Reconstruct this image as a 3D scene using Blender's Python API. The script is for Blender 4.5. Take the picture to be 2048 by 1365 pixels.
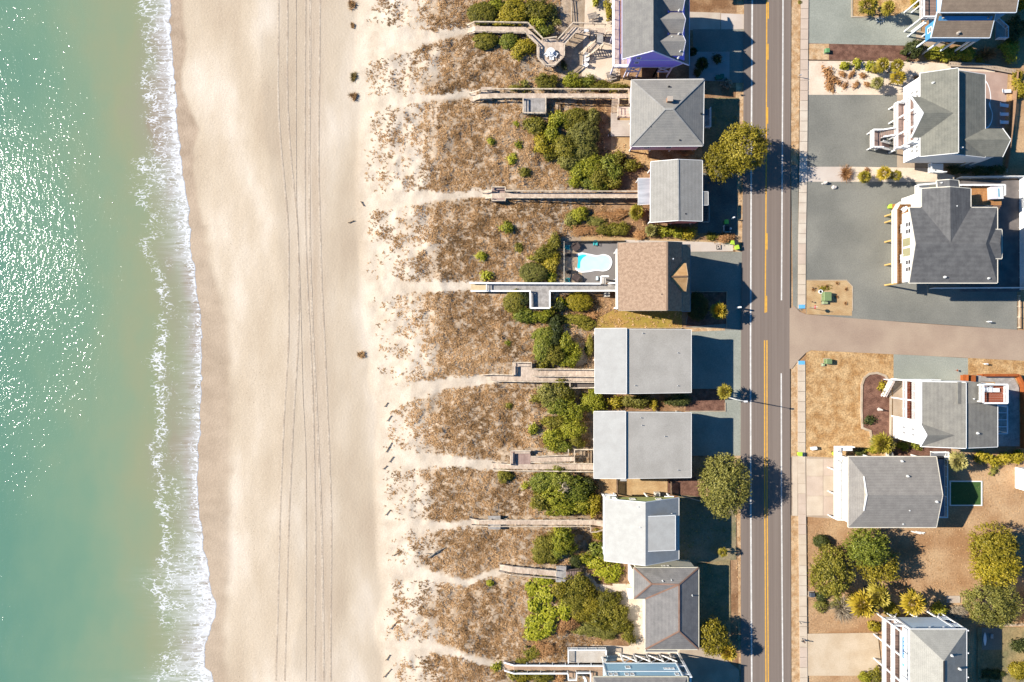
import bpy, bmesh, math, random
import numpy as np
from mathutils import Vector, Matrix, noise as mnoise
from mathutils.geometry import tessellate_polygon

for o in list(bpy.data.objects):
    bpy.data.objects.remove(o)
S = bpy.context.scene
C = S.collection
HC = 136.5                       # camera height in metres (10 px of the photograph = 1 m on the ground)

# ------------------------------------------------------------ camera, sky, sun, exposure
cam_d = bpy.data.cameras.new('camera')
cam_d.sensor_width = 36.0
cam_d.lens = 18.0 * HC / 102.4
cam_d.clip_start = 1.0
cam_d.clip_end = 6000.0
cam = bpy.data.objects.new('camera', cam_d)
C.objects.link(cam)
cam.location = (0, 0, HC)
cam.rotation_euler = (0, 0, 0)
S.camera = cam

SUN_EL, SUN_AZ = 35.0, 10.5      # shadows run right and 10.5 degrees down the picture
world = bpy.data.worlds.new('World')
S.world = world
world.use_nodes = True
wn = world.node_tree.nodes
bg = wn.get('Background') or wn.new('ShaderNodeBackground')
sky = wn.new('ShaderNodeTexSky')
sky.sky_type = 'NISHITA'
sky.sun_disc = False
sky.sun_elevation = math.radians(SUN_EL)
sky.sun_rotation = math.radians(270.0 + SUN_AZ)
sky.air_density = 1.0
sky.dust_density = 0.3
sky.ozone_density = 3.0
hsv = wn.new('ShaderNodeHueSaturation')
hsv.inputs['Saturation'].default_value = 1.45
world.node_tree.links.new(sky.outputs[0], hsv.inputs['Color'])
world.node_tree.links.new(hsv.outputs[0], bg.inputs[0])
bg.inputs[1].default_value = 0.068

sun_d = bpy.data.lights.new('sun', 'SUN')
sun_d.energy = 4.9
sun_d.angle = math.radians(0.5)
sun_d.color = (1.0, 0.93, 0.82)
sun = bpy.data.objects.new('sun', sun_d)
C.objects.link(sun)
ce, se = math.cos(math.radians(SUN_EL)), math.sin(math.radians(SUN_EL))
ca, sa = math.cos(math.radians(SUN_AZ)), math.sin(math.radians(SUN_AZ))
sun.rotation_euler = Vector((ce * ca, -ce * sa, -se)).to_track_quat('-Z', 'Y').to_euler()
sun.location = (-100, 20, 120)

S.view_settings.view_transform = 'Standard'
S.view_settings.look = 'None'
S.view_settings.exposure = 0.95
S.view_settings.gamma = 1.0
S.view_settings.use_curve_mapping = False
S.render.engine = 'CYCLES'
S.cycles.use_denoising = True
S.cycles.max_bounces = 6
S.cycles.diffuse_bounces = 3
S.cycles.transparent_max_bounces = 6
S.cycles.sample_clamp_indirect = 6.0

# ------------------------------------------------------------ measuring helpers
def P(px, py, z=0.0):
    k = (HC - z) / HC
    return Vector(((px - 1024.0) / 10.0 * k, (682.5 - py) / 10.0 * k, z))

def V3(p):
    return p if isinstance(p, Vector) else (P(*p) if len(p) == 3 else P(p[0], p[1], 0))

# ------------------------------------------------------------ materials
MATS = {}
def lin(r, g, b):
    f = lambda c: (c / 255 / 12.92) if c / 255 <= 0.04045 else ((c / 255 + 0.055) / 1.055) ** 2.4
    return (f(r), f(g), f(b))

def mat(name, col, col2=None, scale=0.6, rough=0.75, spec=0.25, bump=0.0, bscale=6.0, fine=0.12, fscale=9.0,
        stretch=None, metallic=0.0, detail=4.0, courses=0.0):
    if name in MATS:
        return MATS[name]
    m = bpy.data.materials.new(name)
    m.use_nodes = True
    n, l = m.node_tree.nodes, m.node_tree.links
    b = n['Principled BSDF']
    b.inputs['Roughness'].default_value = rough
    b.inputs['Specular IOR Level'].default_value = spec
    b.inputs['Metallic'].default_value = metallic
    geo = n.new('ShaderNodeNewGeometry')
    vec = geo.outputs['Position']
    if stretch:
        mp = n.new('ShaderNodeMapping')
        mp.inputs['Scale'].default_value = stretch
        l.new(vec, mp.inputs[0])
        vec = mp.outputs[0]
    if col2 is None:
        col2 = tuple(min(1, c * 0.86) for c in col)
    nz = n.new('ShaderNodeTexNoise')
    nz.inputs['Scale'].default_value = scale
    nz.inputs['Detail'].default_value = detail
    l.new(vec, nz.inputs['Vector'])
    rp = n.new('ShaderNodeValToRGB')
    rp.color_ramp.elements[0].position = 0.37
    rp.color_ramp.elements[1].position = 0.63
    rp.color_ramp.elements[0].color = (*col2, 1)
    rp.color_ramp.elements[1].color = (*col, 1)
    l.new(nz.outputs[0], rp.inputs[0])
    out = rp.outputs[0]
    if fine > 0:
        n2 = n.new('ShaderNodeTexNoise')
        n2.inputs['Scale'].default_value = fscale
        n2.inputs['Detail'].default_value = 3
        l.new(vec, n2.inputs['Vector'])
        mr = n.new('ShaderNodeMapRange')
        mr.inputs['From Min'].default_value = 0.3
        mr.inputs['From Max'].default_value = 0.7
        mr.inputs['To Min'].default_value = 1 - fine
        mr.inputs['To Max'].default_value = 1 + fine
        l.new(n2.outputs[0], mr.inputs[0])
        mx = n.new('ShaderNodeVectorMath')
        mx.operation = 'SCALE'
        l.new(out, mx.inputs[0])
        l.new(mr.outputs[0], mx.inputs['Scale'])
        out = mx.outputs[0]
    if courses > 0:
        wv = n.new('ShaderNodeTexWave')
        wv.bands_direction = 'Z'
        wv.inputs['Scale'].default_value = 1.6
        wv.inputs['Distortion'].default_value = 1.2
        wv.inputs['Detail'].default_value = 2
        wv.inputs['Detail Scale'].default_value = 1.0
        l.new(geo.outputs['Position'], wv.inputs['Vector'])
        m2 = n.new('ShaderNodeMapRange')
        m2.inputs['To Min'].default_value = 1 - courses
        m2.inputs['To Max'].default_value = 1 + courses
        l.new(wv.outputs['Fac'], m2.inputs[0])
        mx = n.new('ShaderNodeVectorMath')
        mx.operation = 'SCALE'
        l.new(out, mx.inputs[0])
        l.new(m2.outputs[0], mx.inputs['Scale'])
        out = mx.outputs[0]
    l.new(out, b.inputs['Base Color'])
    if bump > 0:
        n3 = n.new('ShaderNodeTexNoise')
        n3.inputs['Scale'].default_value = bscale
        n3.inputs['Detail'].default_value = 4
        l.new(vec, n3.inputs['Vector'])
        bp = n.new('ShaderNodeBump')
        bp.inputs['Strength'].default_value = 1.0
        bp.inputs['Distance'].default_value = bump
        l.new(n3.outputs[0], bp.inputs['Height'])
        l.new(bp.outputs[0], b.inputs['Normal'])
    MATS[name] = m
    return m

def leafmat(name, cols, rough=0.55, spec=0.25, trans=0.12):
    """leaf or blade colour picked per face from a stored random number, shifted a little per plant"""
    if name in MATS:
        return MATS[name]
    m = bpy.data.materials.new(name)
    m.use_nodes = True
    n, l = m.node_tree.nodes, m.node_tree.links
    b = n['Principled BSDF']
    b.inputs['Roughness'].default_value = rough
    b.inputs['Specular IOR Level'].default_value = spec
    at = n.new('ShaderNodeAttribute')
    at.attribute_name = 'rnd'
    oi = n.new('ShaderNodeObjectInfo')
    ad = n.new('ShaderNodeMath')
    ad.operation = 'MULTIPLY_ADD'
    l.new(oi.outputs['Random'], ad.inputs[0])
    ad.inputs[1].default_value = 0.3
    ad.inputs[2].default_value = -0.15
    sm = n.new('ShaderNodeMath')
    sm.operation = 'ADD'
    l.new(at.outputs['Fac'], sm.inputs[0])
    l.new(ad.outputs[0], sm.inputs[1])
    rp = n.new('ShaderNodeValToRGB')
    el = rp.color_ramp.elements
    while len(el) < len(cols):
        el.new(0.5)
    for i, c in enumerate(cols):
        el[i].position = i / (len(cols) - 1)
        el[i].color = (*c, 1)
    l.new(sm.outputs[0], rp.inputs[0])
    l.new(rp.outputs[0], b.inputs['Base Color'])
    tr = n.new('ShaderNodeBsdfTranslucent')
    l.new(rp.outputs[0], tr.inputs[0])
    mx = n.new('ShaderNodeMixShader')
    mx.inputs[0].default_value = trans
    l.new(b.outputs[0], mx.inputs[1])
    l.new(tr.outputs[0], mx.inputs[2])
    l.new(mx.outputs[0], n['Material Output'].inputs[0])
    MATS[name] = m
    return m

# ------------------------------------------------------------ scene bookkeeping
def tag(o, label=None, cat=None, group=None, kind=None):
    if label: o['label'] = label
    if cat: o['category'] = cat
    if group: o['group'] = group
    if kind: o['kind'] = kind
    return o

def empty(name, loc, label=None, cat=None, group=None):
    o = bpy.data.objects.new(name, None)
    o.empty_display_size = 0.5
    C.objects.link(o)
    o.location = loc
    return tag(o, label, cat, group)

def wloc(o):
    v = Vector((0, 0, 0))
    while o is not None:
        v += o.location
        o = o.parent
    return v

KIDS = {}
def link(o, parent=None):
    C.objects.link(o)
    if parent is not None:
        o.parent = parent
        KIDS.setdefault(parent.name, []).append(o)
    return o

def copy_tree(o, parent=None):
    c = o.copy()
    C.objects.link(c)
    if parent is not None:
        c.parent = parent
        KIDS.setdefault(parent.name, []).append(c)
    for k in KIDS.get(o.name, []):
        copy_tree(k, c)
    return c

class MB:
    """collects faces and links them as ONE mesh object"""
    def __init__(s):
        s.v, s.f = [], []
    def poly(s, pts):
        i = len(s.v)
        s.v += [tuple(p) for p in pts]
        s.f.append(tuple(range(i, i + len(pts))))
        return s
    def box(s, x0, y0, z0, x1, y1, z1):
        if x0 > x1: x0, x1 = x1, x0
        if y0 > y1: y0, y1 = y1, y0
        if z0 > z1: z0, z1 = z1, z0
        i = len(s.v)
        s.v += [(x0, y0, z0), (x1, y0, z0), (x1, y1, z0), (x0, y1, z0), (x0, y0, z1), (x1, y0, z1), (x1, y1, z1), (x0, y1, z1)]
        s.f += [tuple(i + k for k in q) for q in ((0, 3, 2, 1), (4, 5, 6, 7), (0, 1, 5, 4), (1, 2, 6, 5), (2, 3, 7, 6), (3, 0, 4, 7))]
        return s
    def bar(s, p, q, w, h, up=None):
        p, q = Vector(p), Vector(q)
        d = (q - p)
        if d.length < 1e-6: return s
        d.normalize()
        u = Vector((0, 0, 1)) if abs(d.z) < 0.95 else Vector((1, 0, 0))
        a = d.cross(u).normalized() * (w / 2)
        b = a.cross(d).normalized() * (h / 2)
        i = len(s.v)
        for e in (p, q):
            s.v += [tuple(e - a - b), tuple(e + a - b), tuple(e + a + b), tuple(e - a + b)]
        s.f += [tuple(i + k for k in f) for f in ((0, 1, 2, 3), (7, 6, 5, 4), (0, 4, 5, 1), (1, 5, 6, 2), (2, 6, 7, 3), (3, 7, 4, 0))]
        return s
    def tube(s, p, q, r0, r1=None, n=8):
        p, q = Vector(p), Vector(q)
        r1 = r0 if r1 is None else r1
        d = (q - p).normalized()
        u = Vector((0, 0, 1)) if abs(d.z) < 0.9 else Vector((1, 0, 0))
        a = d.cross(u).normalized()
        b = d.cross(a).normalized()
        i = len(s.v)
        for e, r in ((p, r0), (q, r1)):
            for k in range(n):
                t = 2 * math.pi * k / n
                s.v.append(tuple(e + a * (r * math.cos(t)) + b * (r * math.sin(t))))
        for k in range(n):
            s.f.append((i + k, i + (k + 1) % n, i + n + (k + 1) % n, i + n + k))
        s.f.append(tuple(i + k for k in range(n))[::-1])
        s.f.append(tuple(i + n + k for k in range(n)))
        return s
    def prism(s, pts, z0, z1):
        n = len(pts)
        i = len(s.v)
        s.v += [(p[0], p[1], z0) for p in pts] + [(p[0], p[1], z1) for p in pts]
        s.f.append(tuple(i + k for k in range(n))[::-1])
        s.f.append(tuple(i + n + k for k in range(n)))
        for k in range(n):
            s.f.append((i + k, i + (k + 1) % n, i + n + (k + 1) % n, i + n + k))
        return s
    def extr(s, pts, off):
        n = len(pts)
        i = len(s.v)
        off = Vector(off)
        s.v += [tuple(p) for p in pts] + [tuple(Vector(p) + off) for p in pts]
        s.f.append(tuple(i + k for k in range(n))[::-1])
        s.f.append(tuple(i + n + k for k in range(n)))
        for k in range(n):
            s.f.append((i + k, i + (k + 1) % n, i + n + (k + 1) % n, i + n + k))
        return s
    def lathe(s, prof, c=(0, 0, 0), n=14):
        i = len(s.v)
        for r, z in prof:
            for k in range(n):
                t = 2 * math.pi * k / n
                s.v.append((c[0] + r * math.cos(t), c[1] + r * math.sin(t), c[2] + z))
        for j in range(len(prof) - 1):
            for k in range(n):
                s.f.append((i + j * n + k, i + j * n + (k + 1) % n, i + (j + 1) * n + (k + 1) % n, i + (j + 1) * n + k))
        s.f.append(tuple(i + k for k in range(n))[::-1])
        s.f.append(tuple(i + (len(prof) - 1) * n + k for k in range(n)))
        return s
    def build(s, name, m, parent=None, kind=None, label=None, tri=False):
        off = wloc(parent) if parent is not None else Vector((0, 0, 0))
        me = bpy.data.meshes.new(name)
        me.from_pydata([(x - off.x, y - off.y, z - off.z) for x, y, z in s.v], [], s.f)
        bm = bmesh.new()
        bm.from_mesh(me)
        bmesh.ops.recalc_face_normals(bm, faces=bm.faces)
        if tri:
            bmesh.ops.triangulate(bm, faces=bm.faces)
        bm.to_mesh(me)
        bm.free()
        me.materials.append(m)
        o = bpy.data.objects.new(name, me)
        link(o, parent)
        if kind: o['kind'] = kind
        if label: o['label'] = label
        return o

def based(name, mb, m, label=None, cat=None, group=None, kind=None):
    """a thing that is one mesh: its origin goes to the middle of its foot"""
    a = np.array(mb.v)
    c = Vector(((a[:, 0].min() + a[:, 0].max()) / 2, (a[:, 1].min() + a[:, 1].max()) / 2, a[:, 2].min()))
    mb.v = [(x - c.x, y - c.y, z - c.z) for x, y, z in mb.v]
    o = mb.build(name, m)
    o.location = c
    return tag(o, label, cat, group, kind)

ZN = [0.0]
def sheet(name, pts, m, label=None, z=None, parent=None):
    """a flat ground surface, each a few millimetres above the one laid before it"""
    if z is None:
        ZN[0] += 0.004
        z = ZN[0]
    vs = [P(p[0], p[1], z) for p in pts]
    me = bpy.data.meshes.new(name)
    tris = tessellate_polygon([vs])
    off = wloc(parent) if parent is not None else Vector((0, 0, 0))
    me.from_pydata([tuple(v - off) for v in vs], [], [tuple(t) for t in tris])
    bm = bmesh.new(); bm.from_mesh(me)
    bmesh.ops.recalc_face_normals(bm, faces=bm.faces)
    for f in bm.faces:
        f.normal_update()
        if f.normal.z < 0: f.normal_flip()
    bm.to_mesh(me); bm.free()
    me.materials.append(m)
    o = bpy.data.objects.new(name, me)
    link(o, parent)
    o['kind'] = 'structure'
    if label: o['label'] = label
    return o

def quads_mesh(name, Q, rnd, m):
    """mesh of loose quads from an (n,4,3) array, one random number stored per face"""
    n = len(Q)
    me = bpy.data.meshes.new(name)
    me.vertices.add(n * 4)
    me.vertices.foreach_set('co', Q.reshape(-1).astype(np.float32))
    me.loops.add(n * 4)
    me.loops.foreach_set('vertex_index', np.arange(n * 4, dtype=np.int32))
    me.polygons.add(n)
    me.polygons.foreach_set('loop_start', np.arange(0, n * 4, 4, dtype=np.int32))
    at = me.attributes.new('rnd', 'FLOAT', 'FACE')
    at.data.foreach_set('value', rnd.astype(np.float32))
    me.update(calc_edges=True)
    me.materials.append(m)
    return me

def vnoise(x, y, seed=0):
    """smooth value noise on numpy arrays, 0..1"""
    xi, yi = np.floor(x).astype(np.int64), np.floor(y).astype(np.int64)
    xf, yf = x - xi, y - yi
    def h(a, b):
        k = (a * 374761393 + b * 668265263 + seed * 1442695041) & 0x7fffffff
        k = ((k ^ (k >> 13)) * 1274126177) & 0x7fffffff
        return ((k ^ (k >> 16)) & 0xffff) / 65535.0
    u, v = xf * xf * (3 - 2 * xf), yf * yf * (3 - 2 * yf)
    return (h(xi, yi) * (1 - u) + h(xi + 1, yi) * u) * (1 - v) + (h(xi, yi + 1) * (1 - u) + h(xi + 1, yi + 1) * u) * v

def fbm(x, y, seed=0, o=4):
    r, a, t = 0, 0.5, 0
    for i in range(o):
        r = r + a * vnoise(x * 2 ** i, y * 2 ** i, seed + i * 17)
        t += a
        a *= 0.5
    return r / t

def sstep(a, b, x):
    t = np.clip((x - a) / (b - a), 0, 1)
    return t * t * (3 - 2 * t)

# ------------------------------------------------------------ palette
WHITE = mat('white_paint', (0.8, 0.8, 0.78), (0.76, 0.76, 0.75), fine=0.03)
TRIM = mat('white_trim', (0.78, 0.76, 0.72), (0.74, 0.72, 0.68), fine=0.03)
DECKW = mat('weathered_decking', lin(196, 178, 160), lin(172, 153, 136), scale=1.2, fine=0.18, fscale=5, stretch=(1, 0.4, 1))
DECKG = mat('grey_decking', lin(160, 155, 150), lin(138, 133, 128), scale=1.2, fine=0.15, fscale=5)
RAILW = mat('weathered_rail', lin(205, 188, 165), lin(165, 148, 128), scale=1.5, fine=0.12)
POSTD = mat('old_timber', lin(120, 100, 82), lin(85, 70, 58), scale=2)
DECKR = mat('red_brown_decking', (0.25, 0.065, 0.03), (0.19, 0.046, 0.02), scale=1.0, fine=0.12, stretch=(0.3, 4, 1))
DECKO = mat('orange_wood_decking', (0.40, 0.195, 0.07), (0.31, 0.14, 0.048), scale=1.0, fine=0.15, stretch=(3, 0.4, 1))
DECKP = mat('pinkish_decking', lin(162, 138, 128), lin(144, 120, 111), scale=1.0, fine=0.1)
DECKB = mat('brown_decking', lin(140, 112, 98), lin(112, 90, 80), scale=1.0, fine=0.15, stretch=(0.3, 4, 1))
ORANGE = mat('orange_stained_wood', (0.34, 0.098, 0.026), (0.28, 0.078, 0.02), scale=1.0, fine=0.1)
GLASS = mat('window_glass', (0.03, 0.035, 0.045), (0.05, 0.055, 0.065), rough=0.08, spec=0.6, fine=0)
METAL = mat('galvanised_metal', (0.42, 0.43, 0.44), rough=0.4, metallic=0.6, fine=0.04)
DARK = mat('dark_plastic', (0.03, 0.03, 0.032), rough=0.5)
BLACK = mat('black_rubber', (0.02, 0.02, 0.02), rough=0.6)
BARK = mat('bark', (0.12, 0.085, 0.06), (0.07, 0.05, 0.035), scale=3, bump=0.02)
SHELL = mat('pool_shell', (0.78, 0.8, 0.8), rough=0.35, fine=0.01)
# ============================================================ TERRAIN, SEA, BEACH
SEA_Z = -1.0
_sy = [0, 60, 140, 180, 250, 300, 360, 420, 500, 560, 620, 660, 740, 800, 900, 1000, 1060, 1120, 1180, 1215, 1240, 1275, 1300, 1335, 1345, 1365]
_sx = [340, 337, 345, 349, 351, 357, 366, 374, 380, 390, 396, 400, 400, 399, 394, 393, 400, 410, 420, 431, 427, 411, 408, 404, 420, 426]
_wy = [0, 100, 140, 180, 260, 330, 420, 520, 600, 700, 900, 1000, 1100, 1180, 1250, 1365]
_wx = [366, 375, 362, 369, 396, 385, 400, 414, 440, 455, 457, 455, 457, 450, 444, 447]
_oy = [0, 50, 100, 150, 200, 250, 300, 350, 400, 440, 500, 560, 620, 650, 700, 740, 780, 850, 900, 950, 1000, 1040, 1080, 1120, 1150, 1200, 1240, 1280, 1340, 1365]
_ox = [268, 272, 285, 272, 282, 280, 285, 250, 268, 285, 275, 305, 322, 303, 303, 292, 298, 305, 290, 300, 310, 312, 318, 308, 285, 300, 308, 325, 300, 285]
KZ = (HC - SEA_Z) / HC
def shore(y):
    py = 682.5 - np.asarray(y) * 10 / KZ
    j = (vnoise(py / 14.0, py * 0 + 3.3, 5) - 0.5) * 7 + (vnoise(py / 5.0, py * 0 + 7.3, 6) - 0.5) * 3
    return (np.interp(py, _sy, _sx) + j - 1024) / 10 * KZ
def outer(y):
    py = 682.5 - np.asarray(y) * 10 / KZ
    return (np.interp(py, _oy, _ox) + (vnoise(py / 10.0, py * 0 + 1.1, 8) - 0.5) * 16 - 1024) / 10 * KZ
def wetx(y):
    py = 682.5 - np.asarray(y) * 10 / KZ
    return (np.interp(py, _wy, _wx) + (vnoise(py / 20.0, py * 0 + 2.2, 9) - 0.5) * 8 - 1024) / 10 * KZ

PATHS = [[(700, 95, 40), (790, 80, 26), (860, 76, 14), (945, 62, 9)],
         [(700, 205, 16), (830, 200, 10), (945, 190, 8)],
         [(700, 410, 24), (790, 402, 15), (870, 395, 10), (975, 388, 8)],
         [(700, 580, 22), (800, 574, 13), (945, 573, 10)],
         [(720, 815, 40), (800, 788, 22), (880, 770, 14), (990, 757, 9)],
         [(740, 930, 30), (800, 918, 18), (900, 922, 13), (1005, 932, 10)],
         [(740, 1075, 22), (820, 1050, 12), (890, 1052, 9), (945, 1045, 8)],
         [(760, 1130, 14), (850, 1150, 14), (930, 1166, 8), (1005, 1136, 6)],
         [(760, 1310, 24), (830, 1293, 14), (900, 1300, 10), (960, 1322, 8), (1012, 1330, 8)]]
BOARD_RECTS = [(930, 45, 1060, 70), (1040, 50, 1240, 145), (945, 178, 1262, 208), (1040, 200, 1095, 232), (970, 375, 1290, 404),
               (940, 562, 1240, 590), (1056, 580, 1102, 622), (975, 725, 1192, 778), (1000, 895, 1192, 946), (945, 1030, 1215, 1060),
               (1000, 1128, 1170, 1165), (1010, 1320, 1390, 1365), (1120, 480, 1245, 570)]
def path_mask(px, py):
    m = np.zeros_like(px)
    for pl in PATHS:
        for a, b in zip(pl[:-1], pl[1:]):
            dx, dy = b[0] - a[0], b[1] - a[1]
            t = np.clip(((px - a[0]) * dx + (py - a[1]) * dy) / (dx * dx + dy * dy), 0, 1)
            d = np.hypot(px - a[0] - t * dx, py - a[1] - t * dy)
            w = a[2] + t * (b[2] - a[2])
            m = np.maximum(m, 1 - sstep(w * 0.75, w * 1.25, d + (vnoise(px / 6, py / 6, 31) - 0.5) * 6))
    return m
def foredune(py):
    return 742 + 22 * (vnoise(py / 70.0, py * 0 + 0.7, 41) - 0.5) + np.interp(py, [0, 300, 500, 800, 1365], [-6, -14, -12, 26, 34])
def veg_density(px, py):
    """how thickly dry grass grows on the dunes, 0..1 (photograph pixels)"""
    f0 = foredune(py)
    edge = sstep(f0 - 6, f0 + 20, px)
    d = np.interp(px, [700, 760, 830, 870, 900, 1100, 1200, 1240], [0.16, 0.26, 0.34, 0.72, 1.0, 0.95, 0.6, 0.0])
    d = d + (fbm(px / 45.0, py / 45.0, 51) - 0.5) * 0.9 * np.interp(px, [740, 860, 930], [1, 1, 0.25])
    return np.clip(d, 0, 1) * edge * (1 - path_mask(px, py))
def T(x, y):
    """terrain height"""
    x, y = np.asarray(x, float), np.asarray(y, float)
    d = x - shore(y)
    px, py = x * 10 + 1024, 682.5 - y * 10
    beach = np.where(d > 0, np.minimum(SEA_Z + 0.055 * d, 0.0), np.maximum(SEA_Z + 0.12 * d, -4.0))
    f0 = foredune(py)
    dune = np.interp(px - f0, [-20, 10, 60, 140, 300, 400, 440], [0, 0.35, 0.9, 1.3, 1.25, 0.5, 0]) * sstep(1190, 1120, px)
    rough = (fbm(px / 26.0, py / 26.0, 61) - 0.45) * 1.1 * np.clip(dune / 0.9, 0, 1)
    rough = rough * (1 - 0.6 * path_mask(px, py))
    z = beach + np.maximum(dune + rough, 0) * (dune > 0)
    ripple = (fbm(x / 2.2, y / 5.0, 71) - 0.5) * 0.06 * sstep(1.5, 6, d) * (px < 1100)
    z = z + ripple
    return np.where(px > 1188, -0.03, z)

def grid_mesh(name, X, Y, Z, m, attrs):
    ny, nx = X.shape
    me = bpy.data.meshes.new(name)
    co = np.stack([X, Y, Z], -1).reshape(-1, 3)
    me.vertices.add(len(co))
    me.vertices.foreach_set('co', co.reshape(-1).astype(np.float32))
    idx = np.arange(nx * ny).reshape(ny, nx)
    q = np.stack([idx[:-1, :-1], idx[:-1, 1:], idx[1:, 1:], idx[1:, :-1]], -1).reshape(-1, 4)
    me.loops.add(q.size)
    me.loops.foreach_set('vertex_index', q.reshape(-1).astype(np.int32))
    me.polygons.add(len(q))
    me.polygons.foreach_set('loop_start', np.arange(0, q.size, 4, dtype=np.int32))
    for k, a in attrs.items():
        at = me.attributes.new(k, 'FLOAT', 'POINT')
        at.data.foreach_set('value', a.reshape(-1).astype(np.float32))
    me.update(calc_edges=True)
    me.polygons.foreach_set('use_smooth', np.ones(len(q), dtype=bool))
    me.materials.append(m)
    o = bpy.data.objects.new(name, me)
    C.objects.link(o)
    return o

# ---- sand material: dry sand, wet sand near the sea, litter under the dune grass
def ground_material():
    m = bpy.data.materials.new('sand_and_soil')
    m.use_nodes = True
    n, l = m.node_tree.nodes, m.node_tree.links
    b = n['Principled BSDF']
    geo = n.new('ShaderNodeNewGeometry')
    def noise(scale, st=(1, 1, 1), det=5):
        mp = n.new('ShaderNodeMapping'); mp.inputs['Scale'].default_value = st
        l.new(geo.outputs['Position'], mp.inputs[0])
        t = n.new('ShaderNodeTexNoise'); t.inputs['Scale'].default_value = scale; t.inputs['Detail'].default_value = det
        l.new(mp.outputs[0], t.inputs['Vector'])
        return t.outputs[0]
    def ramp(src, stops):
        r = n.new('ShaderNodeValToRGB'); e = r.color_ramp.elements
        while len(e) < len(stops): e.new(0.5)
        for i, (p, c) in enumerate(stops):
            e[i].position = p; e[i].color = (*c, 1)
        l.new(src, r.inputs[0]); return r.outputs[0]
    def mix(f, a, c):
        x = n.new('ShaderNodeMix'); x.data_type = 'RGBA'
        if isinstance(f, float): x.inputs[0].default_value = f
        else: l.new(f, x.inputs[0])
        l.new(a, x.inputs[6]); l.new(c, x.inputs[7]); return x.outputs[2]
    def attr(k):
        a = n.new('ShaderNodeAttribute'); a.attribute_name = k; return a.outputs['Fac']
    beach = ramp(noise(0.085, (1, 0.4, 1), 7), [(0.36, (0.395, 0.315, 0.23)), (0.46, (0.44, 0.36, 0.267)), (0.54, (0.48, 0.40, 0.305)), (0.66, (0.57, 0.495, 0.405))])
    grain = ramp(noise(6.0), [(0.3, (0.88, 0.87, 0.86)), (0.7, (1.10, 1.10, 1.10))])
    dunes = ramp(noise(0.35), [(0.36, (0.47, 0.39, 0.30)), (0.64, (0.58, 0.495, 0.395))])
    wet = ramp(noise(0.45, (0.5, 0.8, 1), 6), [(0.36, (0.265, 0.195, 0.135)), (0.64, (0.35, 0.265, 0.19))])
    litter = ramp(noise(1.6), [(0.25, (0.24, 0.16, 0.092)), (0.5, (0.35, 0.25, 0.16)), (0.75, (0.50, 0.395, 0.29))])
    soil = ramp(noise(0.4), [(0.3, (0.20, 0.13, 0.075)), (0.7, (0.30, 0.205, 0.125))])
    c = mix(attr('dune'), beach, dunes)
    c = mix(attr('driven'), c, ramp(noise(0.5, (1.6, 0.12, 1)), [(0.35, (0.36, 0.275, 0.20)), (0.6, (0.46, 0.375, 0.29))]))
    c = mix(attr('wet'), c, wet)
    c = mix(attr('veg'), c, litter)
    c = mix(attr('soil'), c, soil)
    mu = n.new('ShaderNodeMix'); mu.data_type = 'RGBA'; mu.blend_type = 'MULTIPLY'; mu.inputs[0].default_value = 1
    l.new(c, mu.inputs[6]); l.new(grain, mu.inputs[7])
    sp = n.new('ShaderNodeTexVoronoi'); sp.inputs['Scale'].default_value = 1.7
    l.new(geo.outputs['Position'], sp.inputs['Vector'])
    sr = ramp(sp.outputs['Distance'], [(0.09, (0.45, 0.42, 0.40)), (0.16, (1, 1, 1))])
    mu2 = n.new('ShaderNodeMix'); mu2.data_type = 'RGBA'; mu2.blend_type = 'MULTIPLY'; pm = n.new('ShaderNodeMapRange'); pm.inputs['From Min'].default_value = 0.5; pm.inputs['From Max'].default_value = 0.66; pm.inputs['To Max'].default_value = 0.85
    l.new(noise(0.22, (1, 0.3, 1), 5), pm.inputs[0]); l.new(pm.outputs[0], mu2.inputs[0])
    l.new(mu.outputs[2], mu2.inputs[6]); l.new(sr, mu2.inputs[7])
    l.new(mu2.outputs[2], b.inputs['Base Color'])
    rr = n.new('ShaderNodeMapRange'); rr.inputs['To Min'].default_value = 0.9; rr.inputs['To Max'].default_value = 0.55
    l.new(attr('wet'), rr.inputs[0]); l.new(rr.outputs[0], b.inputs['Roughness'])
    b.inputs['Specular IOR Level'].default_value = 0.2
    bp = n.new('ShaderNodeBump'); bp.inputs['Distance'].default_value = 0.05
    l.new(noise(2.2, det=6), bp.inputs['Height']); l.new(bp.outputs[0], b.inputs['Normal'])
    return m

ys = np.concatenate([[-2500, -500, -120], np.linspace(-76, 76, 306), [120, 500, 2500]])
xs = np.concatenate([[-120, -90], np.linspace(-80, -30, 126), np.linspace(-29.6, 18, 120), [25, 60, 110, 400, 2500]])
X, Y = np.meshgrid(xs, ys)
Z = T(X, Y)
PX, PY = X * 10 + 1024, 682.5 - Y * 10
wl = wetx(Y)
wetm = 1 - sstep(-0.5, np.where(PY < 450, 0.5, 1.6), X - wl)
wetm = wetm * np.interp(PY, [0, 350, 450, 1365], [1.0, 1.0, 0.72, 0.62])
f0 = foredune(PY)
GROUND = grid_mesh('ground', X, Y, Z, ground_material(), {
    'wet': wetm, 'dune': sstep(-30, 10, PX - f0), 'veg': np.clip((veg_density(PX, PY) - 0.42) / 0.45, 0, 1) * 0.8,
    'driven': np.exp(-((PX - np.interp(PY, [0, 330, 700, 1033, 1365], [625, 625, 632, 640, 645])) / 24) ** 2) * 0.55 + np.exp(-((PX - np.interp(PY, [0, 330, 590, 833, 1365], [566, 575, 590, 577, 560])) / 16) ** 2) * 0.2,
    'soil': sstep(1130, 1200, PX + 40 * (fbm(PX / 18, PY / 18, 23) - 0.5))})
tag(GROUND, 'pale beach sand rising into low dunes behind it', kind='structure')

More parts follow.
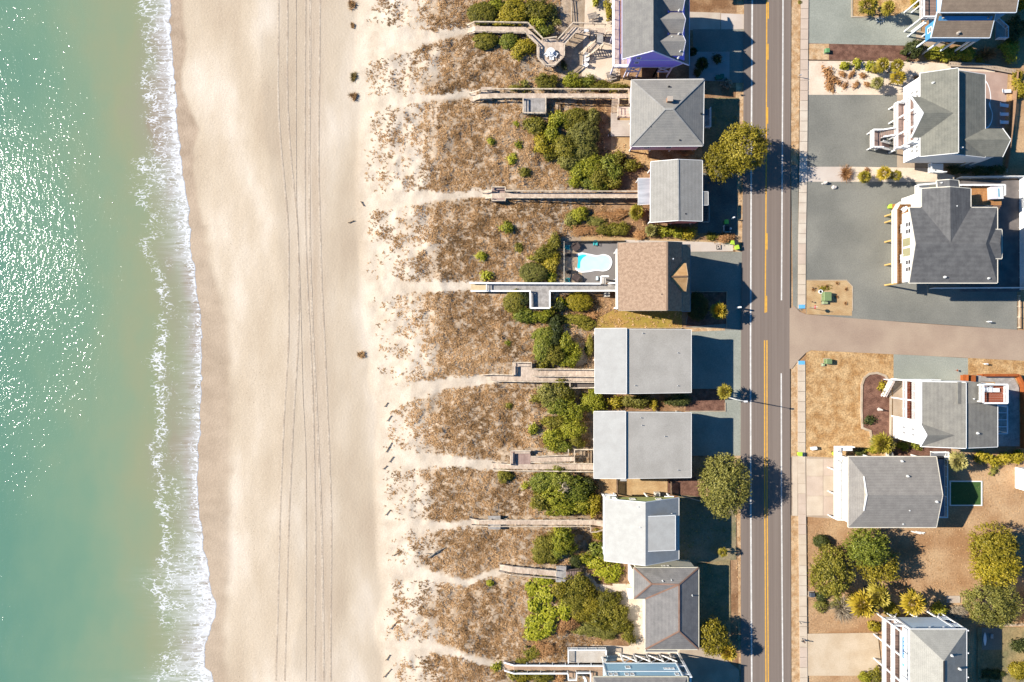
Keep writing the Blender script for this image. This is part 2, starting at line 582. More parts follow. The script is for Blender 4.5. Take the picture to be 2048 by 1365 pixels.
# ---- sea
def sea_material():
    m = bpy.data.materials.new('sea_water')
    m.use_nodes = True
    n, l = m.node_tree.nodes, m.node_tree.links
    b = n['Principled BSDF']
    geo = n.new('ShaderNodeNewGeometry')
    def vecmap(st, loc=(0, 0, 0), rot=0.0):
        mp = n.new('ShaderNodeMapping'); mp.inputs['Scale'].default_value = st; mp.inputs['Location'].default_value = loc
        mp.inputs['Rotation'].default_value = (0, 0, rot)
        l.new(geo.outputs['Position'], mp.inputs[0]); return mp.outputs[0]
    def noise(scale, st=(1, 1, 1), det=5, rot=0.0):
        t = n.new('ShaderNodeTexNoise'); t.inputs['Scale'].default_value = scale; t.inputs['Detail'].default_value = det
        l.new(vecmap(st, rot=rot), t.inputs['Vector']); return t
    def math_(op, a, c, d=None):
        x = n.new('ShaderNodeMath'); x.operation = op
        for i, v in enumerate((a, c, d)):
            if v is None: continue
            if isinstance(v, (int, float)): x.inputs[i].default_value = v
            else: l.new(v, x.inputs[i])
        return x.outputs[0]
    def attr(k):
        a = n.new('ShaderNodeAttribute'); a.attribute_name = k; return a.outputs['Fac']
    # water colour by distance from the shore, clouded by stirred-up sand
    d = attr('dshore')
    big = noise(0.055, (1.0, 0.6, 1), 4).outputs[0]
    sub = noise(0.28, (1.0, 0.5, 1), 6).outputs[0]
    dd = math_('ADD', math_('MULTIPLY_ADD', big, 24.0, -12.0), d)
    dd = math_('ADD', dd, math_('MULTIPLY_ADD', sub, 11.0, -5.5))
    r = n.new('ShaderNodeValToRGB')
    stops = [(0.0, (0.25, 0.205, 0.15)), (0.1, (0.24, 0.24, 0.16)), (0.22, (0.23, 0.25, 0.15)), (0.45, (0.185, 0.25, 0.16)), (0.66, (0.142, 0.236, 0.158)), (0.98, (0.102, 0.208, 0.15))]
    e = r.color_ramp.elements
    while len(e) < len(stops): e.new(0.5)
    for i, (p, c) in enumerate(stops):
        e[i].position = p; e[i].color = (*c, 1)
    l.new(math_('DIVIDE', dd, 42.0), r.inputs[0])
    # foam lace
    wob = noise(0.9, (1, 1, 1), 4)
    va = n.new('ShaderNodeVectorMath'); va.operation = 'MULTIPLY_ADD'
    l.new(wob.outputs['Color'], va.inputs[0]); va.inputs[1].default_value = (2.2, 1.6, 0); l.new(vecmap((0.62, 1.0, 1)), va.inputs[2])
    vo = n.new('ShaderNodeTexVoronoi'); vo.feature = 'DISTANCE_TO_EDGE'; vo.inputs['Scale'].default_value = 0.95
    l.new(va.outputs[0], vo.inputs['Vector'])
    vb = n.new('ShaderNodeVectorMath'); vb.operation = 'MULTIPLY_ADD'
    l.new(wob.outputs['Color'], vb.inputs[0]); vb.inputs[1].default_value = (0.9, 0.9, 0); l.new(vecmap((0.45, 1.0, 1)), vb.inputs[2])
    vo2 = n.new('ShaderNodeTexVoronoi'); vo2.feature = 'DISTANCE_TO_EDGE'; vo2.inputs['Scale'].default_value = 2.6
    l.new(vb.outputs[0], vo2.inputs['Vector'])
    l1 = math_('SUBTRACT', 1.0, math_('MULTIPLY', vo.outputs['Distance'], 5.2))
    l2 = math_('SUBTRACT', 1.0, math_('MULTIPLY', vo2.outputs['Distance'], 4.6))
    lace = math_('ADD', math_('MULTIPLY', math_('MAXIMUM', l1, -0.3), 0.5), math_('MULTIPLY', math_('MAXIMUM', l2, -0.3), 0.45))
    fn = noise(3.0, (0.6, 1, 1), 5).outputs[0]
    lace = math_('ADD', lace, math_('MULTIPLY_ADD', fn, 0.9, -0.45))
    pn = noise(0.32, (1, 1, 1), 3).outputs[0]
    A = math_('ADD', attr('foam'), math_('MULTIPLY', math_('MULTIPLY_ADD', pn, 1.3, -0.65), attr('foampatch')))
    val = math_('ADD', A, math_('MULTIPLY_ADD', lace, 0.85, -0.95))
    fm = n.new('ShaderNodeMapRange'); fm.interpolation_type = 'SMOOTHSTEP'
    fm.inputs['From Min'].default_value = 0.0; fm.inputs['From Max'].default_value = 0.42
    l.new(val, fm.inputs[0])
    stk = noise(1.6, (0.16, 1.5, 1), 5).outputs[0]
    veil = math_('MULTIPLY', attr('veil'), math_('MULTIPLY_ADD', stk, 2.6, -0.75))
    veil = math_('MAXIMUM', math_('MINIMUM', veil, 0.8), 0.0)
    mx = n.new('ShaderNodeMix'); mx.data_type = 'RGBA'
    l.new(math_('MAXIMUM', math_('MULTIPLY', fm.outputs[0], 0.96), veil), mx.inputs[0]); l.new(r.outputs[0], mx.inputs[6]); mx.inputs[7].default_value = (0.60, 0.61, 0.63, 1)
    n.remove(b)
    df = n.new('ShaderNodeBsdfDiffuse'); l.new(mx.outputs[2], df.inputs['Color'])
    gl = n.new('ShaderNodeBsdfGlossy'); gl.inputs['Roughness'].default_value = 0.115
    fr = n.new('ShaderNodeFresnel'); fr.inputs['IOR'].default_value = 1.33
    inv = math_('SUBTRACT', 1.0, fm.outputs[0])
    ms = n.new('ShaderNodeMixShader'); l.new(math_('MULTIPLY', fr.outputs[0], inv), ms.inputs[0])
    l.new(df.outputs[0], ms.inputs[1]); l.new(gl.outputs[0], ms.inputs[2])
    l.new(ms.outputs[0], n['Material Output'].inputs[0])
    # wind ripples, calmer towards the shore
    calm = n.new('ShaderNodeMapRange'); calm.inputs['From Min'].default_value = 10; calm.inputs['From Max'].default_value = 42
    calm.inputs['To Min'].default_value = 0.3; calm.inputs['To Max'].default_value = 0.86
    l.new(d, calm.inputs[0])
    w1 = noise(1.15, (1, 0.6, 1), 2, 0.5).outputs[0]
    w2 = noise(3.8, (1, 0.75, 1), 1, -0.4).outputs[0]
    gust = noise(0.06, (1.2, 1, 1), 5, 0.5).outputs[0]
    hgt = math_('ADD', math_('MULTIPLY', w1, 0.36), math_('MULTIPLY', w2, 0.19))
    hgt = math_('MULTIPLY', hgt, math_('MULTIPLY', calm.outputs[0], math_('MULTIPLY_ADD', gust, 1.6, 0.06)))
    bp = n.new('ShaderNodeBump'); bp.inputs['Distance'].default_value = 0.62
    l.new(hgt, bp.inputs['Height']); l.new(bp.outputs[0], gl.inputs['Normal']); l.new(bp.outputs[0], fr.inputs['Normal'])
    return m

ys = np.concatenate([[-2500, -500, -120], np.linspace(-76, 76, 459), [120, 500, 2500]])
us = np.concatenate([[0, 0.08], np.linspace(0.25, 16, 64), np.linspace(16.6, 45, 40), [60, 90, 160, 500, 2600]])
U, Y = np.meshgrid(us, ys)
X = shore(Y) + 0.35 - U
so = shore(Y) - outer(Y)
f = np.clip(U / so, 0, 3)           # 0 at the edge of the wash, 1 at the seaward foam line
PY = 682.5 - Y * 10 / KZ
I = lambda xs_, v: np.interp(PY, xs_, v)
edge_w = I([0, 250, 480, 560, 800, 1050, 1150, 1330, 1365], [0.36, 0.36, 0.32, 0.26, 0.24, 0.28, 0.5, 0.46, 0.6])
inner = np.exp(-(f / edge_w) ** 2) * I([0, 250, 480, 560, 1000, 1150, 1365], [1.0, 1.05, 0.95, 0.78, 0.8, 1.0, 1.0])
mid = I([0, 250, 420, 500, 900, 1050, 1150, 1365], [0.62, 0.62, 0.54, 0.32, 0.33, 0.46, 0.58, 0.5]) * (1 - sstep(0.75, 1.0, f))
strip = np.exp(-((f - 0.84) / 0.2) ** 2) * I([0, 300, 420, 560, 740, 1000, 1365], [0.58, 0.6, 0.56, 0.66, 0.72, 0.64, 0.6])
beyond = 0.2 * (1 - sstep(1.0, 1.6, f))
foam = np.maximum(np.maximum(inner, mid), np.maximum(strip, beyond))
lip = np.exp(-(U / 0.5) ** 2) * 1.15
veil = np.exp(-(f / (edge_w * 1.25)) ** 2) * I([0, 300, 480, 560, 1000, 1120, 1365], [0.95, 1.0, 0.8, 0.62, 0.66, 0.95, 1.0])
foam = np.maximum(foam, lip)
Zs = SEA_Z + 0.035 + 0.015 * np.exp(-(U / 0.6) ** 2) - 0.05 * (U <= 0)
SEA = grid_mesh('sea', X[:, ::-1], Y[:, ::-1], Zs[:, ::-1], sea_material(), {
    'foam': foam[:, ::-1], 'dshore': U[:, ::-1], 'veil': veil[:, ::-1], 'foampatch': (np.exp(-((f - 0.8) / 0.45) ** 2))[:, ::-1]})
tag(SEA, 'green sea with lacy foam washing up the beach', kind='structure')

# ---- tyre tracks pressed into the beach
track_m = mat('pressed_sand', (0.48, 0.40, 0.31), (0.385, 0.305, 0.228), scale=0.35, fine=0.2, fscale=2.5)
def track(pts, w=0.42, name='tyre_track'):
    ys_ = np.arange(-2, 1368, 7.0)
    xs_ = np.interp(ys_, [p[1] for p in pts], [p[0] for p in pts])
    xs_ = np.convolve(np.pad(xs_, 6, mode='edge'), np.ones(13) / 13, 'valid')
    Q = []
    for i in range(len(ys_)):
        y = (682.5 - ys_[i]) / 10; x = (xs_[i] - 1024) / 10
        zb = float(T(x, y)) + 0.012
        w2 = w * (0.85 + 0.3 * random.random())
        Q.append([(x - w2, y, zb), (x - w2 * 0.55, y, zb + 0.03), (x - w2 * 0.3, y, zb + 0.006), (x + w2 * 0.3, y, zb + 0.006), (x + w2 * 0.55, y, zb + 0.03), (x + w2, y, zb)])
    mb = MB()
    for a in Q: mb.v += a
    for i in range(len(Q) - 1):
        for k in range(5):
            mb.f.append((i * 6 + k, i * 6 + k + 1, i * 6 + 7 + k, i * 6 + 6 + k))
    o = mb.build(name, track_m)
    o['kind'] = 'structure'
    return o
random.seed(3)
t1 = [(557, 0), (556, 200), (559, 260), (566, 340), (577, 450), (578, 560), (577, 700), (568, 833), (560, 1033), (551, 1365)]
t2 = [(575, 0), (574, 180), (577, 250), (583, 333), (596, 450), (598, 590), (596, 700), (587, 833), (578, 1033), (569, 1365)]
t3 = [(620, 0), (620, 130), (618, 330), (620, 520), (627, 700), (631, 770), (638, 930), (643, 1033), (648, 1365)]
t4 = [(640, 0), (637, 333), (643, 560), (650, 700), (657, 860), (663, 1033), (661, 1365)]
t5 = [(611, 0), (610, 220), (610, 420), (614, 560), (622, 700), (626, 800), (631, 1033), (630, 1365)]
t6 = [(592, 0), (592, 260), (593, 420), (600, 560), (606, 800), (612, 900), (613, 1033), (612, 1365)]
for t, w in ((t1, 0.17), (t2, 0.17), (t3, 0.22), (t4, 0.17), (t5, 0.15), (t6, 0.1)):
    track(t, w)

# ============================================================ ROAD, SIDEWALK, YARDS
asphalt = mat('asphalt', lin(168, 152, 140), lin(156, 140, 129), scale=0.35, fine=0.05, stretch=(6, 0.05, 1), bump=0.01, bscale=12)
asphalt.node_tree.nodes['Principled BSDF'].inputs['Base Color']
for _m, k in ((asphalt, 0.49),):
    for nd in _m.node_tree.nodes:
        if nd.type == 'VALTORGB':
            for e in nd.color_ramp.elements:
                e.color = (e.color[0] * k, e.color[1] * k, e.color[2] * k, 1)
def half(c, k=0.52): return tuple(x * k for x in c)
street_m = mat('worn_street_asphalt', half(lin(215, 190, 165)), half(lin(198, 172, 150)), scale=0.15, fine=0.07, fscale=4, bump=0.01)
conc = mat('concrete', half(lin(240, 225, 205)), half(lin(225, 205, 185)), scale=0.4, fine=0.05, fscale=6)
conc2 = mat('concrete_old', half(lin(226, 205, 180)), half(lin(205, 182, 158)), scale=0.3, fine=0.06, fscale=6)
concw = mat('pale_concrete', half(lin(250, 236, 222)), half(lin(240, 222, 206)), scale=0.3, fine=0.04, fscale=6)
gravel = mat('blue_grey_gravel', half(lin(176, 173, 160)), half(lin(156, 154, 143)), scale=0.12, detail=9, fine=0.13, fscale=4.5, bump=0.03, bscale=8)
gravel2 = mat('pale_green_gravel', half(lin(194, 196, 182)), half(lin(174, 177, 164)), scale=0.12, detail=9, fine=0.13, fscale=4.5, bump=0.03, bscale=8)
graveld = mat('dark_gravel', half(lin(168, 166, 155)), half(lin(148, 147, 138)), scale=0.12, detail=9, fine=0.13, fscale=4.5, bump=0.03, bscale=8)
wsand = mat('white_yard_sand', half(lin(255, 236, 212), 0.62), half(lin(246, 222, 196), 0.6), scale=0.35, fine=0.07, fscale=4, bump=0.03)
tansand = mat('tan_sand', half(lin(235, 200, 150)), half(lin(215, 175, 125)), scale=0.5, fine=0.15, fscale=5, bump=0.03)
drygrass = mat('dry_lawn', half(lin(236, 196, 142), 0.54), half(lin(202, 154, 98)), scale=0.55, detail=10, fine=0.34, fscale=3.5, bump=0.05, bscale=5)
dirt = mat('bare_brown_yard', half(lin(228, 190, 146), 0.54), half(lin(198, 152, 108)), scale=0.16, fine=0.2, detail=8, fscale=3, bump=0.04)
verge_m = mat('straw_verge', half(lin(240, 206, 164), 0.56), half(lin(212, 168, 120), 0.54), scale=0.9, fine=0.22, fscale=4, bump=0.04)
mulch = mat('red_mulch', half(lin(160, 118, 98)), half(lin(125, 88, 72)), scale=0.9, fine=0.3, fscale=5, bump=0.06, bscale=6)
lawn = mat('yellow_green_lawn', half(lin(190, 165, 75)), half(lin(212, 168, 95)), scale=0.35, fine=0.2, fscale=4, bump=0.05)
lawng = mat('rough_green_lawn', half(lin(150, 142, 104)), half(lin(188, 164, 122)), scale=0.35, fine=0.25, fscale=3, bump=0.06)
turf = mat('artificial_turf', (0.05, 0.10, 0.025), (0.04, 0.085, 0.02), scale=2, fine=0.1)
pavep = mat('pink_patio', half(lin(222, 190, 172)), half(lin(208, 175, 158)), scale=0.5, fine=0.05)
pooldk = mat('grey_pool_deck', half(lin(168, 160, 155)), half(lin(155, 148, 143)), scale=0.2, fine=0.05)
paintw = mat('white_road_paint', (0.62, 0.6, 0.56), (0.5, 0.48, 0.45), scale=1.5, fine=0.15, fscale=8)
painty = mat('yellow_road_paint', (0.68, 0.36, 0.045), (0.56, 0.30, 0.045), scale=1.5, fine=0.15, fscale=8)
kerbm = mat('timber_edging', half(lin(235, 215, 190)), half(lin(215, 190, 160)))

def rect(x0, y0, x1, y1): return [(x0, y0), (x1, y0), (x1, y1), (x0, y1)]
# broad base soils either side of the road
sheet('west_yards', [(1190, -400), (1490, -400), (1490, 1800), (1190, 1800)], mat('mixed_yard_soil', half(lin(205, 165, 125)), half(lin(160, 118, 82)), scale=0.35, fine=0.25, fscale=3, bump=0.05))
sheet('east_yards', [(1580, -400), (2600, -400), (2600, 1800), (1580, 1800)], dirt)
# west side of the road
WEST = [
    ('sand_patio', [(1095, -60), (1240, -60), (1240, 150), (1225, 165), (1150, 150), (1118, 140), (1128, 118), (1120, 95), (1140, 62), (1145, 40), (1118, 20)], wsand),
    ('straw_verge', [(1474, -60), (1490, -60), (1488, 700), (1490, 1400), (1478, 1400), (1476, 1100), (1470, 980), (1472, 640), (1470, 400)], verge_m),
    ('sandy_yard', [(1224, 150), (1262, 160), (1262, 330), (1300, 330), (1300, 345), (1222, 300)], tansand),
    ('dry_yard', [(1262, 290), (1405, 290), (1405, 330), (1300, 340), (1262, 320)], drygrass),
    ('concrete_driveway', [(1378, 24), (1441, 26), (1441, 61), (1378, 61)], conc),
    ('concrete_driveway', [(1442, 27), (1489, 29), (1489, 58), (1442, 61)], concw),
    ('gravel_driveway', [(1386, 59), (1489, 59), (1489, 105), (1386, 105)], gravel),
    ('gravel_driveway', rect(1459, 105, 1489, 166), gravel),
    ('concrete_pad', [(1378, 104), (1459, 104), (1459, 164), (1378, 160)], mat('pad_concrete', half(lin(205, 200, 195)), half(lin(190, 185, 182)), fine=0.06)),
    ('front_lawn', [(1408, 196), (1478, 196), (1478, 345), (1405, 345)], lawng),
    ('gravel_yard', [(1404, 346), (1474, 346), (1474, 468), (1395, 466)], mat('grey_green_gravel', half(lin(140, 142, 132)), half(lin(120, 122, 114)), scale=0.3, fine=0.2, fscale=4, bump=0.03)),
    ('sand_path', [(1195, 473), (1300, 478), (1390, 480), (1482, 484), (1482, 500), (1380, 504), (1235, 492), (1122, 484), (1122, 476)], tansand),
    ('concrete_walk', [(1250, 480), (1400, 484), (1466, 487), (1466, 503), (1372, 504), (1250, 488)], concw),
    ('gravel_driveway', [(1378, 504), (1485, 504), (1486, 662), (1372, 660), (1372, 640), (1378, 620)], gravel),
    ('pool_deck', [(1128, 486), (1238, 486), (1238, 566), (1128, 566)], pooldk),
    ('side_lawn', [(1228, 620), (1364, 620), (1364, 658), (1190, 658), (1196, 636)], lawn),
    ('mulch_bed', [(1384, 584), (1453, 584), (1453, 648), (1372, 654)], mulch),
    ('straw_strip', [(1362, 655), (1450, 657), (1450, 664), (1362, 663)], verge_m),
    ('gravel_driveway', [(1380, 664), (1484, 660), (1484, 801), (1449, 801), (1449, 778), (1380, 778)], gravel2),
    ('mulch_bed', [(1385, 779), (1450, 779), (1450, 822), (1370, 822)], mulch),
    ('gravel_driveway', [(1380, 822), (1450, 822), (1450, 800), (1484, 800), (1484, 912), (1380, 912)], gravel2),
    ('sand_side_yard', [(1195, 955), (1335, 955), (1335, 992), (1195, 992)], tansand),
    ('mulch_bed', [(1336, 955), (1392, 955), (1400, 1000), (1336, 985)], mulch),
    ('front_lawn', [(1356, 990), (1472, 1000), (1472, 1120), (1356, 1130)], mat('patchy_lawn', half(lin(186, 166, 132)), half(lin(150, 145, 110)), scale=0.25, fine=0.2, fscale=3, bump=0.05)),
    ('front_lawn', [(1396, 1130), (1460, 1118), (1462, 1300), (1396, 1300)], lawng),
    ('sand_yard', [(1225, 1168), (1292, 1168), (1292, 1320), (1200, 1320), (1262, 1290), (1250, 1230), (1230, 1205)], wsand),
    ('sand_path', [(1158, 1141), (1172, 1142), (1195, 1168), (1225, 1172), (1262, 1176), (1262, 1200), (1232, 1200), (1200, 1186), (1168, 1160)], wsand),
    ('sand_strip', [(1180, 1290), (1392, 1298), (1392, 1316), (1180, 1322)], wsand),
    ('shell_driveway', [(1360, 1300), (1420, 1296), (1478, 1340), (1482, 1400), (1330, 1400)], conc2),
]
for nm, pts, m in WEST:
    sheet(nm, pts, m)
# east side
EAST = [
    ('straw_verge', [(1580, -60), (1602, -60), (1597, 330), (1582, 330)], verge_m),
    ('gravel_verge', [(1582, 331), (1597, 331), (1596, 600), (1604, 622), (1586, 616)], gravel),
    ('straw_verge', [(1582, 735), (1597, 722), (1597, 915), (1582, 915)], verge_m),
    ('straw_verge', [(1582, 1031), (1598, 1031), (1601, 1420), (1582, 1420)], verge_m),
    ('gravel_driveway', [(1616, -60), (1845, -60), (1842, 60), (1832, 92), (1616, 87)], gravel2),
    ('planting_bed', [(1703, -60), (1836, -60), (1828, 12), (1790, 32), (1703, 35)], drygrass),
    ('mulch_strip', [(1615, 87), (1820, 92), (1830, 122), (1615, 120)], mulch),
    ('straw_patch', [(1615, 88), (1658, 88), (1658, 120), (1615, 119)], verge_m),
    ('concrete_patio', [(1832, 60), (1890, 78), (1890, 96), (1832, 93)], conc2),
    ('white_sand_yard', [(1615, 122), (1850, 124), (1990, 136), (1990, 160), (1860, 200), (1614, 190)], wsand),
    ('gravel_driveway', [(1614, 190), (1796, 190), (1796, 335), (1612, 335)], graveld),
    ('concrete_apron', [(1794, 190), (1850, 190), (1880, 335), (1794, 335)], conc2),
    ('pink_patio', [(1930, 142), (2016, 146), (2016, 345), (1930, 345)], pavep),
    ('side_yard', [(2016, 146), (2028, 148), (2012, 345), (2004, 345)], drygrass),
    ('concrete_strip', [(1612, 334), (1700, 334), (1700, 364), (1612, 364)], concw),
    ('sand_strip', [(1700, 334), (1850, 336), (1910, 352), (1910, 366), (1700, 364)], wsand),
    ('gravel_driveway', [(1612, 364), (1920, 364), (1920, 560), (2034, 580), (2034, 660), (1700, 637), (1612, 628)], graveld),
    ('paved_pool_yard', [(1920, 362), (2040, 360), (2042, 584), (1920, 584)], mat('grey_pavers', half(lin(150, 140, 135)), half(lin(130, 122, 118)), fine=0.08)),
    ('sand_bed', [(1613, 561), (1692, 561), (1704, 574), (1704, 632), (1613, 629)], tansand),
    ('dry_lawn', [(1612, 703), (1625, 701), (1787, 708), (1787, 912), (1676, 916), (1612, 916)], drygrass),
    ('gravel_driveway', [(1787, 708), (1936, 717), (1936, 764), (1787, 764)], gravel2),
    ('dry_lawn', [(1936, 716), (2100, 722), (2100, 775), (1936, 760)], drygrass),
    ('mulch_bed', [(1722, 770), (1727, 755), (1737, 747), (1752, 746), (1770, 752), (1778, 766), (1780, 800), (1779, 872), (1760, 884), (1742, 884), (1738, 862), (1724, 856), (1721, 820)], mulch),
    ('wood_chip_bed', [(1786, 760), (1815, 760), (1815, 850), (1786, 850)], conc2),
    ('planting_bed', [(1780, 895), (1900, 895), (1900, 916), (1780, 914)], mulch),
    ('concrete_driveway', [(1583, 912), (1676, 916), (1700, 920), (1700, 1040), (1583, 1032)], conc2),
    ('sand_driveway', [(1608, 1268), (1755, 1266), (1765, 1352), (1610, 1352)], mat('pale_sand_drive', half(lin(242, 220, 190), 0.56), half(lin(228, 203, 170), 0.56), scale=0.3, fine=0.08, fscale=4)),
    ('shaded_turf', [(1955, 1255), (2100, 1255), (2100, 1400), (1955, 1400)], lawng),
    ('paved_pad', [(1964, 1256), (2004, 1256), (2004, 1300), (1964, 1300)], graveld),
]
for nm, pts, m in EAST:
    sheet(nm, pts, m)

# road itself
road = sheet('road', [(1486, -3000), (1583, -3000), (1582, 0), (1581, 330), (1580, 680), (1581, 1040), (1582, 1365), (1582, 4000), (1484, 4000), (1482, 1365), (1481, 1000), (1482, 680), (1486, 330), (1488, 0)], asphalt)
tag(road, 'two lane asphalt road running the height of the picture')
side = sheet('side_street', [(1579, 618), (1588, 612), (1600, 624), (1612, 629), (1704, 637), (1850, 648), (2048, 661), (2700, 700), (2700, 765), (2048, 722), (1850, 712), (1640, 702), (1622, 701), (1612, 706), (1596, 722), (1584, 738), (1579, 738)], street_m)
tag(side, 'worn pinkish side street joining the main road')
ZN[0] += 0.004
zl = ZN[0]
def line(pts, w, m, name):
    out = [(x - w / 2, y) for x, y in pts] + [(x + w / 2, y) for x, y in reversed(pts)]
    return sheet(name, out, m, z=zl, parent=road)
LW = [(1504.5, -400), (1504.5, 0), (1502.5, 330), (1501, 680), (1501.5, 1000), (1503.5, 1365), (1505, 1800)]
line(LW, 3.0, paintw, 'edge_line')
line([(1566, -400), (1566, 0), (1565.5, 150), (1564.5, 330), (1563, 601)], 2.6, paintw, 'edge_line')
line([(1562.5, 747), (1563, 1000), (1565.5, 1365), (1567, 1800)], 2.6, paintw, 'edge_line')
line([(1533.5, -400), (1533.5, 0), (1532.5, 330), (1530.5, 600), (1530.2, 626)], 2.4, painty, 'centre_line')
for y0, y1 in ((-105, -72), (5, 38), (88, 120), (215, 248), (467, 500), (592, 625)):
    c = 1536.5 - 0.0055 * max(0, y0)
    line([(c, y0), (c, y1)], 2.2, painty, 'centre_dash')
for dx in (-2.4, 2.4):
    line([(1531.5 + dx, 681), (1531.8 + dx, 1000), (1534.3 + dx, 1365), (1536 + dx, 1800)], 2.3, painty, 'centre_line')
ZN[0] += 0.004

# sidewalk: slabs laid one after the other
walk = empty('sidewalk', P(1603, 680, 0))
walk['kind'] = 'structure'
walk['label'] = 'concrete sidewalk of square slabs along the far side of the road'
slab_ms = [mat('slab_%s' % k, half(lin(*c), 0.6), half(lin(*d), 0.6), scale=0.5, fine=0.05, fscale=6) for k, c, d in
           (('cream', (240, 226, 206), (228, 210, 190)), ('sand', (238, 220, 196), (228, 208, 184)), ('pink', (232, 210, 190), (222, 200, 180)), ('white', (248, 236, 222), (238, 222, 206)))]
random.seed(11)
zs = ZN[0]
def wx(y): return float(np.interp(y, [0, 312, 500, 730, 930, 1040, 1365], [1600.5, 1598, 1595, 1594, 1594.3, 1595.5, 1598.5]))
y = -42.0
run = 0; mi = 0
while y < 1400:
    if 614 <= y < 722:
        y = 722.0
        continue
    y1 = y + 20.4
    if 600 < y < 622: y1 = 618
    if run <= 0:
        mi = random.choice((0, 0, 1, 2, 3) if y < 700 else (1, 1, 2, 0)); run = random.randint(2, 6)
    run -= 1
    a, b = P(wx(y), y), P(wx(y1), y1)
    w = 1.52
    mb = MB()
    dz = random.uniform(0, 0.012)
    mb.extr([(a.x, a.y - 0.03, zs), (a.x + w, a.y - 0.03, zs), (b.x + w, b.y + 0.03, zs), (b.x, b.y + 0.03, zs)], (0, 0, 0.07 + dz))
    mb.build('slab', slab_ms[mi], walk)
    y = y1
blue_m = mat('blue_tactile_paint', (0.12, 0.38, 0.62), (0.10, 0.34, 0.56), fine=0.06)
for yy in (613.5, 725.5):
    a = P(wx(yy) + 1.5, yy - 3.5)
    MB().box(a.x, a.y, zs + 0.084, a.x + 1.25, a.y - 0.75, zs + 0.1).build('tactile_panel', blue_m, walk)
ZN[0] += 0.004
# concrete slabs of the driveway by the grey hip roof (faint joints)
cd = empty('slab_driveway', P(1640, 970, 0)); cd['kind'] = 'structure'; cd['label'] = 'pale concrete driveway of large slabs crossing the sidewalk'
cuts_x = [1612, 1645, 1674]; cuts_y = [917, 952, 992, 1031]
for i in range(2):
    for j in range(3):
        a, b = P(cuts_x[i] + 0.3, cuts_y[j] + 0.3), P(cuts_x[i + 1] - 0.3, cuts_y[j + 1] - 0.3)
        MB().box(a.x, a.y, ZN[0], b.x, b.y, ZN[0] + 0.03).build('slab', slab_ms[(1, 2, 1, 2, 1, 2)[i * 3 + j]], cd)
a, b = P(1584, 913), P(1594, 1031)
MB().box(a.x, a.y, ZN[0], b.x, b.y, ZN[0] + 0.03).build('slab', slab_ms[1], cd)

# edgings
def edging(name, pts, label, w=0.18, h=0.12, m=kerbm, cat='edging', group=None, close=False):
    mb = MB()
    q = [P(*p) for p in pts]
    if close: q.append(q[0])
    for i, (a, b) in enumerate(zip(q[:-1], q[1:])):
        d = (b - a).normalized() * (w / 2 * 0.9)
        mb.bar(a - d * (i % 2) + Vector((0, 0, h / 2 + 0.06 + 0.002 * (i % 2))), b + d * (i % 2) + Vector((0, 0, h / 2 + 0.06 + 0.002 * (i % 2))), w, h)
    return based(name, mb, m, label, cat, group)
edging('bed_edging', [(1743, 884), (1739, 862), (1723, 856), (1721, 820), (1722, 770), (1727, 756), (1737, 748), (1752, 746), (1769, 752), (1778, 766), (1780, 800), (1779, 872)], 'curved pale concrete edging round the mulch bed on the dry lawn', 0.42, 0.32, kerbm)
edging('bed_edging', [(1703, -20), (1703, 35), (1768, 36)], 'straight pale edging round the palm bed at the top', 0.25, 0.2)
edging('bed_edging', [(1613, 561), (1692, 561), (1704, 574), (1704, 622)], 'timber edging round the sand bed with the green utility box', 0.14, 0.2)
edging('bed_edging', [(1372, 584), (1453, 584), (1453, 657)], 'thin edging round the shaded bed beside the yellow palm', 0.12, 0.18)
edging('bed_edging', [(1370, 823), (1450, 823), (1450, 806)], 'thin edging of the mulch bed between the two long grey roofs', 0.12, 0.18)
edging('bed_edging', [(1616, 121), (1820, 122)], 'dark edging between mulch strip and white sand yard', 0.1, 0.12, POSTD)
# ============================================================ HOUSES
def shingle(name, c, d=None, k=0.5):
    return mat(name, half(lin(*c), k), half(lin(*(d or tuple(x * 0.93 for x in c))), k), scale=0.8, rough=0.9, spec=0.1, fine=0.10, fscale=5.5, bump=0.03, bscale=9, courses=0.05)
def siding(name, c, d=None):
    return mat(name, c, d or tuple(x * 0.93 for x in c), scale=1.0, fine=0.04, stretch=(0.4, 0.4, 5))

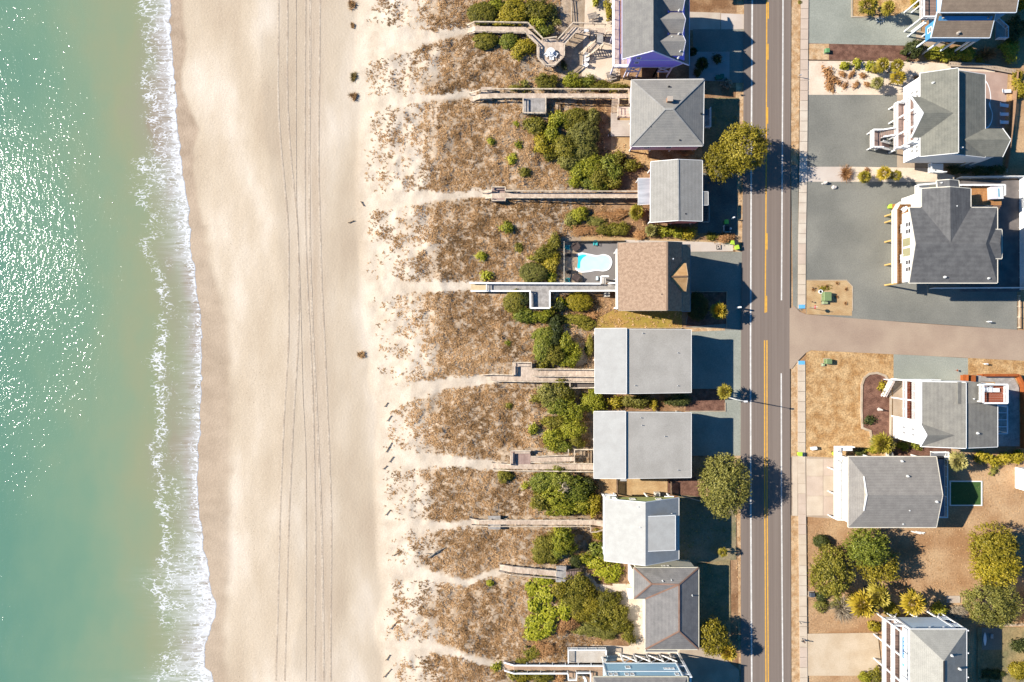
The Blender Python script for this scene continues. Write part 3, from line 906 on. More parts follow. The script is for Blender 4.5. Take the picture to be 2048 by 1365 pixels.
def roof(root, planes, m, thick=0.2, fascia=None, name='roof', label=None, fw=0.16, only=None):
    """planes: polygons of 3D points (or pixel x, pixel y, height); open edges get a fascia board"""
    pl = [[Vector(p) if isinstance(p, Vector) else P(*p) for p in q] for q in planes]
    key = lambda v: (round(v.x, 2), round(v.y, 2), round(v.z, 2))
    vs, idx, fs = [], {}, []
    for q in pl:
        f = []
        for v in q:
            k = key(v)
            if k not in idx:
                idx[k] = len(vs); vs.append(v)
            f.append(idx[k])
        # keep faces looking up
        n = Vector((0, 0, 0))
        for i in range(len(f)):
            a, b = vs[f[i]], vs[f[(i + 1) % len(f)]]
            n += a.cross(b)
        if n.z < 0: f.reverse()
        fs.append(f)
    cnt = {}
    for f in fs:
        for i in range(len(f)):
            e = (f[i], f[(i + 1) % len(f)])
            cnt.setdefault(tuple(sorted(e)), []).append(e)
    mb = MB()
    mb.v = [tuple(v) for v in vs] + [(v.x, v.y, v.z - thick) for v in vs]
    n = len(vs)
    mb.f = [tuple(f) for f in fs] + [tuple(i + n for i in reversed(f)) for f in fs]
    edges = [e[0] for e in cnt.values() if len(e) == 1]
    for a, b in edges:
        mb.f.append((a, a + n, b + n, b))
    r = mb.build(name, m, root, label=label, tri=True)
    if fascia is not None:
        fb = MB()
        for a, b in edges:
            p, q = vs[a], vs[b]
            d = q - p
            if Vector((d.x, d.y, 0)).length < 0.05: continue
            if only is not None and not only(p, q): continue
            out = Vector((d.y, -d.x, 0)).normalized() * (fw / 2)
            off = out + Vector((0, 0, -thick * 0.5 - 0.01))
            fb.bar(p + off, q + off, fw, thick + 0.05)
        fb.build('fascia', fascia, r)
    return r

def caps(roof_o, lines, m):
    """ridge and hip cap strips"""
    mb = MB()
    for a, b in lines:
        mb.bar(V3(a) + Vector((0, 0, 0.03)), V3(b) + Vector((0, 0, 0.03)), 0.3, 0.07)
    return mb.build('ridge_cap', m, roof_o)

VENT = mat('pale_vent_metal', (0.6, 0.6, 0.58), rough=0.5, fine=0.02)
def vent(root, px, py, z, h=0.45, r=0.09, m=None):
    p = P(px, py, z)
    MB().lathe([(r * 1.8, -0.25), (r * 1.8, 0.02), (r, 0.04), (r, h), (r * 0.6, h)], p, 10).build('roof_vent', m or VENT, root)

def profile_y(pts, y0, y1):
    return MB().extr([(x, y0, z) for x, z in pts], (0, y1 - y0, 0))
def profile_x(pts, x0, x1):
    return MB().extr([(x0, y, z) for y, z in pts], (x1 - x0, 0, 0))

def window(root, face, x, y, z, w=0.9, h=1.2, fm=None, double=True):
    """white frame with a dark pane set in a wall; face W/S/N/E is the way the wall looks"""
    fm = fm or TRIM
    s = {'W': (-1, 0), 'E': (1, 0), 'S': (0, -1), 'N': (0, 1)}[face]
    t = 0.07
    fr, pn = MB(), MB()
    def bx(mb, u0, u1, v0, v1, d0, d1):
        if s[0]:
            mb.box(x + s[0] * d0, y + u0, z + v0, x + s[0] * d1, y + u1, z + v1)
        else:
            mb.box(x + u0, y + s[1] * d0, z + v0, x + u1, y + s[1] * d1, z + v1)
    b = 0.12
    bx(fr, -w / 2 - b, w / 2 + b, h / 2, h / 2 + b, -0.05, t)
    bx(fr, -w / 2 - b, w / 2 + b, -h / 2 - b, -h / 2, -0.05, t)
    bx(fr, -w / 2 - b, -w / 2, -h / 2, h / 2, -0.05, t)
    bx(fr, w / 2, w / 2 + b, -h / 2, h / 2, -0.05, t)
    if double:
        bx(fr, -w / 2, w / 2, -0.04, 0.04, -0.05, t)
    bx(pn, -w / 2, w / 2, -h / 2, h / 2, -0.05, 0.03)
    f = fr.build('window', fm, root)
    pn.build('pane', GLASS, f)
    return f

def railing(root, pts, m, h=1.05, gap=0.16, top=0.14, post_every=2.0, posts=True, balusters=True, name='railing', pm=None, th=0.05):
    """pts: 3D foot points; top rail, bottom rail and balusters are one mesh, posts stand singly"""
    mb = MB()
    pts = [Vector(p) for p in pts]
    up = Vector((0, 0, 1))
    for a, b in zip(pts[:-1], pts[1:]):
        L = (b - a).length
        if L < 0.05: continue
        mb.bar(a + up * h, b + up * h, top, 0.05)
        mb.bar(a + up * 0.14, b + up * 0.14, 0.06, 0.07)
        if balusters:
            k = max(1, int(L / gap))
            for i in range(1, k):
                p = a.lerp(b, i / k)
                mb.bar(p + up * 0.175, p + up * (h - 0.026), 0.04, 0.04)
        else:
            mb.bar(a + up * (h * 0.55), b + up * (h * 0.55), 0.05, 0.09)
    r = mb.build(name, m, root)
    if posts:
        for a, b in zip(pts[:-1], pts[1:]):
            L = (b - a).length
            k = max(1, int(round(L / post_every)))
            for i in range(k + (1 if b is pts[-1] else 0)):
                p = a.lerp(b, i / k)
                MB().box(p.x - 0.06, p.y - 0.06, p.z - 0.1, p.x + 0.06, p.y + 0.06, p.z + h + 0.06).build('post', pm or m, root)
    return r

def deck(root, x0, y0, x1, y1, z, m, along='x', name='deck', bw=0.3, t=0.14):
    """board floor of separate planks over a joist slab"""
    mb = MB()
    if along == 'x':
        n = max(1, int(abs(y1 - y0) / bw)); s = (y1 - y0) / n
        for i in range(n):
            mb.box(x0, y0 + s * i + 0.012, z - 0.04, x1, y0 + s * (i + 1) - 0.012, z)
    else:
        n = max(1, int(abs(x1 - x0) / bw)); s = (x1 - x0) / n
        for i in range(n):
            mb.box(x0 + s * i + 0.012, y0, z - 0.04, x0 + s * (i + 1) - 0.012, y1, z)
    o = mb.build(name, m, root)
    MB().box(x0 + 0.03, y0 + 0.03, z - 0.045 - t, x1 - 0.03, y1 - 0.03, z - 0.045).build('joists', POSTD if m in (DECKW, DECKG) else TRIM, root)
    return o

def stilts(root, xs, ys, z, m=TRIM, w=0.25):
    for x in xs:
        for y in ys:
            MB().box(x - w / 2, y - w / 2, -0.05, x + w / 2, y + w / 2, z).build('piling', m, root)

def steps(root, a, b, w, z0, z1, m, n=None, name='steps'):
    """open stair from foot a to head b (world xy), w wide"""
    a, b = Vector((*a, z0)), Vector((*b, z1))
    n = n or max(3, int((z1 - z0) / 0.19))
    d = b - a; dh = Vector((d.x, d.y, 0)).normalized(); sd = Vector((-dh.y, dh.x, 0)) * (w / 2)
    run = Vector((d.x, d.y, 0)).length / n
    mb = MB()
    for i in range(n):
        c = a + Vector((d.x, d.y, 0)) * ((i + 0.5) / n) + Vector((0, 0, (z1 - z0) * (i + 1) / n))
        mb.bar(c - sd, c + sd, run * 0.82, 0.06)
    for s in (-1, 1):
        mb.bar(a + sd * s + Vector((0, 0, 0.02)), b + sd * s + Vector((0, 0, -0.08)), 0.07, 0.26)
    return mb.build(name, m, root)

def new_house(px, py, label, cat='house', name='house'):
    return empty(name, P(px, py, 0), label, cat, None)

# ---------------------------------------------------------------- H1 purple house with three gabled dormers
h = new_house(1307, 50, 'tall purple house with dark slate roof and a row of gabled dormers facing the road')
slate = shingle('charcoal_shingle', (158, 156, 152), (145, 143, 141))
purple = siding('purple_siding', (0.33, 0.265, 0.84), (0.31, 0.245, 0.80))
ys0, yn = 52.4, 66.4
xl, xr_, xe = 20.5, 25.5, 33.6
roof(h, [[Vector((xl, ys0, 9.7)), Vector((xr_, ys0, 13.4)), Vector((xr_, yn, 13.4)), Vector((xl, yn, 9.7))],
         [Vector((xr_, ys0, 13.4)), Vector((xe, ys0, 7.0)), Vector((xe, yn, 7.0)), Vector((xr_, yn, 13.4))]], slate, 0.2, siding('lilac_trim', (0.62, 0.6, 0.8)), fw=0.12)
profile_y([(xl + 1.8, 5.0), (xe - 2.6, 5.0), (xe - 1.2, 6.6), (xe - 1.2, 8.3), (xr_, 13.1), (xl + 1.8, 9.95)], ys0 + 0.35, yn - 0.4).build('wall', purple, h)
lt = siding('lilac_board', (0.66, 0.66, 0.82))
mb = MB()
ysf = ys0 + 0.35
mb.box(xl + 2.2, ysf - 0.05, 8.25, xe - 1.9, ysf + 0.05, 8.42)
mb.box(xl + 1.8, ysf - 0.06, 5.0, xe - 2.6, ysf + 0.04, 5.22)
mb.box(xl + 1.75, ysf - 0.07, 5.02, xl + 1.95, ysf + 0.04, 9.9)
mb.bar((xe - 2.6, ysf - 0.02, 5.1), (xe - 1.15, ysf - 0.02, 6.8), 0.12, 0.2)
mb.build('trim_board', lt, h)
for zz in (9.4, 7.3):
    window(h, 'S', xl + 3.1, ysf, zz, 0.65, 0.75, lt)
# lower storey set back, with cross-braced porch bays
MB().box(xl + 3.2, ysf + 2.5, 0.0, xe - 3.0, yn - 1, 4.98).build('lower_wall', siding('grey_lilac_siding', (0.35, 0.34, 0.45)), h)
for x0, x1 in ((xl + 1.8, xl + 4.4), (xe - 5.4, xe - 2.7)):
    mb = MB()
    mb.bar((x0, ysf, 4.9), (x1, ysf, 2.7), 0.16, 0.16); mb.bar((x0, ysf + 0.17, 2.7), (x1, ysf + 0.17, 4.9), 0.16, 0.16)
    mb.bar((x0, ysf + 0.08, 2.6), (x1, ysf + 0.08, 2.6), 0.18, 0.18)
    mb.build('porch_brace', lt, h)
for x in (xl + 1.9, xl + 4.4, xl + 7.7, xe - 5.4, xe - 2.7):
    MB().box(x - 0.11, ysf - 0.07, -0.05, x + 0.11, ysf + 0.19, 4.98).build('piling', lt, h)
# seaward upper deck with white rail
deck(h, xl - 1.2, ys0 + 0.2, xl + 1.78, ys0 + 4.0, 4.9, DECKW, 'y')
deck(h, xl - 1.2, ys0 + 4.02, xl + 1.78, yn - 0.5, 4.9, DECKW, 'y')
railing(h, [(xl + 1.7, ys0 + 0.3, 4.9), (xl - 1.1, ys0 + 0.3, 4.9), (xl - 1.1, yn - 0.6, 4.9)], WHITE, gap=0.2, top=0.4)
stilts(h, [xl - 0.9, xl + 2.6], [ys0 + 0.6, ys0 + 7, ys0 + 13], 4.7, lt)
mb = MB()
for i in range(10):
    mb.box(xl - 0.32, ys0 + 1 + i * 1.3, 9.52, xl - 0.18, ys0 + 2.22 + i * 1.3, 9.68)
mb.build('gutter', mat('copper_gutter', lin(170, 120, 95)), h)
for yc in (54.55, 58.6, 62.75):
    dr = roof(h, [[Vector((26.83, yc, 12.35)), Vector((31.55, yc, 12.35)), Vector((31.4, yc - 1.95, 10.75)), Vector((28.85, yc - 1.95, 10.75))],
                  [Vector((31.4, yc + 1.95, 10.75)), Vector((31.55, yc, 12.35)), Vector((26.83, yc, 12.35)), Vector((28.85, yc + 1.95, 10.75))]], shingle('dormer_shingle', (192, 186, 178), (180, 174, 168)), 0.1, lt, name='dormer', fw=0.08, only=lambda p, q: p.x > 31.3 and q.x > 31.3)
    MB().extr([(28.75, yc - 1.7, 8.7), (28.75, yc - 1.7, 10.3), (28.75, yc, 12.1), (28.75, yc + 1.7, 10.3), (28.75, yc + 1.7, 8.7)], (2.6, 0, 0)).build('dormer_wall', purple, dr)
    window(h, 'E', 31.1, yc, 10.0, 1.1, 1.3, lt)
vent(h, 1298.5, 36.5, 12.2, 0.5, 0.22, METAL)
for a, b in ((1358, 21), (1357.5, 68), (1343, 75), (1360, 103), (1356.5, 116)):
    vent(h, a, b, 11.2, 0.4, 0.1)
deck(h, 32.4, 55.6, 34.2, 59.0, 2.6, DECKG, 'y', name='stair_landing')
railing(h, [(32.5, 58.9, 2.6), (34.1, 58.9, 2.6), (34.1, 55.7, 2.6)], WHITE)

# ---------------------------------------------------------------- H2 grey hip roof with brick chimney
h = new_house(1336, 227, 'square pink walled house under a light grey hip roof with a brick chimney')
lg = shingle('light_grey_shingle', (188, 184, 176), (176, 173, 167))
A, B_, C_, D_ = (1263, 160.5, 6.3), (1408, 159, 6.3), (1406, 292, 6.3), (1261, 293, 6.3)
R1, R2 = (1330, 219, 8.9), (1346, 219, 8.9)
r = roof(h, [[A, B_, R2, R1], [B_, C_, R2], [C_, D_, R1, R2], [D_, A, R1]], lg, 0.2, TRIM, fw=0.1)
caps(r, [(A, R1), (B_, R2), (C_, R2), (D_, R1), (R1, R2)], shingle('light_grey_cap', (205, 202, 196)))
pa, pb = P(*A), P(*C_)
pink = siding('pink_siding', (0.70, 0.52, 0.62), (0.66, 0.49, 0.58))
MB().box(pa.x + 0.3, pb.y + 0.12, 3.0, pb.x - 0.5, pa.y - 0.4, 6.15).build('wall', pink, h)
MB().box(pa.x + 3, pb.y + 3.0, 0, pb.x - 2, pa.y - 1.5, 2.99).build('lower_wall', pink, h)
stilts(h, [pa.x + 0.7, pa.x + 4.6, pa.x + 8.6, pb.x - 0.7], [pb.y + 0.7, pb.y + 6], 2.98, TRIM)
for k in (3.2, 7.4): window(h, 'S', pa.x + k, pb.y + 0.12, 4.9, 1.0, 0.9)
c = P(1337.5, 202, 8.2)
brick = mat('chimney_brick', (0.36, 0.20, 0.12), (0.28, 0.15, 0.09), scale=5)
ch = MB().box(c.x - 0.45, c.y - 0.4, 7.2, c.x + 0.45, c.y + 0.4, 9.3).build('chimney', brick, h)
MB().box(c.x - 0.52, c.y - 0.47, 9.3, c.x + 0.52, c.y + 0.47, 9.42).build('chimney_cap', mat('chimney_cap_stone', (0.4, 0.34, 0.28)), ch)
for a, b, z in ((1338, 174, 7.0), (1401.5, 228, 6.5), (1356, 255, 7.2), (1359, 281, 6.6), (1300.5, 254, 7.5)):
    vent(h, a, b, z, 0.3, 0.13, DARK)
# small street-side stoop with steps
a, b = P(1409, 231, 3), P(1419, 257, 3)
deck(h, a.x - 0.6, b.y, b.x, a.y, 3.0, DECKG, 'y', name='stoop')
railing(h, [(b.x - 0.05, a.y + 1.2, 3.0), (b.x - 0.05, b.y + 0.05, 3.0), (a.x, b.y + 0.05, 3.0)], WHITE)
deck(h, a.x - 0.6, a.y + 0.02, b.x, a.y + 1.3, 2.6, mat('grey_mat', (0.14, 0.15, 0.17)), 'y', name='stoop')
# seaward deck, ground pad and stairs
a, b = P(1234, 214, 3.0), P(1264, 236, 3.0)
deck(h, a.x, b.y, b.x + 0.3, a.y, 3.0, DECKW, 'x')
railing(h, [(b.x, b.y + 0.1, 3.0), (a.x + 0.1, b.y + 0.1, 3.0), (a.x + 0.1, a.y - 0.1, 3.0)], RAILW, balusters=False, post_every=1.4)
a, b = P(1221.5, 241, 0.4), P(1262, 273, 0.4)
deck(h, a.x, b.y, b.x, a.y, 0.45, mat('pale_pad_boards', half(lin(242, 228, 212)), half(lin(225, 208, 192)), fine=0.05), 'x', name='ground_deck')
a, b = P(1221.5, 226, 0.4), P(1234.5, 241, 0.4)
deck(h, a.x, b.y, b.x, a.y + 0.02, 0.45, MATS['pale_pad_boards'], 'x', name='ground_deck')
s0, s1 = P(1229, 226, 0.45), P(1231, 197, 2.6)
steps(h, (s0.x, s0.y), (s1.x, s1.y), 1.2, 0.45, 2.6, DECKW, 10)

# ---------------------------------------------------------------- H3 pale gable roof cottage
h = new_house(1353, 385, 'small red cottage with a pale grey gable roof and a silvery porch cover')
pg = shingle('pale_grey_shingle', (200, 196, 188), (190, 186, 178))
ze, zr, zq = 5.9, 7.6, 6.3
ridge0, ridge1 = (1356, 319.5, zr), (1357, 441, zr)
r = roof(h, [[(1302, 324, ze), ridge0, ridge1, (1301, 445, ze)], [ridge0, (1404.5, 321.5, zq), (1404.5, 442.5, zq), ridge1]], pg, 0.2, TRIM, fw=0.1)
caps(r, [(ridge0, ridge1)], shingle('pale_cap', (212, 209, 202)))
roof(h, [[(1404.6, 384, 6.2), (1416, 384, 5.9), (1416, 410.5, 5.9), (1404.6, 410.5, 6.2)]], pg, 0.15, TRIM, name='porch_roof', fw=0.08)
a, b, c = P(1302, 324, ze), P(1404, 442, zq), P(1356, 319.5, zr)
red = siding('brick_red_siding', (0.50, 0.17, 0.17), (0.46, 0.15, 0.15))
profile_y([(a.x + 0.4, 2.9), (b.x - 0.4, 2.9), (b.x - 0.4, zq - 0.3), (c.x, zr - 0.26), (a.x + 0.4, ze - 0.3)], b.y + 0.08, a.y - 0.4).build('wall', red, h)
MB().box(a.x + 2.5, b.y + 1.5, 0, b.x - 1.5, a.y - 1.5, 2.89).build('lower_wall', red, h)
stilts(h, [a.x + 0.6, a.x + 5, b.x - 0.7], [b.y + 0.5, b.y + 6, a.y - 0.7], 2.88, TRIM)
MB().box(a.x + 3, b.y + 0.03, 4.2, a.x + 5, b.y + 0.1, 4.9).build('window', GLASS, h)
tarp = mat('silver_sheet', (0.36, 0.38, 0.41), (0.22, 0.235, 0.26), scale=0.5, rough=0.45, stretch=(0.25, 1.6, 1), fine=0.05)
roof(h, [[(1276, 357, 3.2), (1309, 357, 3.8), (1308, 408, 3.8), (1276.5, 410, 3.2)]], tarp, 0.06, TRIM, name='porch_cover', fw=0.06)
a, b = P(1277, 358, 3.2), P(1277, 408, 3.2)
for p in (a, b): MB().box(p.x, p.y - 0.08, 0, p.x + 0.16, p.y + 0.08, 3.2).build('porch_post', TRIM, h)
vent(h, 1371, 428.5, 7.0, 0.25, 0.15, DARK)
a, b = P(1405, 412, 2.8), P(1416, 446, 2.8)
deck(h, a.x - 0.4, b.y, b.x, a.y + 2.6, 2.8, mat('dark_stair_boards', lin(95, 95, 90)), 'x', name='stair_landing')
railing(h, [(b.x - 0.05, a.y, 2.8), (b.x - 0.05, b.y + 0.05, 2.8), (a.x, b.y + 0.05, 2.8)], mat('green_grey_rail', (0.25, 0.3, 0.28)))

# ---------------------------------------------------------------- H4 brown shingle house with pool
h = new_house(1305, 553, 'tall house with mottled brown shingle roof and a tan front dormer beside the pool')
br = mat('brown_shingle', half(lin(194, 166, 142), 0.56), half(lin(174, 146, 124), 0.55), scale=2.2, rough=0.9, spec=0.1, fine=0.15, fscale=6, bump=0.03, bscale=9)
zl, zr, zm, zo = 9.0, 12.9, 10.2, 9.2
TL, TR0 = (1235.5, 486.5, zl), (1334, 484, zr)
r = roof(h, [[TL, TR0, (1334, 621, zr), (1237, 621.5, zl)],
             [TR0, (1364, 485.5, zm), (1364, 621.5, zm), (1334, 621, zr)]], br, 0.2, mat('brown_trim', (0.3, 0.25, 0.2)), fw=0.08)
caps(r, [(TR0, (1334, 621, zr))], mat('brown_cap', half(lin(190, 158, 132))))
roof(h, [[(1364.2, 490, zm - 0.12), (1380.5, 490, zo), (1380.5, 623, zo), (1364.2, 623, zm - 0.12)]], br, 0.16, mat('slate_trim', (0.2, 0.22, 0.26)), name='porch_roof', fw=0.08)
tan = mat('tan_shingle', half(lin(232, 186, 132), 0.6), half(lin(215, 168, 115), 0.58), scale=1, rough=0.9, spec=0.1, fine=0.08, bump=0.02)
dr = roof(h, [[(1341, 554, 12.3), (1375.5, 553, 12.3), (1371.5, 526.5, 10.4), (1364, 526.5, 10.4)], [(1371.5, 583, 10.4), (1375.5, 553, 12.3), (1341, 554, 12.3), (1364, 583, 10.4)]], tan, 0.12, mat('tan_trim', (0.5, 0.38, 0.25)), name='dormer', fw=0.08, only=lambda p, q: min(p.x, q.x) > P(1368, 0, 10.4).x)
caps(dr, [((1342, 554, 12.3), (1375, 553, 12.3))], mat('brown_cap_dark', half(lin(150, 118, 92))))
a, b = P(1372, 530, 10), P(1372, 580, 10)
MB().extr([(a.x - 2.2, b.y + 0.1, 8.6), (a.x - 2.2, b.y + 0.1, 10.3), (a.x - 2.2, (a.y + b.y) / 2, 12.1), (a.x - 2.2, a.y - 0.1, 10.3), (a.x - 2.2, a.y - 0.1, 8.6)], (2.0, 0, 0)).build('dormer_wall', tan, dr)
a, b, c, e = P(*TL), P(1380.5, 622, zo), P(*TR0), P(1364, 485.5, zm)
cream = siding('cream_siding', (0.58, 0.54, 0.46))
profile_y([(a.x + 0.5, 3.0), (e.x - 0.3, 3.0), (e.x - 0.3, zm - 0.4), (c.x, zr - 0.27), (a.x + 0.5, zl - 0.1)], b.y + 0.7, a.y - 0.5).build('wall', cream, h)
MB().box(a.x + 3, b.y + 2, 0, e.x - 2, a.y - 2, 2.99).build('lower_wall', cream, h)
stilts(h, [a.x + 0.7, a.x + 6.5, e.x - 0.6, b.x - 0.4], [b.y + 0.9, b.y + 6.5, a.y - 0.8], 2.98, TRIM)
for x in (b.x - 0.4,):
    for y in (b.y + 0.9, b.y + 6.5, a.y - 0.8): MB().box(x - 0.1, y - 0.1, 2.99, x + 0.1, y + 0.1, zo - 0.15).build('porch_post', TRIM, h)
deck(h, e.x - 0.28, b.y + 0.6, b.x - 0.2, a.y - 0.7, 3.1, DECKG, 'y', name='porch_deck')
vent(h, 1345.5, 518.5, 11.9, 0.45, 0.12)
for a_, b_ in ((1323, 589), (1326.5, 589)): vent(h, a_, b_, 12.3, 0.3, 0.1, DARK)
# white seaward balcony strip under the eave
a, b = P(1232.5, 500, 6.0), P(1236, 622, 6.0)
deck(h, a.x - 0.1, b.y + 0.3, P(*TL).x + 0.5, a.y, 6.0, WHITE, 'y', name='balcony', bw=0.25)
railing(h, [(a.x, a.y, 6.0), (a.x, b.y + 0.35, 6.0)], WHITE, gap=0.22, top=0.28)

# ---------------------------------------------------------------- H5, H6 twin long pale roofs
def long_house(box, ridge, label, vents, body, corner=None):
    x0, y0, x1, y1 = box
    hh = new_house((x0 + x1) / 2, (y0 + y1) / 2, label)
    m = mat('pale_membrane_roof', half(lin(228, 227, 222), 0.485), half(lin(220, 218, 213), 0.475), scale=0.5, rough=0.8, spec=0.2, fine=0.05, fscale=5, bump=0.01)
    m2 = mat('grey_roll_roof', half(lin(212, 206, 196), 0.56), half(lin(200, 194, 184), 0.55), scale=0.3, detail=8, rough=0.85, spec=0.15, fine=0.09, fscale=5, bump=0.015)
    za, zb, zc = 7.6, 8.6, 7.4
    roof(hh, [[(x0, y0 + 0.5, za), (ridge, y0, zb), (ridge, y1 + 1, zb), (x0, y1, za)]], m, 0.22, TRIM, fw=0.07)
    roof(hh, [[(ridge + 0.2, y0 + 2, zb - 0.32), (x1, y0 + 3, zc), (x1, y1 - 1.5, zc), (ridge + 0.2, y1 + 0.5, zb - 0.32)]], m2, 0.2, TRIM, fw=0.07, label='slightly lower grey landward half of the roof')
    a, b = P(x0, y0, za), P(x1, y1, zc)
    r_ = P(ridge, y0, zb)
    profile_y([(a.x + 0.6, 2.9), (b.x - 0.9, 2.9), (b.x - 0.9, zc - 0.25), (r_.x, zb - 0.6), (a.x + 0.6, za - 0.2)], b.y + 0.5, a.y - 0.5).build('wall', body, hh)
    MB().box(a.x + 3, b.y + 1.2, 0, b.x - 5, a.y - 1.2, 2.89).build('lower_wall', body, hh)
    stilts(hh, [a.x + 0.8, a.x + 6, b.x - 5, b.x - 1.1], [b.y + 0.8, (a.y + b.y) / 2, a.y - 0.8], 2.88, TRIM)
    for vx, vy, z in vents: vent(hh, vx, vy, z, 0.28, 0.06, METAL)
    # thin street balcony below the eave
    deck(hh, b.x - 0.88, b.y + 0.6, b.x - 0.1, a.y - 0.6, 3.0, DECKG, 'y', name='street_balcony')
    railing(hh, [(b.x - 0.15, a.y - 0.7, 3.0), (b.x - 0.15, b.y + 0.7, 3.0)], TRIM, top=0.1)
    if corner:
        q = P(*corner)
        MB().box(q.x - 0.6, q.y - 0.45, zb - 0.75, q.x + 0.6, q.y + 0.45, zb - 0.6).build('roof_corner', m2, hh)
    return hh
long_house((1190, 657, 1382.5, 787), 1253, 'plain house with long pale two level roof, directly south of the brown shingled pool house',
           [(1285.5, 667, 8.1), (1355.5, 706, 7.6), (1270.5, 771.5, 8.2), (1355.5, 772, 7.6)], siding('pale_blue_grey_siding', (0.5, 0.52, 0.54)))
long_house((1188, 823, 1382.5, 957), 1251, 'plain house with long pale two level roof and a small jutting south roof corner',
           [(1284, 851, 8.1), (1282, 836, 8.1), (1330, 873, 7.8), (1356, 940.5, 7.6)], siding('yellow_grey_siding', (0.55, 0.53, 0.44)), (1247, 958, 8))

# ---------------------------------------------------------------- H7 lime house with shed dormer
h = new_house(1283, 1061, 'lime green walled house with white roof and a large flat shed dormer')
wr = mat('white_shingle', half(lin(232, 231, 225), 0.48), half(lin(224, 222, 216), 0.47), scale=0.8, rough=0.85, spec=0.15, fine=0.05, fscale=5)
wr2 = mat('white_shingle_right', half(lin(205, 206, 208), 0.5), half(lin(192, 193, 196), 0.48), scale=0.8, rough=0.9, spec=0.1, fine=0.07, fscale=5, courses=0.06)
zl, zr, ze = 7.8, 10.6, 6.9
a = P(1209, 1003, zl); R0 = P(1291, 1005.5, zr); R1 = P(1291.5, 1131.5, zr); d = P(1210, 1127, zl)
y0, y1 = R0.y, R1.y
xl, xr_ = a.x, R0.x
e0, e1 = P(1357.5, 996, ze), P(1357.5, 1119, ze)
roof(h, [[Vector((xl, y0, zl)), Vector((xr_, y0, zr)), Vector((xr_, y1, zr)), Vector((xl, y1, zl))],
         [Vector((xr_, y0, zr)), Vector((e0.x, y0, ze)), Vector((e0.x, y1, ze)), Vector((xr_, y1, zr))]], wr, 0.2, TRIM, fw=0.09)
lime = siding('lime_siding', (0.56, 0.58, 0.20), (0.52, 0.54, 0.18))
profile_y([(xl + 2.6, 4.6), (e0.x - 0.5, 4.6), (e0.x - 0.5, ze), (xr_, zr - 0.26), (xl + 2.6, zl + 0.7)], y1 + 0.35, y0 + 0.02 - 0.35).build('wall', lime, h)
MB().box(xl + 5, y1 + 2, 0, e0.x - 2, y0 - 2, 4.59).build('lower_wall', lime, h)
stilts(h, [xl + 0.5, xl + 2.9, xl + 9, e0.x - 0.8], [y1 + 0.6, y0 - 0.6], 4.58, TRIM)
# open corner deck at the seaward end
deck(h, xl + 0.1, y1 + 0.4, xl + 2.58, y0 + 0.3, 4.8, TRIM, 'y')
railing(h, [(xl + 2.5, y0 + 0.25, 4.8), (xl + 0.2, y0 + 0.25, 4.8), (xl + 0.2, y1 + 0.5, 4.8)], WHITE, gap=0.2, top=0.2)
for y in (y0 + 0.2, y1 + 0.6): MB().box(xl + 0.12, y - 0.1, 4.8, xl + 0.32, y + 0.1, zl - 0.15).build('porch_post', WHITE, h)
mb = MB()
mb.bar((xl + 2.6, y0 - 0.3, 4.7), (xl + 2.6, y0 - 0.3, zl + 0.6), 0.16, 0.16)
mb.bar((e0.x - 2.2, y0 - 0.25, 4.62), (e0.x - 0.4, y0 - 0.25, 4.62), 0.2, 0.2)
mb.build('corner_board', WHITE, h)
for x in (xl + 5.5, xl + 10.5): window(h, 'N', x, y0 - 0.33, 6.4, 0.9, 1.0)
# shed dormer
s0, s1 = P(1293.5, 1034, 10.35), P(1350, 1101, 9.7)
roof(h, [[(1293.5, 1034, 10.35), (1350.5, 1031.5, 9.7), (1350.5, 1100.5, 9.7), (1293.5, 1103, 10.35)]], wr, 0.18, WHITE, name='shed_dormer', fw=0.08)
MB().box(s0.x + 0.4, s1.y + 0.3, ze - 0.6, s1.x - 0.3, P(1350, 1033, 9.7).y - 0.3, 9.55).build('dormer_wall', siding('white_dormer_siding', (0.6, 0.62, 0.66)), h)
for p in ((1280, 1055, 10.2), (1276.5, 1014, 10.1), (1343, 1027, 7.6)): vent(h, *p, 0.25, 0.08)

# ---------------------------------------------------------------- H8 L shaped lilac hip roof
h = new_house(1340, 1215, 'low house with an L shaped lilac grey hip roof edged in rusty ridge caps')
lil = shingle('lilac_shingle', (168, 164, 161), (152, 149, 147))
ze, zr = 5.4, 7.9
TL, TR, BR, BL = (1268, 1136, ze), (1397, 1136, ze), (1397, 1299, ze), (1291, 1299, ze)
N1, N0 = (1291, 1198, ze), (1268, 1198, ze)
Ra, Rb, Rc = (1303, 1168.5, 6.9), (1358, 1169.5, 7.2), (1358, 1263, 7.2)
r = roof(h, [[TL, TR, Rb, Ra], [TR, BR, Rc, Rb], [BR, BL, Rc], [BL, N1, Rb, Rc], [N1, N0, Ra, Rb], [N0, TL, Ra]], lil, 0.2, mat('cream_trim', (0.62, 0.58, 0.46)), fw=0.12)
rust = mat('rusty_ridge', half(lin(185, 150, 130)), half(lin(165, 128, 108)))
caps(r, [(TL, Ra), (TR, Rb), (Ra, Rb), (Rb, Rc), (BR, Rc), (BL, Rc), (N0, Ra), (N1, Rb)], rust)
a, b, c = P(*TL), P(*BR), P(*BL)
pale = siding('pale_cream_siding', (0.6, 0.57, 0.47))
MB().box(a.x + 0.5, P(*N0).y + 0.5, 0, b.x - 0.5, a.y - 0.15, ze - 0.15).build('wall', pale, h)
MB().box(c.x + 0.5, b.y + 0.4, 0, b.x - 0.5, P(*N0).y + 0.49, ze - 0.152).build('wall', pale, h)
roof(h, [[(1291, 1299.2, ze - 0.1), (1355, 1299.2, ze - 0.1), (1355, 1304, ze - 0.35), (1291, 1304, ze - 0.35)]], lil, 0.15, TRIM, name='porch_roof', fw=0.06)
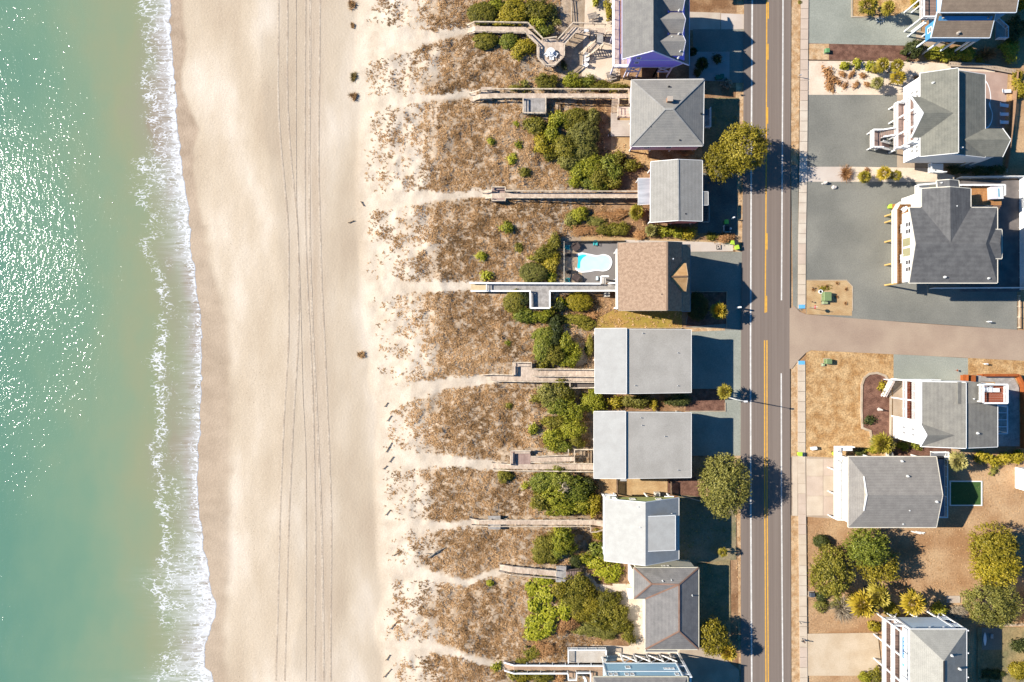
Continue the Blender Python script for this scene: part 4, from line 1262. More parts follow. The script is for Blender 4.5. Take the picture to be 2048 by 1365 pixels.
for p in ((1325, 1162, 6.7), (1342.5, 1160, 6.6), (1384, 1191, 6.0)): vent(h, *p, 0.4, 0.1)
for x in (14.5, 16.0):
    window(h, 'N', P(1268, 1136, ze).x + x * 0.42, a.y - 0.15, 4.0, 0.55, 0.6)
a, b = P(1265, 1137, 4.5), P(1268, 1173, 4.5)
MB().box(a.x - 0.2, b.y, 0.5, a.x, a.y, ze - 0.3).build('chimney_chase', TRIM, h)
s0 = P(1254, 1187, 0); s1 = P(1268, 1188, 1.0)
steps(h, (s0.x, s0.y), (s1.x + 0.2, s1.y), 2.0, 0, 0.9, TRIM, 5)

# ---------------------------------------------------------------- H9 pale blue house at the bottom edge
h = new_house(1285, 1365, 'pale blue house with grey roof and white framed balconies, cut by the lower picture edge')
gs = shingle('mid_grey_shingle', (165, 160, 155), (150, 146, 143))
blue = siding('pale_blue_siding', (0.36, 0.56, 0.68), (0.33, 0.52, 0.64))
yw = -62.2
xa, xb = P(1187, 1354, 10).x, P(1375, 1354, 10).x
yb = yw - 14
roof(h, [[Vector((xa, yw - 0.1, 10)), Vector((xb, yw - 0.1, 10)), Vector((xb - 4.5, yw - 7, 12.6)), Vector((xa + 4.5, yw - 7, 12.6))],
         [Vector((xb, yw - 0.1, 10)), Vector((xb, yb, 10)), Vector((xb - 4.5, yw - 7, 12.6))],
         [Vector((xb, yb, 10)), Vector((xa, yb, 10)), Vector((xa + 4.5, yw - 7, 12.6)), Vector((xb - 4.5, yw - 7, 12.6))],
         [Vector((xa, yb, 10)), Vector((xa, yw - 0.1, 10)), Vector((xa + 4.5, yw - 7, 12.6))]], gs, 0.2, mat('cream_gutter', (0.6, 0.55, 0.42)), fw=0.14)
xw0, xw1 = P(1206, 1325, 4.6).x, P(1352, 1325, 4.6).x
MB().box(xw0, yb + 0.5, 4.6, xw1, yw, 9.85).build('wall', blue, h)
mb = MB()
mb.box(xw0 - 0.05, yw - 0.02, 7.9, xw1 + 0.05, yw + 0.06, 8.1)
for x in (xw0, xw1): mb.box(x - 0.12, yw - 0.03, 4.6, x + 0.12, yw + 0.08, 9.84)
mb.box(xw0 - 0.05, yw - 0.02, 4.6, xw1 + 0.05, yw + 0.07, 4.8)
mb.build('trim_board', WHITE, h)
for px_, z in ((1221, 9.1), (1231.5, 9.1), (1253.5, 9.1), (1264.5, 9.1), (1356 - 2, 9.1)):
    window(h, 'N', P(px_, 1349, z).x, yw, z, 0.55, 0.75, WHITE)
window(h, 'N', P(1256, 1334, 6.6).x, yw, 6.4, 0.7, 0.8, WHITE)
for px_ in (1331, 1338, 1346): window(h, 'N', P(px_, 1338, 7).x, yw, 6.9, 0.4, 0.4, WHITE)
# white two level balcony frame towards the road
for z in (4.6, 7.9):
    deck(h, xw1 + 0.13, yb + 0.5, xb + 0.9, yw - 0.1, z, DECKW, 'x', name='balcony')
    railing(h, [(xw1 + 0.2, yw - 0.15, z), (xb + 0.85, yw - 0.15, z), (xb + 0.85, yb + 0.6, z)], WHITE, gap=0.25, top=0.3)
for x in (xw1 + 1.4, xb + 0.8):
    for y in (yw - 0.15, yw - 5): MB().box(x - 0.1, y - 0.1, 0, x + 0.1, y + 0.1, 9.9).build('balcony_post', WHITE, h)
mb = MB()
for i in range(4):
    x0, x1 = xw0 + 4.2 + i * 2.6, xw0 + 6.6 + i * 2.6
    mb.bar((x0, yw, 4.4), (x1, yw, 1.8), 0.16, 0.16); mb.bar((x0, yw + 0.17, 1.8), (x1, yw + 0.17, 4.4), 0.16, 0.16)
mb.build('cross_brace', TRIM, h)
stilts(h, [xw0 + 0.3, xw0 + 4.1, xw0 + 6.7, xw0 + 9.3, xw0 + 11.9, xw1 - 0.2], [yw - 0.3, yw - 5], 4.58, TRIM, 0.3)
# north deck with white wall-like rail and a stair at its end
a, b = P(1135, 1295, 1.6), P(1212, 1326, 1.6)
deck(h, a.x, b.y, b.x, a.y, 1.6, mat('pale_deck_boards', half(lin(240, 230, 218)), half(lin(226, 214, 200))), 'x', name='side_deck')
railing(h, [(a.x + 0.1, b.y + 0.4, 1.6), (a.x + 0.1, a.y - 0.1, 1.6), (b.x - 0.1, a.y - 0.1, 1.6), (b.x - 0.1, b.y + 2.0, 1.6)], WHITE, gap=0.14, top=0.22)
s0, s1 = P(1233, 1317, 0), P(1212, 1317, 1.6)
steps(h, (s0.x, s0.y), (s1.x, s1.y), 1.1, 0, 1.6, mat('blue_grey_steps', (0.35, 0.42, 0.46)), 8)

# ================================================================ EAST SIDE
# ---------------------------------------------------------------- E1 blue house, stepped brown roofs
h = new_house(1930, 30, 'blue house with stepped brown shingle roofs at the top right')
bs = shingle('taupe_shingle', (178, 158, 138), (164, 145, 127))
bl = siding('bright_blue_siding', (0.07, 0.26, 0.48), (0.06, 0.23, 0.43))
zA, zB = 10.6, 8.6
roof(h, [[(1876, 23, zA + 0.1), (1992, 23, zA + 0.1), (1979.5, 75.5, zB), (1863, 75, zB)]], bs, 0.22, mat('blue_white_trim', (0.6, 0.68, 0.75)), fw=0.12)
u0, u1 = P(1880.5, 24.8, 11.9), P(2032, 24.8, 11.9)
roof(h, [[Vector((u0.x, u0.y, 11.9)), Vector((u1.x, u1.y, 11.9)), Vector((u1.x, u1.y + 9, 14.4)), Vector((u0.x, u0.y + 9, 14.4))]], bs, 0.22, MATS['blue_white_trim'], name='upper_roof', fw=0.12)
a, b = P(1863, 75, zB), P(1979, 75.5, zB)
MB().extr([(a.x + 0.4, a.y + 0.3, 6.0), (a.x + 0.4, a.y + 0.3, zB - 0.2), (a.x + 0.4, u0.y, zA - 0.2), (a.x + 0.4, u0.y, 6.0)], (b.x - a.x - 1.0, 0, 0)).build('wall', bl, h)
MB().box(81.4, u0.y + 0.6, 3.2, u1.x - 0.5, u0.y + 14, 11.7).build('upper_wall', bl, h)
xs_ = [a.x + 0.5, a.x + 3.4, a.x + 6.2, a.x + 9, b.x - 0.8]
stilts(h, xs_, [a.y + 0.5, a.y + 3.9], 5.98, siding('blue_white_posts', (0.6, 0.66, 0.72)), 0.28)
window(h, 'W', a.x + 0.4, a.y + 1.9, 7.4, 0.8, 0.9)
MB().box(u0.x - 0.1, u0.y + 0.1, 11.3, u0.x + 0.5, u0.y + 14, 11.68).build('eave_beam', WHITE, h)
for p in ((1884.5, 37, 10.0), (1975, 37, 10.0), (1916.5, 66, 9.0)): vent(h, *p, 0.4, 0.2, mat('tan_vent', (0.38, 0.33, 0.28)))
# front deck with white rails on slanting-looking posts
d0, d1 = P(1840, 40, 5.6), P(1872, -40, 5.6)
deck(h, d0.x, d0.y, 81.38, d1.y, 5.6, DECKB, 'y', name='front_deck')
railing(h, [(d1.x, d0.y + 0.1, 5.6), (d0.x + 0.1, d0.y + 0.1, 5.6), (d0.x + 0.1, d1.y, 5.6)], WHITE, gap=0.13, top=0.2, h=1.2)
stilts(h, [d0.x + 0.15, d0.x + 1.6], [d0.y + 0.2, d0.y + 4], 5.4, WHITE, 0.24)
# rear steps in the shade
r0, r1 = P(1994, 40, 4), P(2012, 78, 4)
deck(h, r0.x, r1.y, r1.x, r0.y, 3.6, DECKG, 'x', name='rear_deck')
railing(h, [(r0.x, r0.y, 3.6), (r1.x, r0.y - 1.6, 3.6), (r1.x, r1.y, 3.6), (r0.x, r1.y, 3.6)], MATS['blue_white_trim'])

# ---------------------------------------------------------------- E2 white house with cross gables and a wrap of white decks
h = new_house(1900, 235, 'white house with grey green cross gabled roof and white entrance stair towards the road')
gg = shingle('grey_green_shingle', (165, 163, 150), (150, 149, 138))
ww = siding('white_siding', (0.80, 0.80, 0.80))
xw, yS, yN, xR, xE = 76.3, 34.5, 50.0, 81.75, 88.8
zr, ze, z2, ze2 = 11.5, 9.0, 10.6, 8.4
V = lambda x, y, z: Vector((x, y, z))
yg0, yg1, ygc = P(1826, 194, ze).y, P(1822, 275.5, ze).y, P(1841, 226, 11.3).y
xg = P(1826, 194, ze).x
zg = 11.2
xv = xR - (zr - zg) / 0.46
r = roof(h, [[V(xw, yN, ze), V(xR, yN, zr), V(xR, yS, zr), V(xw, yS, ze), V(xw, yg1, ze), V(xv, ygc, zg), V(xw, yg0, ze)],
             ], gg, 0.2, TRIM, fw=0.1, only=lambda p, q: abs(p.x - xv) > 0.1 and abs(q.x - xv) > 0.1)
xf = xg - 0.2
dr = roof(h, [[V(xw, yg0, ze), V(xv, ygc, zg), V(xf + 0.9, ygc, zg), V(xf, yg0, ze)], [V(xw, yg1, ze), V(xf, yg1, ze), V(xf + 0.9, ygc, zg), V(xv, ygc, zg)]], gg, 0.2, WHITE, name='cross_gable', fw=0.22, only=lambda p, q: max(p.x, q.x) < xf + 1.0)
roof(h, [[V(xR + 0.02, yN, z2), V(xE, yN, ze2), V(xE, yS, ze2), V(xR + 0.02, yS, z2)]], gg, 0.2, TRIM, name='rear_roof', fw=0.1)
MB().box(xR - 0.25, yS + 0.15, z2 - 0.3, xR + 0.005, yN - 0.15, zr - 0.24).build('clerestory_wall', siding('grey_clerestory', (0.35, 0.36, 0.36)), h)
profile_y([(xw + 0.3, 2.9), (xE - 0.5, 2.9), (xE - 0.5, ze2 - 0.25), (xR, z2 - 0.3), (xR - 0.2, zr - 0.4), (xw + 0.3, ze - 0.2)], yS + 0.35, yN - 0.35).build('wall', ww, h)
MB().box(xw + 3, yS + 2, 0, xE - 3, yN - 2, 2.89).build('lower_wall', ww, h)
# wing to the right
ya, yb_, yc = P(2005, 257.6, ze2).y, P(2006, 313.7, ze2).y, P(2016, 280, 10.0).y
xe_ = P(2005, 257.6, ze2).x
xin = xR + (z2 - 10.0) * 3.2
roof(h, [[V(xE - 0.05, ya, ze2), V(xin, yc, 10.06), V(xe_ + 0.3, yc, 10.06), V(xe_, ya, ze2)], [V(xE - 0.05, yb_, ze2), V(xe_, yb_, ze2), V(xe_ + 0.3, yc, 10.06), V(xin, yc, 10.06)]], gg, 0.2, WHITE, name='wing_roof', fw=0.12, only=lambda p, q: min(p.x, q.x) > xe_ - 0.1)
MB().box(xE - 0.49, yb_ + 0.35, 2.9, xe_ - 0.5, ya - 0.35, ze2 - 0.22).build('wing_wall', ww, h)
stilts(h, [xE + 1, xe_ - 0.7], [yb_ + 0.5, ya - 0.6], 2.88, WHITE)
for yy, zz in ((yN - 2.6, 6.2), (yN - 2.9, 8.0), (yS + 2.2, 8.0), (yS + 2.6, 6.2)):
    f = window(h, 'W', xw + 0.3, yy, zz - 0.4, 0.5, 0.8); window(h, 'W', xw + 0.3, yy - 0.78, zz - 0.4, 0.5, 0.8)
# gable front wall and decks
MB().extr([(xf + 1.0, yg0 - 0.4, ze - 0.25), (xf + 1.0, ygc, zg - 0.35), (xf + 1.0, yg1 + 0.4, ze - 0.25)], (1.2, 0, 0)).build('gable_wall', ww, h)
z_lo, z_hi = 3.2, 6.2
xd = xw - 1.7
for z, x0 in ((z_hi, xw - 1.1), (z_lo, xd)):
    deck(h, x0, yg1 - 0.6, xw + 0.28, yg0 + 0.8, z, DECKP, 'y', name='front_deck')
    railing(h, [(xw + 0.2, yg1 - 0.5, z), (x0 + 0.08, yg1 - 0.5, z), (x0 + 0.08, yg0 + 0.7, z), (xw + 0.2, yg0 + 0.7, z)], WHITE, gap=0.12, top=0.24, h=1.1)
for y in (yg1 - 0.45, (yg0 + yg1) / 2 - 1.6, (yg0 + yg1) / 2 + 1.6, yg0 + 0.65):
    MB().box(xw - 1.12, y - 0.13, 0, xw - 0.86, y + 0.13, ze - 0.25).build('porch_post', WHITE, h)
# stair tower: landing, flight, lower landing boxed by white rails
l0, l1 = P(1738, 256, 2.4), P(1772, 300, 2.4)
lx0, lx1 = l0.x + 0.6, l0.x + 2.6
ly0, ly1 = l1.y + 0.4, l0.y - 0.4
deck(h, lx0, ly0, lx1, ly1, 1.7, DECKP, 'y', name='stair_landing')
railing(h, [(lx1, ly0 + 0.06, 1.7), (lx0 + 0.06, ly0 + 0.06, 1.7), (lx0 + 0.06, ly1 - 0.06, 1.7), (lx1, ly1 - 0.06, 1.7)], WHITE, gap=0.1, top=0.25, h=1.15)
steps(h, (lx1, ly1 - 0.75), (xd + 0.05, ly1 - 0.75), 1.35, 1.7, z_lo, DECKP, 8)
for yy in (ly1 - 0.06, ly1 - 1.45):
    railing(h, [(lx1, yy, 1.7), (xd, yy, z_lo)], WHITE, gap=0.14, top=0.2, h=1.1, posts=False)
steps(h, (lx1 + 2.6, ly0 + 0.7), (lx1, ly0 + 0.7), 1.2, 0, 1.7, DECKP, 8)
for yy in (ly0 + 0.06, ly0 + 1.35):
    railing(h, [(lx1 + 2.6, yy, 0.05), (lx1, yy, 1.7)], WHITE, gap=0.16, top=0.16, h=1.1, posts=False)
stilts(h, [lx0 + 0.2, lx1 - 0.2], [ly0 + 0.2, ly1 - 0.2], 1.5, WHITE, 0.2)
for p in ((1866, 166, 9.9), (1923.5, 296, 10.4)): vent(h, *p, 0.35, 0.12)
# small platform with wall unit by the south side
q0, q1 = P(1856, 325, 2.6), P(1886, 337, 2.6)
deck(h, q0.x, yS - 1.6, q1.x, yS + 0.3, 2.7, TRIM, 'x', name='side_landing')
railing(h, [(q0.x, yS + 0.2, 2.7), (q0.x, yS - 1.55, 2.7), (q1.x, yS - 1.55, 2.7)], WHITE, top=0.2)

# ---------------------------------------------------------------- E3 dark roof house with orange deck
h = new_house(1905, 480, 'large cream house with dark charcoal roof and an orange boarded front balcony')
dk = shingle('dark_charcoal_shingle', (138, 137, 136), (122, 121, 121), 0.5)
cw = siding('cream_white_siding', (0.76, 0.73, 0.67))
ct = mat('cream_fascia', (0.72, 0.66, 0.54))
xW = P(1819, 415.8, 10.5).x; yNt, ySt = P(1819, 415.8, 10.5).y, P(1819, 566, 10.5).y
yC = (yNt + ySt) / 2
xEa = P(1994.5, 459, 10.5).x
zE, zR = 10.5, 12.1
xn0, xn1 = P(1843.6, 379, zE).x, P(1941.3, 415, zE).x
yn1 = P(1901, 379, zE).y + 0.1
xnr = P(1901, 381, 12.0).x
zN = 11.9
yv = yC + 0.25
r = roof(h, [[V(xW, ySt, zE), V(xEa, ySt, zE), V(xEa - 3.2, yC, zR), V(xW + 0.2, yC, zR)],
             [V(xW, yNt, zE), V(xW + 0.2, yC, zR), V(xEa - 3.2, yC, zR), V(xEa, yNt, zE), V(xn1, yNt, zE), V(xnr, yv, zR - 0.06), V(xn0, yNt, zE)],
             [V(xEa, yNt, zE), V(xEa - 3.2, yC, zR), V(xEa, ySt, zE)]], dk, 0.22, ct, fw=0.14, only=lambda p, q: abs(p.x - xnr) > 0.1 and abs(q.x - xnr) > 0.1)
roof(h, [[V(xn0, yNt, zE), V(xnr, yv, zR - 0.06), V(xnr, yn1, zN), V(xn0, yn1, zE)], [V(xn1, yNt, zE), V(xn1, yn1, zE), V(xnr, yn1, zN), V(xnr, yv, zR - 0.06)]], dk, 0.22, ct, name='north_wing_roof', fw=0.14, only=lambda p, q: min(p.y, q.y) > yNt - 0.1)
xp0, xp1, yp = P(1870.8, 363, zE).x, P(1913.5, 363, zE).x, P(1890, 363, zE).y
roof(h, [[V(xp0, yn1 + 0.02, 11.2), V(xnr, yn1 + 0.02, zN - 0.1), V(xp1, yn1 + 0.02, 11.2), V(xp1, yp, 11.0), V(xnr, yp, zN - 0.2), V(xp0, yp, 11.0)]], dk, 0.2, ct, name='porch_roof', fw=0.12)
b0, b1 = P(1976, 460, zE), P(2002.5, 517.5, zE)
roof(h, [[V(b0.x, b0.y, zE + 0.35), V(b1.x, b0.y, zE + 0.1), V(b1.x - 0.9, (b0.y + b1.y) / 2, zE + 1.0), V(b0.x - 2.4, (b0.y + b1.y) / 2, zE + 1.25)],
         [V(b0.x, b1.y, zE + 0.35), V(b0.x - 2.4, (b0.y + b1.y) / 2, zE + 1.25), V(b1.x - 0.9, (b0.y + b1.y) / 2, zE + 1.0), V(b1.x, b1.y, zE + 0.1)],
         [V(b1.x, b0.y, zE + 0.1), V(b1.x, b1.y, zE + 0.1), V(b1.x - 0.9, (b0.y + b1.y) / 2, zE + 1.0)]], dk, 0.2, ct, name='bay_roof', fw=0.14, only=lambda p, q: max(p.x, q.x) > b0.x + 0.5)
xwall = 74.4
MB().extr([(xwall, ySt + 0.4, 6.3), (xwall, ySt + 0.4, zE - 0.25), (xwall, yC, zR - 0.3), (xwall, yNt - 0.4, zE - 0.25), (xwall, yNt - 0.4, 6.3)], (6.0, 0, 0)).build('wall', cw, h)
MB().box(xwall + 6.01, ySt + 0.4, 6.3, xEa - 0.5, yNt - 0.4, zE - 0.25).build('wall', cw, h)
MB().box(xn0 + 0.5, yNt - 0.39, 3.0, xn1 - 0.4, yn1 - 0.3, zE - 0.25).build('wing_wall', cw, h)
MB().box(b0.x, b1.y + 0.3, 3, b1.x - 0.5, b0.y - 0.3, zE - 0.2).build('bay_wall', cw, h)
MB().box(xwall + 2.5, ySt + 1.5, 0, xEa - 1.5, yNt - 1, 6.29).build('lower_wall', cw, h)
for yy in (yC + 4.2, yC + 2.9, yC - 2.9, yC - 4.2): window(h, 'W', xwall, yy, 8.4, 0.75, 1.5, WHITE)
mb = MB()
for i, yy in enumerate((yC + 0.95, yC - 0.95)):
    mb.box(xwall - 0.06, yy - 0.75, 6.65, xwall + 0.02, yy + 0.75, 9.0)
mb.build('glass_door', mat('olive_door_glass', (0.28, 0.27, 0.16), rough=0.2, fine=0.02), h)
xd = 72.6
yd0, yd1 = ySt + 0.2, yNt + 1.5
deck(h, xd, yd0, xwall - 0.02, yd1 - 2.2, 6.3, DECKO, 'x', name='front_balcony')
mb = MB()
mb.box(xd, yd1 - 2.18, 6.16, xwall + 1.6, yd1, 6.3)
mb.build('balcony_end', DECKO, h)
wall_r = MB()
for (p, q) in (((xd, yd0), (xd, yd1 - 1.2)), ((xd, yd1 - 1.2), (xd + 0.7, yd1)), ((xd + 0.7, yd1), (xwall + 0.2, yd1))):
    wall_r.bar((p[0], p[1], 7.35), (q[0], q[1], 7.35), 0.5, 0.08)
    n_ = int(((p[0] - q[0]) ** 2 + (p[1] - q[1]) ** 2) ** 0.5 / 0.14)
    for i in range(n_):
        t = (i + 0.5) / n_
        x, y = p[0] + (q[0] - p[0]) * t, p[1] + (q[1] - p[1]) * t
        wall_r.box(x - 0.03, y - 0.035, 6.1, x + 0.03, y + 0.035, 7.3)
    wall_r.bar((p[0], p[1], 6.2), (q[0], q[1], 6.2), 0.12, 0.24)
wall_r.build('balcony_rail', siding('cream_rail', (0.78, 0.72, 0.62)), h)
for yy in (yd0 + 0.2, yd0 + 4.2, yd0 + 8.8, yd0 + 12.7, yd1 - 1.2):
    MB().tube((xwall + 0.1, yy, 0), (xwall + 0.1, yy, 6.1), 0.17, 0.17, 10).build('piling', mat('raw_pine_piling', lin(205, 170, 105)), h)
# north stair and small decks
s0, s1 = P(1822, 408, 3.2), P(1846, 380, 3.2)
deck(h, s0.x + 0.2, s0.y - 0.5, s1.x + 0.6, s1.y + 0.6, 4.2, cw, 'x', name='entry_deck')
railing(h, [(s0.x + 0.2, s0.y, 4.2), (s0.x + 0.2, s1.y + 0.5, 4.2), (s1.x + 2.4, s1.y + 0.9, 4.2)], WHITE, top=0.3)
steps(h, (P(1810, 400).x, P(1810, 400).y), (s0.x + 0.2, s0.y + 0.6), 1.2, 0.2, 4.2, mat('cream_steps', (0.6, 0.54, 0.46)), 12)
# rear deck with hot tub floor
r0, r1 = P(1941, 372, 5.4), P(2003, 416, 5.4)
deck(h, xn1 - 0.35, r1.y + 0.5, r1.x, r0.y, 5.4, DECKO, 'x', name='rear_deck')
railing(h, [(xn1 - 0.2, r0.y - 0.06, 5.4), (r1.x - 0.06, r0.y - 0.06, 5.4), (r1.x - 0.06, r1.y + 2.2, 5.4)], WHITE, top=0.3)
stilts(h, [r1.x - 0.3, r0.x + 1], [r0.y - 0.3, r1.y + 1], 5.2, WHITE)
s0 = P(2000, 425, 3)
steps(h, (r1.x - 0.7, r1.y - 3.6), (r1.x - 0.7, r1.y + 0.5), 1.3, 1.0, 5.3, mat('brown_steps', lin(120, 95, 80)), 14)
for p in ((1912, 413, 11.2), (1890, 554.5, 10.9), (1882, 366.5, 11.2), (1977, 557, 10.7)): vent(h, *p, 0.35, 0.13)

# ---------------------------------------------------------------- E4 white house with roof-top deck
h = new_house(1905, 830, 'white house with grey shingle roof, white front decks and a square roof top lookout')
gs2 = shingle('warm_grey_shingle', (172, 168, 158), (158, 154, 146))
xg = 75.8
ze, zr, zrr = 10.0, 12.2, 10.4
yN, yS = P(1839, 764, ze).y, P(1933, 897, zr).y
ygc = P(1852.8, 871, 11.6).y; yg0 = P(1842, 848, ze).y
xe_ = xg + 0.2
xR = P(1932, 840, zr).x; xR2 = P(1916, 790, 12.0).x; xEE = P(1995, 850, zrr).x
yj = P(1925, 807, zr).y
xv = xe_ + (11.66 - ze) * (xR - xe_) / (zr - ze)
r = roof(h, [[V(xe_, yN, ze), V(xe_, yg0, ze), V(xv, ygc, 11.66), V(xe_, yS, ze), V(xR, yS, zr), V(xR, yj, zr), V(xR, yN, zr - 0.02)]], gs2, 0.2, WHITE, fw=0.1, only=lambda p, q: abs(p.x - xv) > 0.1 and abs(q.x - xv) > 0.1)
roof(h, [[V(xg, yg0, ze), V(xg + 0.2, ygc, 11.66), V(xv, ygc, 11.66), V(xe_, yg0, ze)], [V(xe_, yS, ze), V(xv, ygc, 11.66), V(xg + 0.2, ygc, 11.66), V(xg, yS, ze)]], gs2, 0.2, WHITE, name='front_gable', fw=0.1, only=lambda p, q: max(p.x, q.x) < xg + 0.25)
roof(h, [[V(xR + 0.02, yj, zr - 0.3), V(xEE, yj, zrr), V(xEE, yS, zrr), V(xR + 0.02, yS, zr - 0.3)]], gs2, 0.2, WHITE, name='rear_roof', fw=0.1)
roof(h, [[V(xR2, yN, 12.05), V(P(1960, 765, 11.4).x, yN, 11.5), V(P(1960, 765, 11.4).x, yj - 0.02, 11.5), V(xR2, yj - 0.02, 12.05)]], gs2, 0.25, gs2, name='upper_roof', fw=0.08)
MB().box(xg + 0.05, yS + 0.3, 0.6, xR, yg0 + 0.25, ze - 0.2).build('wall', WHITE, h)
MB().extr([(xg + 0.05, yS + 0.35, ze - 0.2), (xg + 0.05, ygc, 11.35), (xg + 0.05, yg0 + 0.15, ze - 0.2)], (3.0, 0, 0)).build('gable_wall', WHITE, h)
MB().box(xg + 3.0, yg0 + 0.26, 0.6, xR, yN - 0.3, ze - 0.2).build('wall', WHITE, h)
MB().box(xR + 0.01, yS + 0.3, 0.6, xEE - 0.5, yN - 0.3, zrr - 0.22).build('wall', WHITE, h)
for zz, dy in ((7.4, 0.55), (4.6, 0.55)):
    for k in (-1.1, 0.9):
        window(h, 'W', xg + 0.05, ygc + k * 0.5 + 0.1, zz, 0.5, 0.75, WHITE)
yd0, yd1 = yg0 + 0.3, yN + 0.1
for z in (4.2, 7.3):
    deck(h, xg - 0.05, yd0, xg + 2.98, yd1, z, DECKR, 'x', name='front_deck')
    railing(h, [(xg, yd0 + 0.05, z), (xg, yd1 - 0.05, z), (xg + 2.8, yd1 - 0.05, z)], WHITE, gap=0.11, top=0.25, h=1.1)
MB().box(xg - 0.1, yd0, 8.9, xg + 0.1, yd1, 9.75).build('deck_beam', WHITE, h)
for y in (yd0 + 0.1, (yd0 + yd1) / 2, yd1 - 0.1):
    MB().box(xg - 0.13, y - 0.12, 0, xg + 0.13, y + 0.12, 9.7).build('porch_post', WHITE, h)
steps(h, (xg - 1.6, yd1 - 3.6), (xg - 0.9, yd1 - 0.4), 1.1, 0.2, 2.0, mat('pink_white_steps', (0.7, 0.6, 0.55)), 8)
railing(h, [(xg - 2.1, yd1 - 3.6, 0.2), (xg - 1.4, yd1 - 0.4, 2.0)], WHITE, posts=False, top=0.2)
MB().box(xg - 1.6, yd1 - 0.25, 0, xg + 8, yd1 - 0.1, 3.2).build('screen_wall', WHITE, h)
# rooftop lookout
t0, t1 = P(1961, 769, 12.6), P(2009, 806, 12.6)
deck(h, t0.x, t1.y, t1.x, t0.y, 12.3, DECKR, 'x', name='lookout_deck')
railing(h, [(t0.x, t1.y, 12.3), (t0.x, t0.y, 12.3), (t1.x, t0.y, 12.3), (t1.x, t1.y, 12.3), (t0.x, t1.y, 12.3)], WHITE, gap=0.1, top=0.28, h=1.1, post_every=1.5)
mb = MB(); mb.box(t0.x + 0.9, t0.y - 1.4, 12.32, t1.x - 1.0, t0.y - 0.7, 12.75)
mb.build('lookout_bench', WHITE, h)
stilts(h, [t0.x + 0.2, t1.x - 0.2], [t1.y + 0.2, t0.y - 0.2], 12.1, WHITE, 0.2)
for p in ((1946.5, 798, 11.6), (1955.5, 867, 11.5)): vent(h, *p, 0.35, 0.13)
# rear pergola in the shade
g0, g1 = P(1997, 812, 4), P(2009, 868, 4)
mb = MB()
for i in range(5):
    y = g0.y + (g1.y - g0.y) * i / 4
    mb.bar((xEE - 0.4, y, 4.0), (g1.x + 0.5, y, 4.0), 0.14, 0.16)
mb.bar((g1.x + 0.45, g0.y, 4.17), (g1.x + 0.45, g1.y, 4.17), 0.16, 0.16)
mb.build('pergola', MATS['blue_white_trim'], h)
stilts(h, [g1.x + 0.45], [g0.y - 0.2, g1.y + 0.2], 3.9, WHITE, 0.18)

# ---------------------------------------------------------------- E5 grey Dutch hip
h = new_house(1790, 985, 'raised house with taupe grey Dutch hip roof next to the small green turf square')
tg = shingle('taupe_grey_shingle', (182, 176, 168), (170, 164, 157))
ze, zr = 6.7, 9.3
x0 = P(1697, 914, ze).x; yN, yS = P(1697, 914, ze).y, P(1698, 1055, ze).y
yc = (yN + yS) / 2
x1 = P(1872.5, 914, ze).x; xa = P(1885, 988, zr).x
xg0 = P(1727, 942, 8.0).x; xr0 = P(1734, 988, zr).x
yq0, yq1 = yN - (yN - yc) * 0.52, yS + (yc - yS) * 0.52
zq = ze + (zr - ze) * 0.52
r = roof(h, [[V(x0, yN, ze), V(x1, yN, ze), V(xa, yc, zr), V(xr0, yc, zr), V(xg0 + 0.15, yq0, zq)],
             [V(x0, yS, ze), V(xg0 + 0.15, yq1, zq), V(xr0, yc, zr), V(xa, yc, zr), V(x1, yS, ze)],
             [V(x0, yS, ze), V(x0, yN, ze), V(xg0 + 0.15, yq0, zq), V(xg0 + 0.15, yq1, zq)]], tg, 0.2, ct, fw=0.12)
mb = MB()
mb.bar((xg0, yq0, zq + 0.05), (xr0 - 0.05, yc, zr + 0.05), 0.18, 0.16); mb.bar((xg0, yq1, zq + 0.05), (xr0 - 0.05, yc, zr + 0.05), 0.18, 0.16)
mb.build('gablet_trim', TRIM, r)
tw = siding('off_white_siding', (0.7, 0.68, 0.63))
MB().extr([(x0 + 0.6, yN - 0.5, 2.8), (x0 + 0.6, yN - 0.5, ze - 0.15), (x0 + 0.6, yS + 0.5, ze - 0.15), (x0 + 0.6, yS + 0.5, 2.8)], (x1 - x0 - 1.2, 0, 0)).build('wall', tw, h)
MB().extr([(x1 - 1.1, yN - 0.55, ze - 0.15), (x1 - 1.1, yc, zr - 0.3), (x1 - 1.1, yS + 0.55, ze - 0.15)], (0.5, 0, 0)).build('gable_wall', tw, h)
MB().box(x0 + 3, yS + 2, 0, x1 - 2, yN - 2, 2.79).build('lower_wall', tw, h)
stilts(h, [x0 + 0.8, x0 + 6, x1 - 1], [yS + 0.7, yc, yN - 0.7], 2.78, TRIM)
d0 = P(1680, 908, 3.0)
deck(h, x0 - 1.0, yS + 0.6, x0 + 0.58, yN + 0.5, 3.0, TRIM, 'y', name='front_deck')
railing(h, [(x0 + 0.5, yS + 0.7, 3.0), (x0 - 0.9, yS + 0.7, 3.0), (x0 - 0.9, yN - 1.2, 3.0)], WHITE, gap=0.13, top=0.2)
deck(h, x0 - 1.0, yN + 0.52, x0 + 2.6, yN + 1.5, 3.0, TRIM, 'x', name='entry_deck')
railing(h, [(x0 - 0.9, yN + 0.5, 3.0), (x0 - 0.9, yN + 1.42, 3.0), (x0 + 2.5, yN + 1.42, 3.0)], WHITE, gap=0.12, top=0.22)
s0, s1 = P(1670, 948, 0), P(1680, 914, 2.8)
steps(h, (s0.x + 0.9, s0.y + 0.2), (s1.x + 0.5, s1.y), 1.2, 0, 3.0, TRIM, 14)
for k in (-0.75, 0.75):
    railing(h, [(s0.x + 0.9 + k, s0.y + 0.2, 0), (s1.x + 0.5 + k, s1.y, 3.0)], WHITE, gap=0.13, top=0.3, posts=False)
